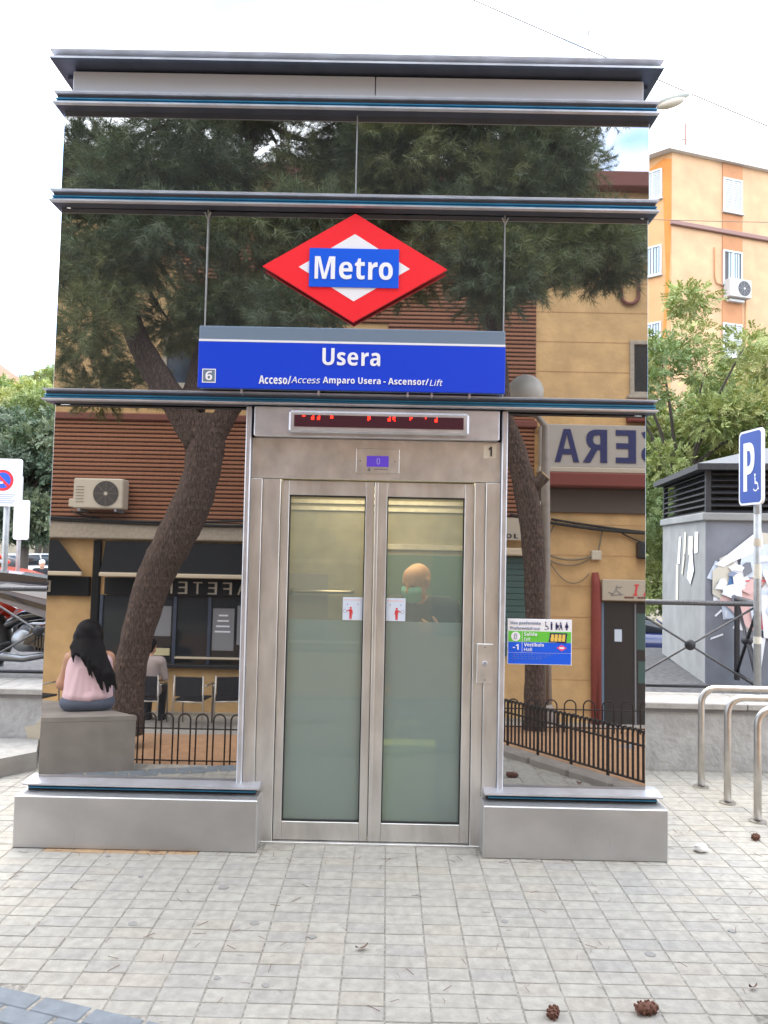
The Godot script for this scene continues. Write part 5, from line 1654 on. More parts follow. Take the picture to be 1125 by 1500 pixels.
func build_cafe_signs() -> void:
	# letters read from the lift; the text runs towards -x
	var s := thing("shop_sign", "long grey shop sign with navy capitals above the brown canopy", "sign", Vector3(0, 0, CZ - 0.2))
	obj("board", bx(2.69, 7.2, 3.375, 4.10, 0.0, 0.19, 0.01), M.grey_board, s)
	obj("bottom_trim", bx(2.66, 7.2, 3.28, 3.37, -0.06, 0.19, 0.012), M.cream_board, s)
	for e in [["A", 3.13], ["R", 3.60], ["E", 4.12], ["S", 4.585], ["U", 5.08]]:
		var x: float = -float(e[1])
		letters(e[0], x - (0.17 if e[0] == "E" else 0.205), x + (0.17 if e[0] == "E" else 0.205), 3.46, 4.02, 0.0, M.navy, s, true, 0.0, 0.012, "letter", true)
	var c := thing("cafe_lettering", "row of pale capitals on the cafe's black band", "sign", Vector3(0, 0, CZ - 0.125))
	var word := "CAFETERIA"
	for k in word.length():
		var x := 2.02 + k * 0.248
		letters(word[k], x - (0.03 if word[k] == "I" else 0.075), x + (0.03 if word[k] == "I" else 0.075), 1.135, 1.335, 0.0, M.cream_board, c, false, 0.0, 0.012, "letter", true)
	letters("B", 5.47, 5.63, 1.12, 1.31, 0.0, M.cream_board, c, false, 0.0, 0.012, "letter", true)
	var j := thing("shop_sign", "curved cream sign with small black letters over the teal shutter", "sign", Vector3(0, 0, CZ - 0.2))
	var js := S()
	slab(js, PackedVector2Array([Vector2(0.3, 2.13), Vector2(2.50, 2.13), Vector2(2.47, 2.35), Vector2(2.38, 2.50), Vector2(0.3, 2.50)]), 0.0, 0.08)
	obj("board", js, M.cream_board, j)
	letters("J", -2.32, -2.25, 2.16, 2.235, 0.0, M.letter_black, j, true, 0.0, 0.008, "letter", true)
	letters("O", -2.215, -2.115, 2.16, 2.235, 0.0, M.letter_black, j, true, 0.0, 0.008, "letter", true)
	var d := thing("shop_sign", "cream sign with red letters over the dark door", "sign", Vector3(0, 0, CZ - 0.16))
	obj("board", bx(3.74, 5.6, 1.16, 1.51, 0.0, 0.10, 0.01), M.cream_board, d)
	letters("I", -4.325, -4.255, 1.25, 1.44, 0.0, M.paper_red, d, true, -0.15, 0.008, "letter", true)
	letters("A", -4.60, -4.42, 1.25, 1.44, 0.0, M.paper_red, d, true, -0.15, 0.008, "letter", true)
	var ln := S()
	for k in 11:
		if k % 4 != 3:
			box(ln, Vector3(4.10 + k * 0.055, 1.205, -0.006), Vector3(4.148 + k * 0.055, 1.232, 0.001))
	obj("small_print", ln, M.awning_red, d)
	var fg := S(true)
	for e in [[3.98, 1.42, 3.96, 1.34], [3.96, 1.34, 4.04, 1.28], [3.96, 1.34, 3.90, 1.27], [3.97, 1.38, 4.06, 1.39], [3.90, 1.27, 3.84, 1.30], [3.88, 1.25, 4.08, 1.27]]:
		rod(fg, Vector3(e[0], e[1], -0.004), Vector3(e[2], e[3], -0.004), 0.006, 5)
	obj("drawn_figure", fg, M.grille_grey, d)

# ------------------------------------------------------------------ planting beds, fences, bench
func build_planters() -> void:
	for e in [["sandy planting bed behind the bench, strewn with needles", -6.0, -0.92, 2.1], ["sandy planting bed behind the spiked fence", 0.75, 7.0, 2.5]]:
		var f := func(x: float, z: float) -> float: return plaza_y(x, z) + 0.012 + 0.012 * sin(x * 5.0 + z * 3.0) * sin(z * 4.0)
		var o: MeshInstance3D
		if float(e[1]) < 0.0:
			o = struct("planting_bed", sheet(steps(e[1], e[2], 20), steps(e[3], 6.4, 20), f), M.soil)
		else:
			var s := S(true)
			for i in 24:
				for k in 20:
					var v := []
					for c in [[i, k], [i + 1, k], [i + 1, k + 1], [i, k + 1]]:
						var t: float = c[0] / 24.0
						var base := Vector2(1.10, 2.62).lerp(Vector2(3.1, -0.46), minf(t * 2.0, 1.0)) if t <= 0.5 else Vector2(3.1, -0.46).lerp(Vector2(7.0, -0.46), t * 2.0 - 1.0)
						if t <= 0.5:
							base = Vector2(1.10, 2.62).lerp(Vector2(2.47, 0.52), t * 2.0)
						else:
							base = Vector2(2.47, 0.52).lerp(Vector2(7.0, 0.52), t * 2.0 - 1.0)
						var z: float = lerpf(base.y, 6.4, c[1] / 20.0)
						v.append(Vector3(base.x, f.call(base.x, z), z))
					quad(s, v[0], v[1], v[2], v[3], Vector3.UP)
			s.index()
			o = struct("planting_bed", s, M.soil)
		tag(o, e[0])
	var pav := struct("cafe_terrace", sheet([-30.0, 0.0, 30.0], [6.3, 7.0, 7.5, 8.5], func(x, z): return plaza_y(x, z) + 0.02), M.terrace)
	tag(pav, "pale cafe terrace floor below the shop front")
	# granite kerb along the right bed
	var k := Node3D.new()
	k.name = "kerb"
	add_child(k)
	tag(k, "granite kerb of the bed behind the spiked fence", "", "", "structure")
	var dir := Vector3(0.545, 0, -0.839)
	for i in 6:
		var b := S()
		box(b, Vector3(0.003, -0.06, -0.07), Vector3(0.437, 0.062, 0.07), 0.018)
		obj("kerb_stone", b, M.granite, k, Transform3D(Basis.from_euler(Vector3(0, atan2(0.839, 0.545), 0)), Vector3(1.21, 0, 2.55) + Vector3(-0.839, 0, -0.544) * 0.12 + dir * (i * 0.44 - 0.35)))
	# hooped fence round the left bed
	var hf := thing("hoop_fence", "low dark hoop topped fence round the bed beside the bench", "fence", Vector3.ZERO, 0.0, "low fences round the planting beds")
	hoop_row(hf, Vector3(-4.2, -0.19, 2.40), Vector3(-1.02, -0.19, 2.40), 0.47, 0.105, 0.155)
	hoop_row(hf, Vector3(-1.02, -0.19, 2.42), Vector3(-1.02, -0.19, 3.3), 0.47, 0.105, 0.155)
	var far := thing("hoop_fence", "low hoop fence with wide loops on the far side of the right bed", "fence", Vector3.ZERO, 0.0, "low fences round the planting beds")
	hoop_row(far, Vector3(0.95, 0, 3.25), Vector3(3.6, 0, 3.25), 0.33, 0.115, 0.19)
	var sf := thing("spiked_fence", "low rusty dark fence of close bars with hooked tips along the kerb", "fence", Vector3.ZERO, 0.0, "low fences round the planting beds")
	var a := Vector3(1.16, 0, 2.63)
	var e := Vector3(2.46, 0, 0.63)
	for r in [0.07, 0.33]:
		obj("rail", rod(S(), a + Vector3(0, r, 0), e + Vector3(0, r, 0), 0.009, 6), M.fence_iron, sf)
	var n := 50
	var d := (e - a).normalized()
	for i in n:
		var p := a.lerp(e, (i + 0.5) / n)
		var s := S()
		var foot := 0.0 if i % 8 == 3 else 0.065
		tube(s, [p + Vector3(0, foot, 0), p + Vector3(0, 0.41, 0), p + Vector3(0, 0.44, 0) + d * 0.012, p + Vector3(0, 0.445, 0) + d * 0.03, p + Vector3(0, 0.425, 0) + d * 0.042], [0.0098 if i % 8 != 3 else 0.013], 6)
		obj("bar", s, M.fence_iron, sf)
	# granite bench
	var bn := thing("stone_bench", "solid brown grey stone bench with a slanting end, a woman sitting on it", "bench")
	var bs := S()
	var fp := PackedVector2Array([Vector2(-1.80, 1.52), Vector2(-3.5, 1.10), Vector2(-3.7, 2.45), Vector2(-2.40, 1.99)])
	plate(bs, fp, -0.02, 0.385)
	obj("block", bs, M.bench_stone, bn)
	var ts := S()
	var fp2 := PackedVector2Array()
	for p in fp:
		fp2.append(p + (p - Vector2(-2.8, 1.76)).normalized() * 0.003)
	plate(ts, fp2, 0.386, 0.42)
	obj("seat_slab", ts, M.bench_stone, bn)

func hoop_row(parent: Node, a: Vector3, b: Vector3, h: float, w: float, pitch: float) -> void:
	var d := (b - a).normalized()
	var n := int((b - a).length() / pitch)
	for i in n:
		var c := a + d * ((i + 0.5) * pitch)
		var pts := [c - d * w * 0.5, c - d * w * 0.5 + Vector3(0, h - w * 0.5, 0)]
		for k in range(1, 8):
			var t := PI - PI * k / 8.0
			pts.append(c + d * cos(t) * w * 0.5 + Vector3(0, h - w * 0.5 + sin(t) * w * 0.5, 0))
		pts += [c + d * w * 0.5 + Vector3(0, h - w * 0.5, 0), c + d * w * 0.5]
		obj("hoop", tube(S(true), pts, [0.0075], 6), M.fence_iron, parent)
	for y in [0.06, h * 0.72]:
		obj("rail", rod(S(), a + Vector3(0, y, 0), b + Vector3(0, y, 0), 0.007, 6), M.fence_iron, parent)

# ------------------------------------------------------------------ trees
func needle_tuft() -> ArrayMesh:
	if shared.has("tuft"): return shared.tuft
	var r := RandomNumberGenerator.new()
	r.seed = 8
	var s := S()
	for k in 64:
		var along := r.randf_range(0.0, 0.16)
		var d := Vector3(r.randf_range(-1, 1), r.randf_range(-0.9, 0.6), r.randf_range(0.0, 1.3)).normalized()
		var p := Vector3(0, 0, along)
		var side := d.cross(Vector3(r.randf() - 0.5, r.randf() - 0.5, r.randf() - 0.5)).normalized() * 0.0024
		var len := r.randf_range(0.07, 0.13)
		tri(s, p - side, p + side, p + d * len + Vector3(0, -0.015, 0), d.cross(side))
	tube(s, [Vector3(0, 0, -0.05), Vector3(0, 0, 0.16)], [0.004, 0.002], 3, false)
	s.generate_normals()
	shared.tuft = s.commit()
	return shared.tuft

func leaf_spray(key: String, size: float, slim: float, n: int) -> ArrayMesh:
	if shared.has(key): return shared[key]
	var r := RandomNumberGenerator.new()
	r.seed = hash(key)
	var s := S()
	for k in n:
		var f := (k + 0.5) / n
		var sd := 1.0 if k % 2 else -1.0
		var p := Vector3(0, -0.25 * f * f, f) * size * 2.2
		var d := Vector3(sd * r.randf_range(0.6, 1.0), r.randf_range(-0.5, 0.2), r.randf_range(0.3, 0.9)).normalized()
		var w := d.cross(Vector3(r.randf_range(-0.4, 0.4), 1, r.randf_range(-0.4, 0.4))).normalized() * size * slim
		var l := d * size * r.randf_range(0.8, 1.2)
		var dip := Vector3(0, -size * 0.12, 0)
		quad(s, p, p + l * 0.5 + w, p + l + dip, p + l * 0.5 - w, d.cross(w))
	s.generate_normals()
	shared[key] = s.commit()
	return shared[key]

func crown(parent: Node3D, pads: Array, mesh: Mesh, m: Material, per_m2: float, tints: Array, scale_lo: float, scale_hi: float, sd: int, called := "crown") -> void:
	var r := RandomNumberGenerator.new()
	r.seed = sd
	var xs := []
	var cs := []
	for pd in pads:
		var c: Vector3 = pd[0]
		var rad: Vector3 = pd[1]
		var n := int(per_m2 * (rad.x * rad.y + rad.y * rad.z + rad.x * rad.z))
		var tint: Color = tints[r.randi() % tints.size()]
		for k in n:
			var d := Vector3(r.randfn(), r.randfn(), r.randfn()).normalized()
			var q := pow(r.randf(), 0.45)
			var p := c + d * rad * q
			var out := (d * Vector3(1, 0.7, 1) + Vector3(r.randf() - 0.5, r.randf() - 0.55, r.randf() - 0.5) * 1.1).normalized()
			if absf(out.y) > 0.97: out = Vector3(0.4, out.y, 0.3).normalized()
			var b := Basis.looking_at(-out, Vector3.UP).rotated(out, r.randf() * TAU)
			xs.append(Transform3D(b.scaled(Vector3.ONE * r.randf_range(scale_lo, scale_hi)), p))
			var v := r.randf_range(0.8, 1.2)
			cs.append(Color(tint.r * v * r.randf_range(0.93, 1.07), tint.g * v, tint.b * v))
	var mm := MultiMesh.new()
	mm.transform_format = MultiMesh.TRANSFORM_3D
	mm.use_colors = true
	mm.mesh = mesh
	mm.instance_count = xs.size()
	for k in xs.size():
		mm.set_instance_transform(k, xs[k])
		mm.set_instance_color(k, cs[k])
	var mi := MultiMeshInstance3D.new()
	mi.name = called
	mi.multimesh = mm
	mi.material_override = m
	mi.set_meta("kind", "stuff")
	parent.add_child(mi, true)

func limb(parent: Node, called: String, pts: Array, radii: Array, m: Material, sides := 10, lump := 0.0) -> void:
	# smooth the path with a spline first
	var cv := Curve3D.new()
	for k in pts.size():
		var t: Vector3 = (pts[mini(k + 1, pts.size() - 1)] - pts[maxi(k - 1, 0)]) * 0.18
		cv.add_point(pts[k], -t, t)
	var out := []
	var rad := []
	var per := 5
	for k in (pts.size() - 1) * per + 1:
		var f := float(k) / per
		out.append(cv.samplef(f))
		var i := mini(int(f), radii.size() - 1)
		rad.append(lerpf(radii[i], radii[mini(i + 1, radii.size() - 1)], f - int(f)))
	obj(called, tube(S(true), out, rad, sides, true, lump), m, parent)

func pine(label: String, foot: Vector3, trunk: Array, trunk_r: Array, limbs: Array, centre: Vector3, radii: Vector3, n_pads: int, sd: int, keep: Callable) -> Node3D:
	var t := thing("pine_tree", label, "tree", foot, 0.0, "pines on the plaza")
	var rel := func(a: Array) -> Array:
		var o := []
		for p in a: o.append(p - foot)
		return o
	limb(t, "trunk", rel.call(trunk), trunk_r, M.bark, 22, 0.03)
	for l in limbs:
		limb(t, "limb", rel.call(l[0]), l[1], M.bark, 10, 0.03)
	var r := RandomNumberGenerator.new()
	r.seed = sd
	var pads := []
	# clumps hanging before the limbs on the lift's side
	for l in limbs:
		for p: Vector3 in l[0]:
			if p.y > 3.85 and keep.call(Vector3(p.x, p.y + 0.5, 3.4)):
				for e in 2:
					pads.append([p + Vector3(r.randf_range(-0.25, 0.25), r.randf_range(-0.15, 0.3), -0.42 - 0.12 * e) - foot, Vector3(0.36, 0.26, 0.30)])
	for l in limbs:
		var tip: Vector3 = l[0][l[0].size() - 1]
		for e in 3:
			pads.append([tip + Vector3(r.randf_range(-0.3, 0.3), r.randf_range(-0.12, 0.25), r.randf_range(-0.35, 0.1)) - foot, Vector3(0.40, 0.25, 0.38)])
	var ends := []
	for l in limbs: ends.append(l[0][l[0].size() - 1])
	var tries := 0
	while pads.size() < n_pads and tries < 4000:
		tries += 1
		var d := Vector3(r.randf_range(-1, 1), r.randf_range(-1, 1), r.randf_range(-1, 1))
		if d.length() > 1.0 or d.length() < 0.25: continue
		var c: Vector3 = centre + d * radii
		if not keep.call(c): continue
		var near := false
		for p in pads:
			if (p[0] as Vector3).distance_to(c - foot) < 0.34: near = true
		if near: continue
		var sz := r.randf_range(0.30, 0.52)
		pads.append([c - foot, Vector3(sz, sz * 0.62, sz)])
		if pads.size() % 2 == 0:
			var from: Vector3 = ends[0]
			for e in ends:
				if e.distance_to(c) < from.distance_to(c): from = e
			var mid: Vector3 = from.lerp(c, 0.5) + Vector3(r.randf_range(-0.2, 0.2), r.randf_range(-0.1, 0.25), r.randf_range(-0.2, 0.2))
			limb(t, "branch", [from - foot, mid - foot, c - foot], [0.045, 0.028, 0.01], M.bark, 6)
	crown(t, pads, needle_tuft(), M.needle, 290.0, [Color(0.85, 0.95, 0.85), Color(1.1, 1.15, 0.9), Color(0.75, 0.85, 0.8), Color(1.25, 1.2, 0.85)], 0.85, 1.25, sd + 1)
	return t

func build_pines() -> void:
	var z := 3.1
	pine("thick leaning pine, forked above the seated woman", Vector3(-2.40, 0, z),
		[Vector3(-2.42, -0.05, z), Vector3(-2.39, 0.45, z), Vector3(-2.32, 0.9, z), Vector3(-2.18, 1.45, z), Vector3(-2.03, 1.78, z), Vector3(-1.87, 2.13, z), Vector3(-1.76, 2.48, z), Vector3(-1.72, 2.82, z), Vector3(-1.74, 3.1, z + 0.02)],
		[0.20, 0.155, 0.155, 0.175, 0.19, 0.195, 0.18, 0.19, 0.17],
		[[[Vector3(-1.78, 2.85, z), Vector3(-2.02, 3.2, z + 0.02), Vector3(-2.26, 3.55, z + 0.05), Vector3(-2.52, 4.0, z + 0.15), Vector3(-2.7, 4.6, z + 0.3), Vector3(-2.75, 5.3, z + 0.5)], [0.17, 0.145, 0.135, 0.11, 0.08, 0.05]],
		[[Vector3(-1.68, 2.85, z), Vector3(-1.48, 3.2, z), Vector3(-1.22, 3.55, z + 0.05), Vector3(-0.95, 4.1, z + 0.2), Vector3(-0.8, 5.0, z + 0.4)], [0.14, 0.105, 0.09, 0.07, 0.04]],
		[[Vector3(-1.9, 3.15, z + 0.1), Vector3(-1.8, 4.2, z + 0.5), Vector3(-1.6, 5.6, z + 0.8), Vector3(-1.5, 6.8, z + 0.9)], [0.13, 0.10, 0.07, 0.04]]],
		Vector3(-1.85, 5.6, 3.85), Vector3(2.9, 2.6, 1.55), 104, 31,
		func(c: Vector3) -> bool: return c.z > 2.45 and c.y > 4.0 + 0.62 * maxf(0.0, c.x + 1.9) - 0.75 * maxf(0.0, -c.x - 2.1) and c.y > 1.75 + (4.55 - c.z) * 0.8 + 0.5)
	z = 3.4
	var t := pine("slender pine with a sawn off branch, beside the lamp post", Vector3(1.67, 0, z),
		[Vector3(1.68, -0.05, z), Vector3(1.665, 0.5, z), Vector3(1.665, 1.17, z), Vector3(1.645, 1.87, z), Vector3(1.56, 2.45, z), Vector3(1.43, 2.94, z), Vector3(1.30, 3.3, z), Vector3(1.20, 4.18, z), Vector3(1.12, 4.8, z + 0.05)],
		[0.125, 0.10, 0.098, 0.118, 0.125, 0.105, 0.10, 0.10, 0.09],
		[[[Vector3(1.14, 4.7, z), Vector3(1.0, 5.4, z + 0.2), Vector3(0.85, 6.3, z + 0.4), Vector3(0.9, 7.2, z + 0.5)], [0.085, 0.07, 0.05, 0.03]],
		[[Vector3(1.16, 4.5, z), Vector3(1.5, 5.2, z + 0.2), Vector3(1.85, 5.9, z + 0.4)], [0.075, 0.055, 0.035]],
		[[Vector3(1.14, 4.6, z), Vector3(0.5, 5.1, z + 0.2), Vector3(0.1, 5.7, z + 0.5)], [0.07, 0.05, 0.03]],
		[[Vector3(1.2, 4.3, z), Vector3(1.9, 4.75, z + 0.3), Vector3(2.5, 4.95, z + 0.5)], [0.05, 0.035, 0.02]]],
		Vector3(1.25, 6.0, 4.0), Vector3(1.95, 1.95, 1.4), 66, 57,
		func(c: Vector3) -> bool: return c.z > 2.6 and c.y > (4.85 if c.x < 1.5 else 4.35) and c.x < 2.75 - 0.35 * maxf(0.0, c.y - 5.6))
	var s := S(true)
	rod(s, Vector3(1.60, 2.44, z) - Vector3(1.67, 0, z), Vector3(1.755, 2.60, z - 0.06) - Vector3(1.67, 0, z), 0.062, 14)
	obj("branch_stub", s, M.bark, t)
	var c := S()
	var ax := (Vector3(1.755, 2.60, z - 0.06) - Vector3(1.60, 2.44, z)).normalized()
	rod(c, Vector3(1.755, 2.60, z - 0.06) - Vector3(1.67, 0, z), Vector3(1.755, 2.60, z - 0.06) - Vector3(1.67, 0, z) + ax * 0.006, 0.054, 16)
	obj("sawn_face", c, M.cut_wood, t)
	# lamp post beside it
	var l := thing("lamp_post", "grey lamp post with a globe, beside the slender pine", "street lamp", Vector3(1.85, 0, 3.8))
	var ps := S(true)
	tube(ps, [Vector3(0.02, 0, 0), Vector3(0.01, 1.0, 0), Vector3(0, 2.6, 0), Vector3(0.0, 3.2, 0), Vector3(-0.10, 3.32, 0), Vector3(-0.24, 3.35, 0)], [0.065, 0.055, 0.048, 0.042, 0.03, 0.03], 14)
	obj("pole", ps, M.lamp_pole, l)
	obj("globe", ball(S(true), Vector3(-0.24, 3.55, 0), Vector3(0.20, 0.20, 0.20), 20, 12), M.globe, l)
	obj("globe_cup", lathe(S(true), [Vector2(0.03, 3.31), Vector2(0.09, 3.34), Vector2(0.11, 3.38)], 14, Transform3D(Basis.IDENTITY, Vector3(-0.24, 0, 0))), M.lamp_pole, l)
	obj("edge_sign", bx(-0.105, -0.082, 1.78, 2.36, -0.16, 0.03, 0.006), M.paper_cream, l)
	obj("base", lathe(S(true), [Vector2(0.11, 0.0), Vector2(0.10, 0.12), Vector2(0.07, 0.18), Vector2(0.06, 0.2)], 14, Transform3D(Basis.IDENTITY, Vector3(0.02, 0, 0))), M.lamp_pole, l)

func leafy(called: String, label: String, foot: Vector3, crown_c: Vector3, radii: Vector3, n_pads: int, pad: float, leaf: Array, tints: Array, dens: float, sd: int, group: String, trunk_r := 0.12, wood := true) -> void:
	var t := thing(called, label, "tree", foot, 0.0, group)
	var r := RandomNumberGenerator.new()
	r.seed = sd
	var c0 := crown_c - foot
	var top := Vector3(c0.x, c0.y - radii.y * 0.35, c0.z)
	limb(t, "trunk", [Vector3(0, -0.3, 0), top * 0.5 + Vector3(0.08, 0, 0.05), top], [trunk_r, trunk_r * 0.8, trunk_r * 0.5], M.bark_grey, 8, 0.03)
	var pads := []
	var tries := 0
	while pads.size() < n_pads and tries < 3000:
		tries += 1
		var d := Vector3(r.randf_range(-1, 1), r.randf_range(-1, 1), r.randf_range(-1, 1))
		if d.length() > 1.0 or d.length() < 0.35: continue
		var c := c0 + d * radii
		var sz := pad * r.randf_range(0.7, 1.3)
		pads.append([c, Vector3(sz, sz * 0.7, sz)])
		if wood and pads.size() % 3 == 0:
			var mid := top.lerp(c, 0.5) + Vector3(0, r.randf_range(-0.1, 0.3), 0) * pad
			limb(t, "branch", [top * r.randf_range(0.75, 1.0), mid, c], [trunk_r * 0.34, trunk_r * 0.2, trunk_r * 0.07], M.bark_grey, 5)
	crown(t, pads, leaf_spray(leaf[0], leaf[1], leaf[2], leaf[3]), M.leaf, dens, tints, 0.8, 1.25, sd + 5)

func build_background_trees() -> void:
	var ash := ["ash_leaf", 0.052, 0.22, 11]
	var g1 := [Color(0.25, 0.29, 0.095), Color(0.19, 0.245, 0.08), Color(0.30, 0.31, 0.11), Color(0.15, 0.205, 0.07)]
	leafy("street_tree", "airy light green tree close to the lift's glass edge", Vector3(4.45, 0.4, -6.8), Vector3(4.35, 3.55, -6.6), Vector3(1.3, 2.1, 1.2), 50, 0.36, ash, g1, 520.0, 71, "light green street trees")
	leafy("street_tree", "light green tree rising behind the poster kiosk's roof", Vector3(7.1, 0.3, -8.0), Vector3(6.9, 3.5, -7.8), Vector3(1.6, 2.0, 1.4), 54, 0.4, ash, g1, 480.0, 72, "light green street trees")
	leafy("street_tree", "deeper green tree further down the street behind the kiosk", Vector3(7.6, -0.6, -13.0), Vector3(7.3, 2.6, -13.0), Vector3(3.1, 2.9, 2.0), 60, 0.8, ["ash_big", 0.085, 0.24, 11], g1, 210.0, 73, "light green street trees", 0.16)
	var gh := [Color(0.19, 0.24, 0.085), Color(0.25, 0.28, 0.11), Color(0.15, 0.20, 0.08)]
	var gy := [Color(0.36, 0.37, 0.14), Color(0.30, 0.34, 0.12), Color(0.24, 0.30, 0.11)]
	var gd := [Color(0.09, 0.13, 0.08), Color(0.13, 0.16, 0.09), Color(0.085, 0.115, 0.075)]
	var mid := ["hill_leaf", 0.11, 0.26, 11]
	var big := ["hill_leaf_big", 0.2, 0.28, 11]
	var rows := [
		["dark drooping conifer above the parked white car", Vector3(-12.0, -0.3, -21.0), Vector3(-12.0, 4.0, -21.0), Vector3(2.4, 2.1, 1.8), 44, 0.7, mid, gd, 160.0],
		["dark shrubby tree standing at the picture's edge by the sign", Vector3(-17.5, -0.4, -26.0), Vector3(-17.0, 5.0, -26.0), Vector3(2.6, 2.7, 2.0), 40, 0.8, mid, gd, 140.0],
		["mid green tree above the dark conifer on the hill", Vector3(-16.6, 0.0, -33.0), Vector3(-16.2, 5.4, -33.0), Vector3(3.2, 3.0, 2.4), 46, 1.0, mid, gh, 120.0],
		["yellow green tree high on the hill beside the lift's glass", Vector3(-21.0, 0.5, -42.0), Vector3(-20.5, 8.2, -42.0), Vector3(4.4, 3.7, 3.0), 50, 1.3, big, gy, 62.0],
		["yellow green tree under the red roofed house", Vector3(-26.0, 1.0, -46.0), Vector3(-26.0, 7.4, -46.0), Vector3(4.2, 3.4, 3.0), 46, 1.3, big, gy, 62.0],
		["olive tree further up the hill, level with the house's roof", Vector3(-30.0, 3.0, -66.0), Vector3(-29.5, 12.2, -66.0), Vector3(4.6, 5.4, 3.4), 44, 1.5, big, gh, 48.0],
		["broad green tree by the far street, beyond the red car", Vector3(-25.0, -0.4, -28.0), Vector3(-25.0, 4.6, -28.0), Vector3(3.4, 3.0, 2.4), 44, 1.0, mid, gh, 110.0],
		["yellow green tree at the foot of the hill, furthest along the street", Vector3(-36.0, -0.4, -40.0), Vector3(-36.0, 6.4, -40.0), Vector3(4.6, 4.0, 3.0), 44, 1.4, big, gy, 55.0],
		["highest pale green tree at the hill's crest", Vector3(-46.0, 12.0, -100.0), Vector3(-46.0, 19.0, -100.0), Vector3(8.5, 5.0, 5.0), 44, 2.3, big, gy, 34.0],
		["second crest tree further along the hill", Vector3(-60.0, 12.0, -104.0), Vector3(-60.0, 19.5, -104.0), Vector3(9.5, 5.5, 5.0), 44, 2.5, big, gh, 32.0],
	]
	for k in rows.size():
		var e = rows[k]
		leafy("hill_tree", e[0], e[1], e[2], e[3], e[4], e[5], e[6], e[7], e[8], 90 + k * 3, "trees on the hill", 0.2 + 0.03 * k, k < 3)

# ------------------------------------------------------------------ vehicles
func wheel(parent: Node3D, at: Vector3, r: float, w: float, axis_z := true) -> void:
	var b := Basis.from_euler(Vector3(PI / 2, 0, 0)) if axis_z else Basis.from_euler(Vector3(0, 0, PI / 2))
	var xf := Transform3D(b, at)
	var t := obj("wheel", lathe(S(true), [Vector2(r * 0.64, -w * 0.5), Vector2(r * 0.9, -w * 0.5), Vector2(r, -w * 0.3), Vector2(r, w * 0.3), Vector2(r * 0.9, w * 0.5), Vector2(r * 0.64, w * 0.5), Vector2(r * 0.60, 0.0), Vector2(r * 0.64, -w * 0.5)], 28, xf), M.rubber, parent)
	var s := S()
	lathe(s, [Vector2(r * 0.64, -w * 0.35), Vector2(r * 0.58, -w * 0.3), Vector2(r * 0.58, w * 0.3), Vector2(r * 0.64, w * 0.35)], 28, xf)
	for k in 5:
		var a := TAU * k / 5
		var d := b * Vector3(cos(a), 0, sin(a))
		rod(s, at + d * r * 0.08, at + d * r * 0.6, r * 0.06, 6)
	lathe(s, [Vector2(0, w * 0.35), Vector2(r * 0.14, w * 0.3), Vector2(r * 0.14, -w * 0.3), Vector2(0, -w * 0.35)], 14, xf)
	obj("rim", s, M.rim, t)

func car(label: String, at: Vector3, turn: float, paint: Material, group := "cars parked down the street") -> void:
	# x forward; built as lofted sections so that the flanks and the cabin curve in
	var c := thing("parked_car", label, "car", at, turn, group)
	var st := [[-2.05, 0.70, 0.42, 0.80], [-1.98, 0.82, 0.30, 0.93], [-1.5, 0.88, 0.24, 0.97], [-0.4, 0.89, 0.22, 0.95], [0.7, 0.88, 0.22, 0.93], [1.4, 0.85, 0.24, 0.84], [1.9, 0.76, 0.30, 0.70], [2.05, 0.62, 0.40, 0.60]]
	loft(c, "body", st, paint)
	loft(c, "cabin", [[-1.92, 0.60, 0.90, 0.96], [-1.55, 0.68, 0.90, 1.33], [-0.9, 0.70, 0.90, 1.45], [0.0, 0.70, 0.90, 1.44], [0.45, 0.69, 0.90, 1.30], [1.1, 0.66, 0.90, 0.95]], M.dark_glass)
	loft(c, "roof", [[-1.45, 0.60, 1.36, 1.42], [-0.9, 0.66, 1.40, 1.475], [0.0, 0.66, 1.40, 1.47], [0.35, 0.60, 1.34, 1.385]], paint)
	for sx in [-1.0, 1.0]:
		for p in [[1.10, 0.92, 0.40, 1.40], [-0.55, 0.92, -0.62, 1.45], [-1.85, 0.92, -1.35, 1.40]]:
			obj("pillar", rod(S(true), Vector3(p[0], p[1], 0.68 * sx), Vector3(p[2], p[3], 0.66 * sx), 0.035, 6), paint, c)
		obj("tail_light", box(S(), Vector3(-2.06, 0.72, 0.52 * sx - 0.16), Vector3(-1.92, 0.86, 0.52 * sx + 0.22 * sx * 0.5 + 0.10), 0.03), M.tail_red, c)
		obj("headlight", ball(S(true), Vector3(1.93, 0.64, 0.58 * sx), Vector3(0.12, 0.07, 0.14), 12, 6), M.sign_white, c)
		for x in [-1.28, 1.30]:
			wheel(c, Vector3(x, 0.32, 0.80 * sx), 0.32, 0.21)
	obj("rear_bumper", box(S(), Vector3(-2.10, 0.34, -0.66), Vector3(-1.98, 0.55, 0.66), 0.04), paint, c)
	obj("number_plate", box(S(), Vector3(-2.115, 0.56, -0.26), Vector3(-2.0, 0.66, 0.26), 0.008), M.sign_white, c)

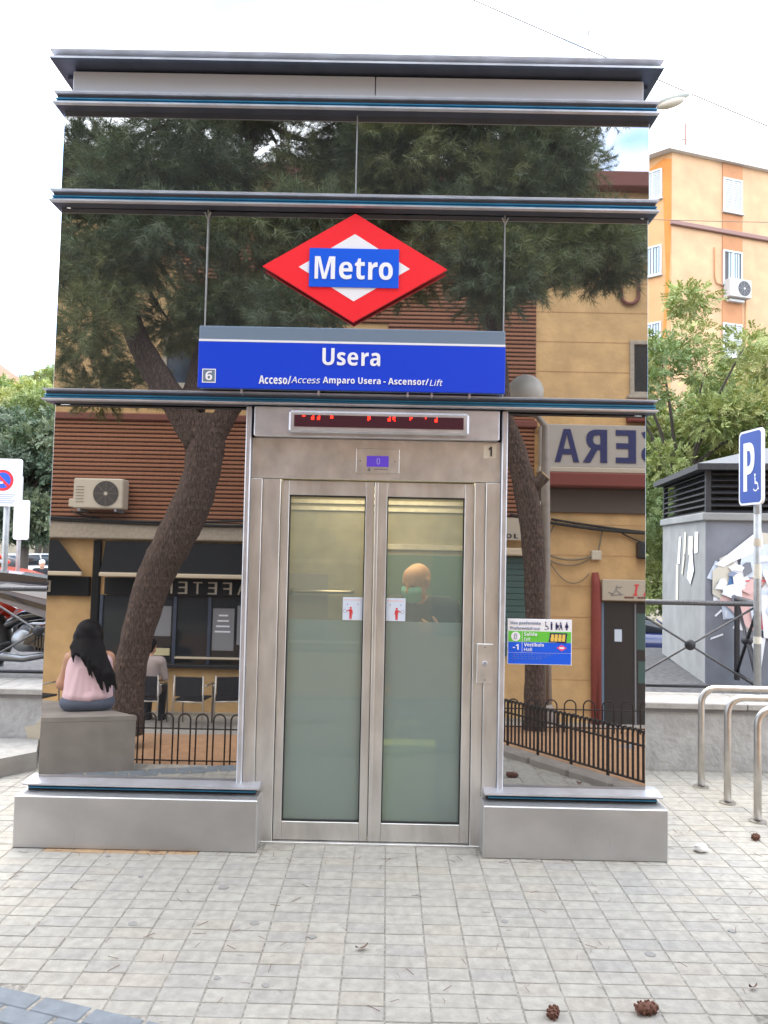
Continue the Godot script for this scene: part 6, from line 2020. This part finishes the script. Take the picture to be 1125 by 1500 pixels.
func loft(parent: Node, called: String, st: Array, m: Material) -> void:
	var s := S(true)
	var rings := []
	for e in st:
		var hw: float = e[1]
		var y0: float = e[2]
		var y1: float = e[3]
		var h := y1 - y0
		var ring := []
		for q in [[-0.86, 0.0], [-1.0, 0.22], [-1.0, 0.62], [-0.93, 0.90], [-0.80, 1.0], [0.0, 1.02], [0.80, 1.0], [0.93, 0.90], [1.0, 0.62], [1.0, 0.22], [0.86, 0.0]]:
			ring.append(Vector3(e[0], y0 + h * q[1], hw * q[0]))
		rings.append(ring)
	var n: int = rings[0].size()
	for k in rings.size() - 1:
		var mid: Vector3 = (rings[k][2] + rings[k][8] + rings[k + 1][2] + rings[k + 1][8]) * 0.25
		for j in n:
			var j2 := (j + 1) % n
			var a: Vector3 = rings[k][j]
			var c: Vector3 = rings[k + 1][j2]
			quad(s, a, rings[k][j2], c, rings[k + 1][j], (a + c) * 0.5 - mid)
	for e in [[0, -1.0], [rings.size() - 1, 1.0]]:
		for j in range(1, n - 1):
			tri(s, rings[e[0]][0], rings[e[0]][j], rings[e[0]][j + 1], Vector3(e[1], 0, 0))
	obj(called, s, m, parent)

func build_vehicles() -> void:
	car("white hatchback seen from behind, red tail light showing, far down the street", Vector3(-15.2, back_y(-15.2, -29.5) - 0.02, -29.5), 1.15, M.car_white)
	car("dark blue car between the lift and the kiosk, down the street", Vector3(8.75, back_y(8.75, -22.0) - 0.02, -22.0), 0.05, M.car_blue)
	car("red car standing behind the motorcycle", Vector3(-6.15, 0.45, -5.3), 0.0, M.car_red)
	# motorcycle behind the railing; x points the way it faces
	var b := thing("motorcycle", "grey and black motorcycle with red panels parked behind the railing", "motorcycle", Vector3(-2.75, 0.50, -2.42))
	wheel(b, Vector3(-0.80, 0.30, 0), 0.30, 0.13)
	wheel(b, Vector3(0.62, 0.30, 0), 0.30, 0.11)
	# engine with cooling ribs
	var e := obj("engine", box(S(), Vector3(-0.40, 0.22, -0.15), Vector3(0.12, 0.46, 0.15), 0.05), M.engine, b)
	for k in 9:
		obj("cooling_fin", box(S(), Vector3(-0.20 + k * 0.028, 0.24, 0.13), Vector3(-0.185 + k * 0.028, 0.46, 0.20), 0.004), M.bike_black, e)
	obj("crank_cover", lathe(S(true), [Vector2(0, 0.05), Vector2(0.07, 0.045), Vector2(0.10, 0.02), Vector2(0.105, 0.0)], 20, Transform3D(Basis.from_euler(Vector3(PI / 2, 0, 0)), Vector3(-0.32, 0.33, 0.15))), M.engine, b)
	obj("exhaust", tube(S(true), [Vector3(0.10, 0.24, 0.14), Vector3(-0.3, 0.17, 0.18), Vector3(-0.55, 0.20, 0.2), Vector3(-0.95, 0.33, 0.22)], [0.025, 0.03, 0.05, 0.055], 12), M.engine, b)
	# flank panels: a swept shape standing off the frame
	for sz in [-1.0, 1.0]:
		var xf := Transform3D(Basis.IDENTITY, Vector3(0, 0, 0.17 * sz))
		obj("side_panel", slab(S(), PackedVector2Array([Vector2(-0.98, 0.72), Vector2(-0.55, 0.68), Vector2(-0.20, 0.56), Vector2(0.12, 0.46), Vector2(0.42, 0.56), Vector2(0.40, 0.74), Vector2(0.05, 0.80), Vector2(-0.45, 0.84), Vector2(-0.98, 0.86)]), -0.035, 0.035, xf), M.bike_grey, b)
		obj("light_flash", slab(S(), PackedVector2Array([Vector2(-0.62, 0.80), Vector2(-0.1, 0.70), Vector2(0.30, 0.60), Vector2(0.38, 0.66), Vector2(0.05, 0.77), Vector2(-0.45, 0.83)]), 0.0355 * sz, 0.045 * sz, xf), M.bike_light, b)
		obj("dark_flash", slab(S(), PackedVector2Array([Vector2(-0.98, 0.735), Vector2(-0.5, 0.70), Vector2(-0.05, 0.585), Vector2(0.25, 0.545), Vector2(-0.05, 0.63), Vector2(-0.5, 0.745), Vector2(-0.98, 0.775)]), 0.0355 * sz, 0.044 * sz, xf), M.bike_black, b)
		obj("red_panel", slab(S(), PackedVector2Array([Vector2(-0.74, 0.52), Vector2(-0.58, 0.50), Vector2(-0.52, 0.58), Vector2(-0.66, 0.65), Vector2(-0.80, 0.64)]), -0.05, 0.05, xf), M.car_red, b)
		obj("lower_cowl", slab(S(), PackedVector2Array([Vector2(-0.30, 0.30), Vector2(0.14, 0.22), Vector2(0.30, 0.44), Vector2(0.02, 0.50), Vector2(-0.22, 0.46)]), -0.03, 0.03, xf), M.bike_black, b)
		obj("fork", rod(S(true), Vector3(0.62, 0.30, 0.09 * sz), Vector3(0.40, 0.95, 0.09 * sz), 0.024, 8), M.engine, b)
	obj("frame", tube(S(true), [Vector3(0.42, 0.82, 0), Vector3(0.1, 0.6, 0), Vector3(-0.4, 0.52, 0), Vector3(-0.8, 0.30, 0)], [0.05], 8), M.bike_black, b)
	obj("seat", slab(S(), PackedVector2Array([Vector2(-0.95, 0.865), Vector2(-0.45, 0.845), Vector2(-0.05, 0.81), Vector2(0.0, 0.86), Vector2(-0.4, 0.91), Vector2(-0.95, 0.95)]), -0.15, 0.15), M.bike_black, b)
	obj("tank", ball(S(true), Vector3(0.20, 0.86, 0), Vector3(0.26, 0.13, 0.16), 16, 10), M.bike_grey, b)
	obj("handlebar", tube(S(true), [Vector3(0.32, 1.0, -0.38), Vector3(0.40, 1.02, -0.15), Vector3(0.40, 1.02, 0.15), Vector3(0.32, 1.0, 0.38)], [0.016], 8), M.bike_black, b)
	obj("headlamp", ball(S(true), Vector3(0.52, 0.88, 0), Vector3(0.10, 0.10, 0.11), 12, 8), M.sign_white, b)
	obj("footrest", rod(S(true), Vector3(-0.45, 0.30, 0.15), Vector3(-0.45, 0.30, 0.30), 0.018, 8), M.rubber, b)

# ------------------------------------------------------------------ people: one smooth skin over joints
# caps: [from, to, radius, radius]; the joined distance field is meshed with surface nets
func skin_mesh(st: SurfaceTool, caps: Array, cell: float, k: float) -> void:
	var lo := Vector3.INF
	var hi := -Vector3.INF
	for c in caps:
		var r := Vector3.ONE * (maxf(c[2], c[3]) + k * 0.3 + cell * 2.0)
		lo = lo.min(c[0] - r).min(c[1] - r)
		hi = hi.max(c[0] + r).max(c[1] + r)
	var nx := int((hi.x - lo.x) / cell) + 2
	var ny := int((hi.y - lo.y) / cell) + 2
	var nz := int((hi.z - lo.z) / cell) + 2
	var f := PackedFloat32Array()
	f.resize(nx * ny * nz)
	f.fill(1.0)
	for c in caps:
		var a: Vector3 = c[0]
		var b: Vector3 = c[1]
		var ra: float = c[2]
		var rb: float = c[3]
		var sq: Vector3 = c[4] if c.size() > 4 else Vector3.ONE   # flattening about the segment's middle
		var ab := b - a
		var l2 := maxf(ab.length_squared(), 1e-9)
		var m := maxf(ra, rb) * maxf(sq.x, maxf(sq.y, sq.z)) + k + cell * 2.0
		var p0 := ((a.min(b) - Vector3.ONE * m - lo) / cell).floor()
		var p1 := ((a.max(b) + Vector3.ONE * m - lo) / cell).ceil()
		for x in range(maxi(0, int(p0.x)), mini(nx, int(p1.x) + 1)):
			for y in range(maxi(0, int(p0.y)), mini(ny, int(p1.y) + 1)):
				for z in range(maxi(0, int(p0.z)), mini(nz, int(p1.z) + 1)):
					var p := lo + Vector3(x, y, z) * cell
					var t := clampf((p - a).dot(ab) / l2, 0.0, 1.0)
					var d := ((p - a - ab * t) / sq).length() - lerpf(ra, rb, t)
					var i := (x * ny + y) * nz + z
					var o := f[i]
					var h := k - absf(o - d)
					f[i] = minf(o, d) - (h * h * 0.25 / k if h > 0.0 else 0.0)
	var ids := PackedInt32Array()
	ids.resize(nx * ny * nz)
	ids.fill(-1)
	var vs := PackedVector3Array()
	var sx := ny * nz
	var offs := [0, sx, nz, sx + nz, 1, sx + 1, nz + 1, sx + nz + 1]
	var edges := [[0, 1], [2, 3], [4, 5], [6, 7], [0, 2], [1, 3], [4, 6], [5, 7], [0, 4], [1, 5], [2, 6], [3, 7]]
	for x in nx - 1:
		for y in ny - 1:
			for z in nz - 1:
				var i := x * sx + y * nz + z
				var neg := 0
				for o: int in offs:
					if f[i + o] < 0.0: neg += 1
				if neg == 0 or neg == 8: continue
				var sum := Vector3.ZERO
				var cnt := 0
				for e in edges:
					var da := f[i + offs[e[0]]]
					var db := f[i + offs[e[1]]]
					if (da < 0.0) == (db < 0.0): continue
					var t := da / (da - db)
					var pa := Vector3(e[0] & 1, (e[0] >> 1) & 1, (e[0] >> 2) & 1)
					var pb := Vector3(e[1] & 1, (e[1] >> 1) & 1, (e[1] >> 2) & 1)
					sum += pa.lerp(pb, t)
					cnt += 1
				ids[i] = vs.size()
				vs.append(lo + (Vector3(x, y, z) + sum / cnt) * cell)
	for x in range(1, nx - 1):
		for y in range(1, ny - 1):
			for z in range(1, nz - 1):
				var i := x * sx + y * nz + z
				for ax in 3:
					var st1: int = [sx, nz, 1][ax]
					if (f[i] < 0.0) == (f[i + st1] < 0.0): continue
					var u: int = [nz, 1, sx][ax]
					var v: int = [1, sx, nz][ax]
					var q := [ids[i], ids[i - u], ids[i - u - v], ids[i - v]]
					if q[0] < 0 or q[1] < 0 or q[2] < 0 or q[3] < 0: continue
					var out := Vector3.ZERO
					out[ax] = 1.0 if f[i] < 0.0 else -1.0
					quad(st, vs[q[0]], vs[q[1]], vs[q[2]], vs[q[3]], out)

func flesh(called: String, parts: Array, m: Material, parent: Node) -> void:
	var st := S(true)
	for p in parts:
		skin_mesh(st, p[0], p[1], p[2])
	st.index()
	obj(called, st, m, parent)

# a relaxed, curled hand: w wrist, d direction of the fingers, n back of the hand, s side the thumb leaves
func hand(w: Vector3, d: Vector3, n: Vector3, s: Vector3, sc := 1.0) -> Array:
	var caps := []
	var palm := w + d * 0.05 * sc
	for k in 4:
		var o := s * (0.027 - 0.018 * k) * sc
		caps.append([w + o * 0.6 + d * 0.012 * sc, w + o + d * 0.082 * sc, 0.0125 * sc, 0.0105 * sc])
	var ln := [0.072, 0.080, 0.074, 0.058]
	for k in 4:
		var p := w + s * (0.029 - 0.0195 * k) * sc + d * 0.086 * sc
		var dir := (d + s * (0.10 - 0.07 * k)).normalized()
		for j in 3:
			dir = (dir - n * [0.25, 0.5, 0.5][j]).normalized()
			var q: Vector3 = p + dir * ln[k] * [0.45, 0.32, 0.25][j] * sc
			caps.append([p, q, [0.0088, 0.0082, 0.0075][j] * sc, [0.0084, 0.0078, 0.0068][j] * sc])
			p = q
	var tp := w + s * 0.024 * sc + d * 0.02 * sc
	var td := (s * 0.8 + d * 0.75 - n * 0.3).normalized()
	for j in 3:
		var q: Vector3 = tp + td * [0.038, 0.030, 0.024][j] * sc
		caps.append([tp, q, [0.0125, 0.0100, 0.0090][j] * sc, [0.0105, 0.0092, 0.0078][j] * sc])
		td = (td + d * 0.25 - n * 0.15).normalized()
		tp = q
	return caps

# a head facing f, up u; c is the centre of the skull
func head(c: Vector3, f: Vector3, u: Vector3, sc := 1.0) -> Array:
	var r := f.cross(u).normalized()
	var at := func(x: float, y: float, z: float) -> Vector3: return c + (r * x + u * y + f * z) * sc
	return [
		[at.call(0, 0.035, -0.022), at.call(0, 0.035, 0.012), 0.082 * sc, 0.078 * sc],
		[at.call(0, -0.02, 0.02), at.call(0, -0.075, 0.045), 0.066 * sc, 0.042 * sc],
		[at.call(-0.03, -0.055, 0.03), at.call(0.03, -0.055, 0.03), 0.045 * sc, 0.045 * sc],
		[at.call(-0.035, 0.022, 0.07), at.call(0.035, 0.022, 0.07), 0.016 * sc, 0.016 * sc],
		[at.call(0, 0.012, 0.088), at.call(0, -0.026, 0.108), 0.009 * sc, 0.014 * sc],
		[at.call(-0.02, -0.056, 0.082), at.call(0.02, -0.056, 0.082), 0.010 * sc, 0.010 * sc],
		[at.call(0, -0.092, 0.072), at.call(0, -0.095, 0.07), 0.018 * sc, 0.018 * sc],
		[at.call(-0.082, 0.015, -0.012), at.call(-0.080, -0.025, -0.004), 0.016 * sc, 0.011 * sc],
		[at.call(0.082, 0.015, -0.012), at.call(0.080, -0.025, -0.004), 0.016 * sc, 0.011 * sc],
	]

func eyes(c: Vector3, f: Vector3, u: Vector3, parent: Node) -> void:
	var r := f.cross(u).normalized()
	for s in [-1.0, 1.0]:
		var p: Vector3 = c + r * 0.031 * s + u * 0.006 + f * 0.078
		obj("eye", ball(S(true), p, Vector3(0.0125, 0.009, 0.0125), 10, 6), M.sign_white, parent)
		obj("pupil", ball(S(true), p + f * 0.0085, Vector3(0.006, 0.006, 0.006), 8, 6), M.hair, parent)

func grown(caps: Array, by: float) -> Array:
	var o := []
	for c in caps:
		var e: Array = c.duplicate()
		e[2] += by; e[3] += by
		o.append(e)
	return o

func build_people() -> void:
	seated_woman()
	man_in_lift()
	cafe_guest()
	street_person()

func seated_woman() -> void:
	# sits on the bench with her back to the lift, looking down to her lap
	var t := thing("person", "woman in a pink sleeveless top and jeans, long black hair, seated facing away", "person", Vector3(-2.27, 0.42, 1.74), -0.28)
	var hipc := Vector3(0, 0.10, 0.0)
	var chest := Vector3(0, 0.36, 0.0)
	var neck := Vector3(0.01, 0.475, 0.045)
	var hd := Vector3(-0.02, 0.575, 0.085)
	var f := Vector3(0.10, -0.42, 0.90).normalized()
	var u := Vector3(0.02, 0.90, 0.42).normalized()
	u = (u - f * u.dot(f)).normalized()
	var flat := Vector3(1.0, 1.0, 0.72)
	var torso := [[Vector3(-0.065, 0.10, 0), Vector3(0.065, 0.10, 0), 0.105, 0.105, Vector3(1, 0.9, 0.9)], [Vector3(0, 0.12, 0), Vector3(0, 0.24, 0.0), 0.105, 0.098, flat], [Vector3(-0.04, 0.24, 0), Vector3(-0.06, 0.36, 0.005), 0.088, 0.085, flat], [Vector3(0.04, 0.24, 0), Vector3(0.06, 0.36, 0.005), 0.088, 0.085, flat], [Vector3(-0.125, 0.415, 0.015), Vector3(0.125, 0.415, 0.015), 0.048, 0.048]]
	var legs := []
	var shins := []
	for s: float in [-1.0, 1.0]:
		legs.append([Vector3(0.085 * s, 0.085, 0.02), Vector3(0.10 * s, 0.08, 0.42), 0.088, 0.062])
		shins.append([Vector3(0.10 * s, 0.08, 0.42), Vector3(0.105 * s, -0.34, 0.44), 0.060, 0.040])
		shins.append([Vector3(0.105 * s, -0.375, 0.42), Vector3(0.115 * s, -0.385, 0.58), 0.036, 0.028])
	var arms := [
		[Vector3(-0.152, 0.405, 0.02), Vector3(-0.205, 0.20, 0.05), 0.042, 0.035], [Vector3(-0.205, 0.20, 0.05), Vector3(-0.10, 0.185, 0.28), 0.038, 0.026],
		[Vector3(0.150, 0.405, 0.03), Vector3(0.150, 0.20, 0.12), 0.042, 0.035], [Vector3(0.150, 0.20, 0.12), Vector3(0.07, 0.18, 0.29), 0.038, 0.026]]
	var nk := [[Vector3(0, 0.42, 0.02), hd + Vector3(0, -0.06, -0.02), 0.052, 0.047]]
	var hands := [hand(Vector3(-0.10, 0.185, 0.28), Vector3(0.5, -0.05, 0.86).normalized(), Vector3(0.0, 1, 0.05), Vector3(0.86, 0, -0.5).normalized(), 0.92), hand(Vector3(0.07, 0.18, 0.29), Vector3(-0.5, -0.05, 0.86).normalized(), Vector3(0, 1, 0.05), Vector3(-0.86, 0, -0.5).normalized(), 0.92)]
	flesh("body", [[torso + legs + shins + arms + nk, 0.0125, 0.05], [head(hd, f, u, 0.98), 0.0065, 0.022], [hands[0], 0.0042, 0.008], [hands[1], 0.0042, 0.008]], M.skin, t)
	eyes(hd, f, u, t)
	# loose sleeveless top: a fuller shell that narrows to the neck and hangs over the belt
	var top := [[Vector3(-0.07, 0.11, 0), Vector3(0.07, 0.11, 0), 0.116, 0.116, Vector3(1.0, 0.5, 0.92)], [Vector3(-0.055, 0.13, 0), Vector3(-0.060, 0.33, 0.0), 0.116, 0.100, Vector3(1, 1, 0.88)], [Vector3(0.055, 0.13, 0), Vector3(0.060, 0.33, 0.0), 0.116, 0.100, Vector3(1, 1, 0.88)], [Vector3(0, 0.13, -0.01), Vector3(0, 0.36, 0.0), 0.118, 0.105, Vector3(1, 1, 0.86)], [Vector3(-0.100, 0.385, 0.005), Vector3(0.112, 0.385, 0.005), 0.070, 0.070], [Vector3(-0.09, 0.30, 0), Vector3(-0.085, 0.14, -0.01), 0.085, 0.100], [Vector3(0.10, 0.30, 0), Vector3(0.09, 0.14, -0.01), 0.085, 0.100], [Vector3(-0.06, 0.43, 0.02), Vector3(0.06, 0.43, 0.02), 0.048, 0.048]]
	# soft folds that fall from the shoulders and gather at the waist
	for k in 5:
		var fx := -0.09 + 0.045 * k
		top.append([Vector3(fx * 0.7, 0.34, -0.088), Vector3(fx * 1.25 + 0.01, 0.125, -0.105), 0.010, 0.020])
	top.append([Vector3(-0.10, 0.115, -0.07), Vector3(0.02, 0.105, -0.108), 0.022, 0.022])
	top.append([Vector3(0.03, 0.125, -0.105), Vector3(0.12, 0.145, -0.06), 0.020, 0.020])
	flesh("sleeveless_top", [[top, 0.0095, 0.03]], M.pink_top, t)
	var jeans := [[Vector3(-0.085, 0.06, 0.0), Vector3(0.085, 0.06, 0.0), 0.128, 0.128, Vector3(1, 0.62, 0.96)]]
	jeans += grown(legs, 0.012)
	for s: float in [-1.0, 1.0]:
		jeans.append([Vector3(0.10 * s, 0.08, 0.42), Vector3(0.105 * s, -0.30, 0.44), 0.073, 0.056])
	flesh("jeans", [[jeans, 0.013, 0.03]], M.denim, t)
	# long hair: a cap over the skull and locks that fall across the shoulder blades to one side
	var hair := [[hd + Vector3(0, 0.045, -0.03), hd + Vector3(0, 0.03, -0.01), 0.102, 0.098], [hd + Vector3(-0.03, 0.0, -0.05), hd + Vector3(0.03, 0.0, -0.05), 0.088, 0.088], [hd + Vector3(-0.03, -0.04, -0.06), hd + Vector3(-0.035, -0.075, -0.075), 0.070, 0.045], [hd + Vector3(0.03, -0.04, -0.06), hd + Vector3(0.075, -0.20, -0.095), 0.072, 0.040]]
	var r := RandomNumberGenerator.new()
	r.seed = 12
	var locks := []
	for layer in 2:
		for k in 17:
			var q := k / 16.0
			var x := -0.098 + 0.196 * q
			var long := 0.02 + 0.19 * smoothstep(0.05, 0.85, q) + r.randf() * 0.09
			var a := hd + Vector3(x * 0.75, 0.055 - 3.0 * x * x, -0.092 + 2.6 * x * x)
			var b := hd + Vector3(x * 1.08 + 0.03 * q, -0.07 - 0.07 * q, 0.0)
			b.z = -0.068 + 2.2 * x * x - 0.008 * layer
			var c := b + Vector3(0.015 + 0.05 * q + (r.randf() - 0.5) * 0.03, -long * 0.6, 0.0)
			c.z = lerpf(b.z, -0.128 + 0.8 * x * x - 0.006 * layer, smoothstep(0.0, 0.10, long))
			var d := c + Vector3(0.02 + 0.02 * q + (r.randf() - 0.5) * 0.03, -long * 0.5, -0.008)
			locks.append([a, b, 0.019, 0.020])
			locks.append([b, c, 0.020, 0.014])
			locks.append([c, d, 0.014, 0.004])
	flesh("hair", [[hair + locks, 0.0062, 0.010]], M.hair, t)

func man_in_lift() -> void:
	# stands in the cabin, bald head bent towards the doors, a mask on his face
	var t := thing("person", "bald man in dark clothes wearing a teal face mask inside the lift", "person", Vector3(0.36, 0.014, -0.72), 0.0)
	var hd := Vector3(-0.03, 1.475, 0.06)
	var f := Vector3(-0.62, -0.30, 0.72).normalized()
	var u := Vector3(-0.20, 0.95, 0.25).normalized()
	u = (u - f * u.dot(f)).normalized()
	var flat := Vector3(1, 1, 0.74)
	var torso := [[Vector3(-0.08, 0.84, 0), Vector3(0.08, 0.84, 0), 0.13, 0.13, flat], [Vector3(0, 0.9, 0), Vector3(0, 1.08, 0), 0.15, 0.15, flat], [Vector3(-0.06, 1.1, 0), Vector3(-0.09, 1.23, 0), 0.12, 0.11, flat], [Vector3(0.06, 1.1, 0), Vector3(0.09, 1.23, 0), 0.12, 0.11, flat], [Vector3(-0.17, 1.30, 0), Vector3(0.17, 1.30, 0), 0.062, 0.062]]
	var legs := []
	var feet := []
	for s: float in [-1.0, 1.0]:
		legs.append([Vector3(0.09 * s, 0.82, 0), Vector3(0.10 * s, 0.45, 0.02), 0.095, 0.066])
		legs.append([Vector3(0.10 * s, 0.45, 0.02), Vector3(0.105 * s, 0.06, -0.01), 0.064, 0.042])
		feet.append([Vector3(0.105 * s, 0.045, -0.03), Vector3(0.13 * s, 0.035, 0.16), 0.045, 0.034])
	var arms := [[Vector3(-0.20, 1.29, 0), Vector3(-0.25, 1.02, 0.02), 0.055, 0.045], [Vector3(-0.25, 1.02, 0.02), Vector3(-0.24, 0.80, 0.12), 0.043, 0.030],
		[Vector3(0.20, 1.29, 0), Vector3(0.27, 1.04, 0.04), 0.055, 0.045], [Vector3(0.27, 1.04, 0.04), Vector3(0.13, 1.15, 0.22), 0.043, 0.030]]
	var nk := [[Vector3(0, 1.30, 0), hd + Vector3(0.0, -0.05, -0.02), 0.06, 0.055]]
	var hands := [hand(Vector3(-0.24, 0.80, 0.12), Vector3(0.05, -0.9, 0.35).normalized(), Vector3(-0.9, 0, 0.2).normalized(), Vector3(0.2, 0.35, 0.9).normalized()), hand(Vector3(0.13, 1.15, 0.22), Vector3(-0.85, 0.35, 0.25).normalized(), Vector3(0.1, -0.1, 1).normalized(), Vector3(0.3, 0.9, 0).normalized())]
	flesh("body", [[torso + legs + feet + arms + nk, 0.015, 0.05], [head(hd, f, u, 1.06), 0.0065, 0.022], [hands[0], 0.0045, 0.008], [hands[1], 0.0045, 0.008]], M.skin_light, t)
	eyes(hd, f, u, t)
	flesh("jacket", [[grown(torso, 0.022) + grown(arms, 0.018) + [[Vector3(-0.09, 0.76, 0), Vector3(0.09, 0.76, 0), 0.13, 0.13, flat]], 0.014, 0.04]], M.dark_cloth, t)
	flesh("trousers", [[grown(legs, 0.018), 0.015, 0.03]], M.trouser_black, t)
	flesh("shoes", [[grown(feet, 0.008), 0.012, 0.02]], M.black, t)
	var r := f.cross(u).normalized()
	var mk := [[hd - u * 0.035 - r * 0.045 + f * 0.070, hd - u * 0.035 + r * 0.045 + f * 0.070, 0.036, 0.036], [hd - u * 0.085 - r * 0.03 + f * 0.066, hd - u * 0.085 + r * 0.03 + f * 0.066, 0.034, 0.034], [hd - u * 0.04 + f * 0.09, hd - u * 0.08 + f * 0.088, 0.038, 0.034]]
	flesh("face_mask", [[mk, 0.007, 0.025]], M.mask_teal, t)
	# the yellow green bag he carries shows through the frosted film
	var b := thing("shopping_bag", "yellow green bag standing in the lift behind the frosted film", "bag", Vector3(0.27, 0.014, -0.30))
	var s := S()
	slab(s, PackedVector2Array([Vector2(-0.16, 0.0), Vector2(0.16, 0.0), Vector2(0.18, 0.50), Vector2(-0.18, 0.50)]), -0.08, 0.08)
	obj("bag_body", s, M.hivis, b)
	for z in [-0.05, 0.05]:
		obj("handle", tube(S(true), [Vector3(-0.08, 0.49, z), Vector3(-0.06, 0.62, z), Vector3(0.06, 0.62, z), Vector3(0.08, 0.49, z)], [0.008], 6), M.hivis, b)

func cafe_guest() -> void:
	var t := thing("person", "person in a grey shirt and dark trousers seated at the cafe, beyond the pine", "person", Vector3(-3.56, -0.9, 7.62), 0.0)
	var hd := Vector3(0, 1.22, 0.06)
	var f := Vector3(0.1, -0.2, 1).normalized()
	var u := Vector3(0, 1, 0.2).normalized()
	u = (u - f * u.dot(f)).normalized()
	var flat := Vector3(1, 1, 0.75)
	var torso := [[Vector3(-0.08, 0.56, 0), Vector3(0.08, 0.56, 0), 0.12, 0.12, flat], [Vector3(0, 0.6, 0), Vector3(0, 0.9, 0), 0.14, 0.15, flat], [Vector3(-0.16, 1.0, 0), Vector3(0.16, 1.0, 0), 0.065, 0.065]]
	var legs := []
	for s: float in [-1.0, 1.0]:
		legs.append([Vector3(0.09 * s, 0.53, 0), Vector3(0.11 * s, 0.52, 0.42), 0.085, 0.066])
		legs.append([Vector3(0.11 * s, 0.52, 0.42), Vector3(0.11 * s, 0.07, 0.40), 0.064, 0.045])
		legs.append([Vector3(0.11 * s, 0.045, 0.38), Vector3(0.12 * s, 0.04, 0.56), 0.045, 0.035])
	var arms := []
	var hs := []
	for s: float in [-1.0, 1.0]:
		arms.append([Vector3(0.2 * s, 0.99, 0), Vector3(0.25 * s, 0.74, 0.05), 0.05, 0.04])
		arms.append([Vector3(0.25 * s, 0.74, 0.05), Vector3(0.14 * s, 0.68, 0.28), 0.04, 0.03])
		hs.append(hand(Vector3(0.14 * s, 0.68, 0.28), Vector3(-0.3 * s, -0.1, 0.9).normalized(), Vector3(0, 1, 0), Vector3(-s, 0, -0.3).normalized()))
	flesh("body", [[torso + legs + arms + [[Vector3(0, 1.0, 0), hd, 0.055, 0.05]], 0.02, 0.05], [head(hd, f, u), 0.009, 0.022], [hs[0], 0.005, 0.008], [hs[1], 0.005, 0.008]], M.skin, t)
	eyes(hd, f, u, t)
	flesh("shirt", [[grown(torso, 0.02) + grown([arms[0], arms[2]], 0.016), 0.018, 0.04]], M.grey_shirt, t)
	flesh("trousers", [[grown(legs, 0.014), 0.018, 0.03]], M.trouser_black, t)
	flesh("hair", [[[[hd + Vector3(0, 0.045, -0.02), hd + Vector3(0, 0.04, -0.01), 0.096, 0.09], [hd + Vector3(0, 0.0, -0.05), hd + Vector3(0, -0.05, -0.05), 0.07, 0.055]], 0.012, 0.02]], M.hair, t)

func street_person() -> void:
	var t := thing("person", "person in a black shirt, hand on hip, standing by the white car", "person", Vector3(-10.65, back_y(-10.65, -19.5), -19.5), 0.5)
	var hd := Vector3(0, 1.62, 0.03)
	var f := Vector3(0.3, -0.1, 0.9).normalized()
	var u := Vector3.UP
	u = (u - f * u.dot(f)).normalized()
	var flat := Vector3(1, 1, 0.72)
	var torso := [[Vector3(-0.08, 0.92, 0), Vector3(0.08, 0.92, 0), 0.13, 0.13, flat], [Vector3(0, 1.0, 0), Vector3(0, 1.3, 0), 0.14, 0.16, flat], [Vector3(-0.17, 1.42, 0), Vector3(0.17, 1.42, 0), 0.065, 0.065]]
	var legs := []
	for s: float in [-1.0, 1.0]:
		legs.append([Vector3(0.09 * s, 0.9, 0), Vector3(0.11 * s, 0.48, 0.02), 0.095, 0.066])
		legs.append([Vector3(0.11 * s, 0.48, 0.02), Vector3(0.12 * s, 0.07, 0), 0.064, 0.042])
		legs.append([Vector3(0.12 * s, 0.045, -0.03), Vector3(0.14 * s, 0.035, 0.16), 0.045, 0.034])
	var arms := [[Vector3(-0.21, 1.41, 0), Vector3(-0.38, 1.18, -0.03), 0.052, 0.042], [Vector3(-0.38, 1.18, -0.03), Vector3(-0.19, 1.0, 0.06), 0.040, 0.030], [Vector3(0.21, 1.41, 0), Vector3(0.27, 1.12, 0), 0.052, 0.042], [Vector3(0.27, 1.12, 0), Vector3(0.27, 0.88, 0.06), 0.040, 0.030]]
	var hs := [hand(Vector3(-0.19, 1.0, 0.06), Vector3(0.5, -0.6, 0.5).normalized(), Vector3(-0.5, 0.2, 0.8).normalized(), Vector3(0.6, 0.7, 0.1).normalized()), hand(Vector3(0.27, 0.88, 0.06), Vector3(0, -1, 0.1).normalized(), Vector3(1, 0, 0), Vector3(0, 0.1, 1).normalized())]
	flesh("body", [[torso + legs + arms + [[Vector3(0, 1.42, 0), hd, 0.06, 0.055]], 0.022, 0.05], [head(hd, f, u), 0.009, 0.022], [hs[0], 0.005, 0.008], [hs[1], 0.005, 0.008]], M.skin, t)
	eyes(hd, f, u, t)
	flesh("shirt", [[grown(torso, 0.02) + grown([arms[0], arms[2]], 0.018), 0.02, 0.04]], M.trouser_black, t)
	flesh("trousers", [[grown(legs, 0.016), 0.02, 0.03]], M.denim, t)
	flesh("cap", [[[[hd + Vector3(0, 0.06, -0.01), hd + Vector3(0, 0.05, 0.0), 0.092, 0.09]], 0.014, 0.02]], M.sign_white, t)
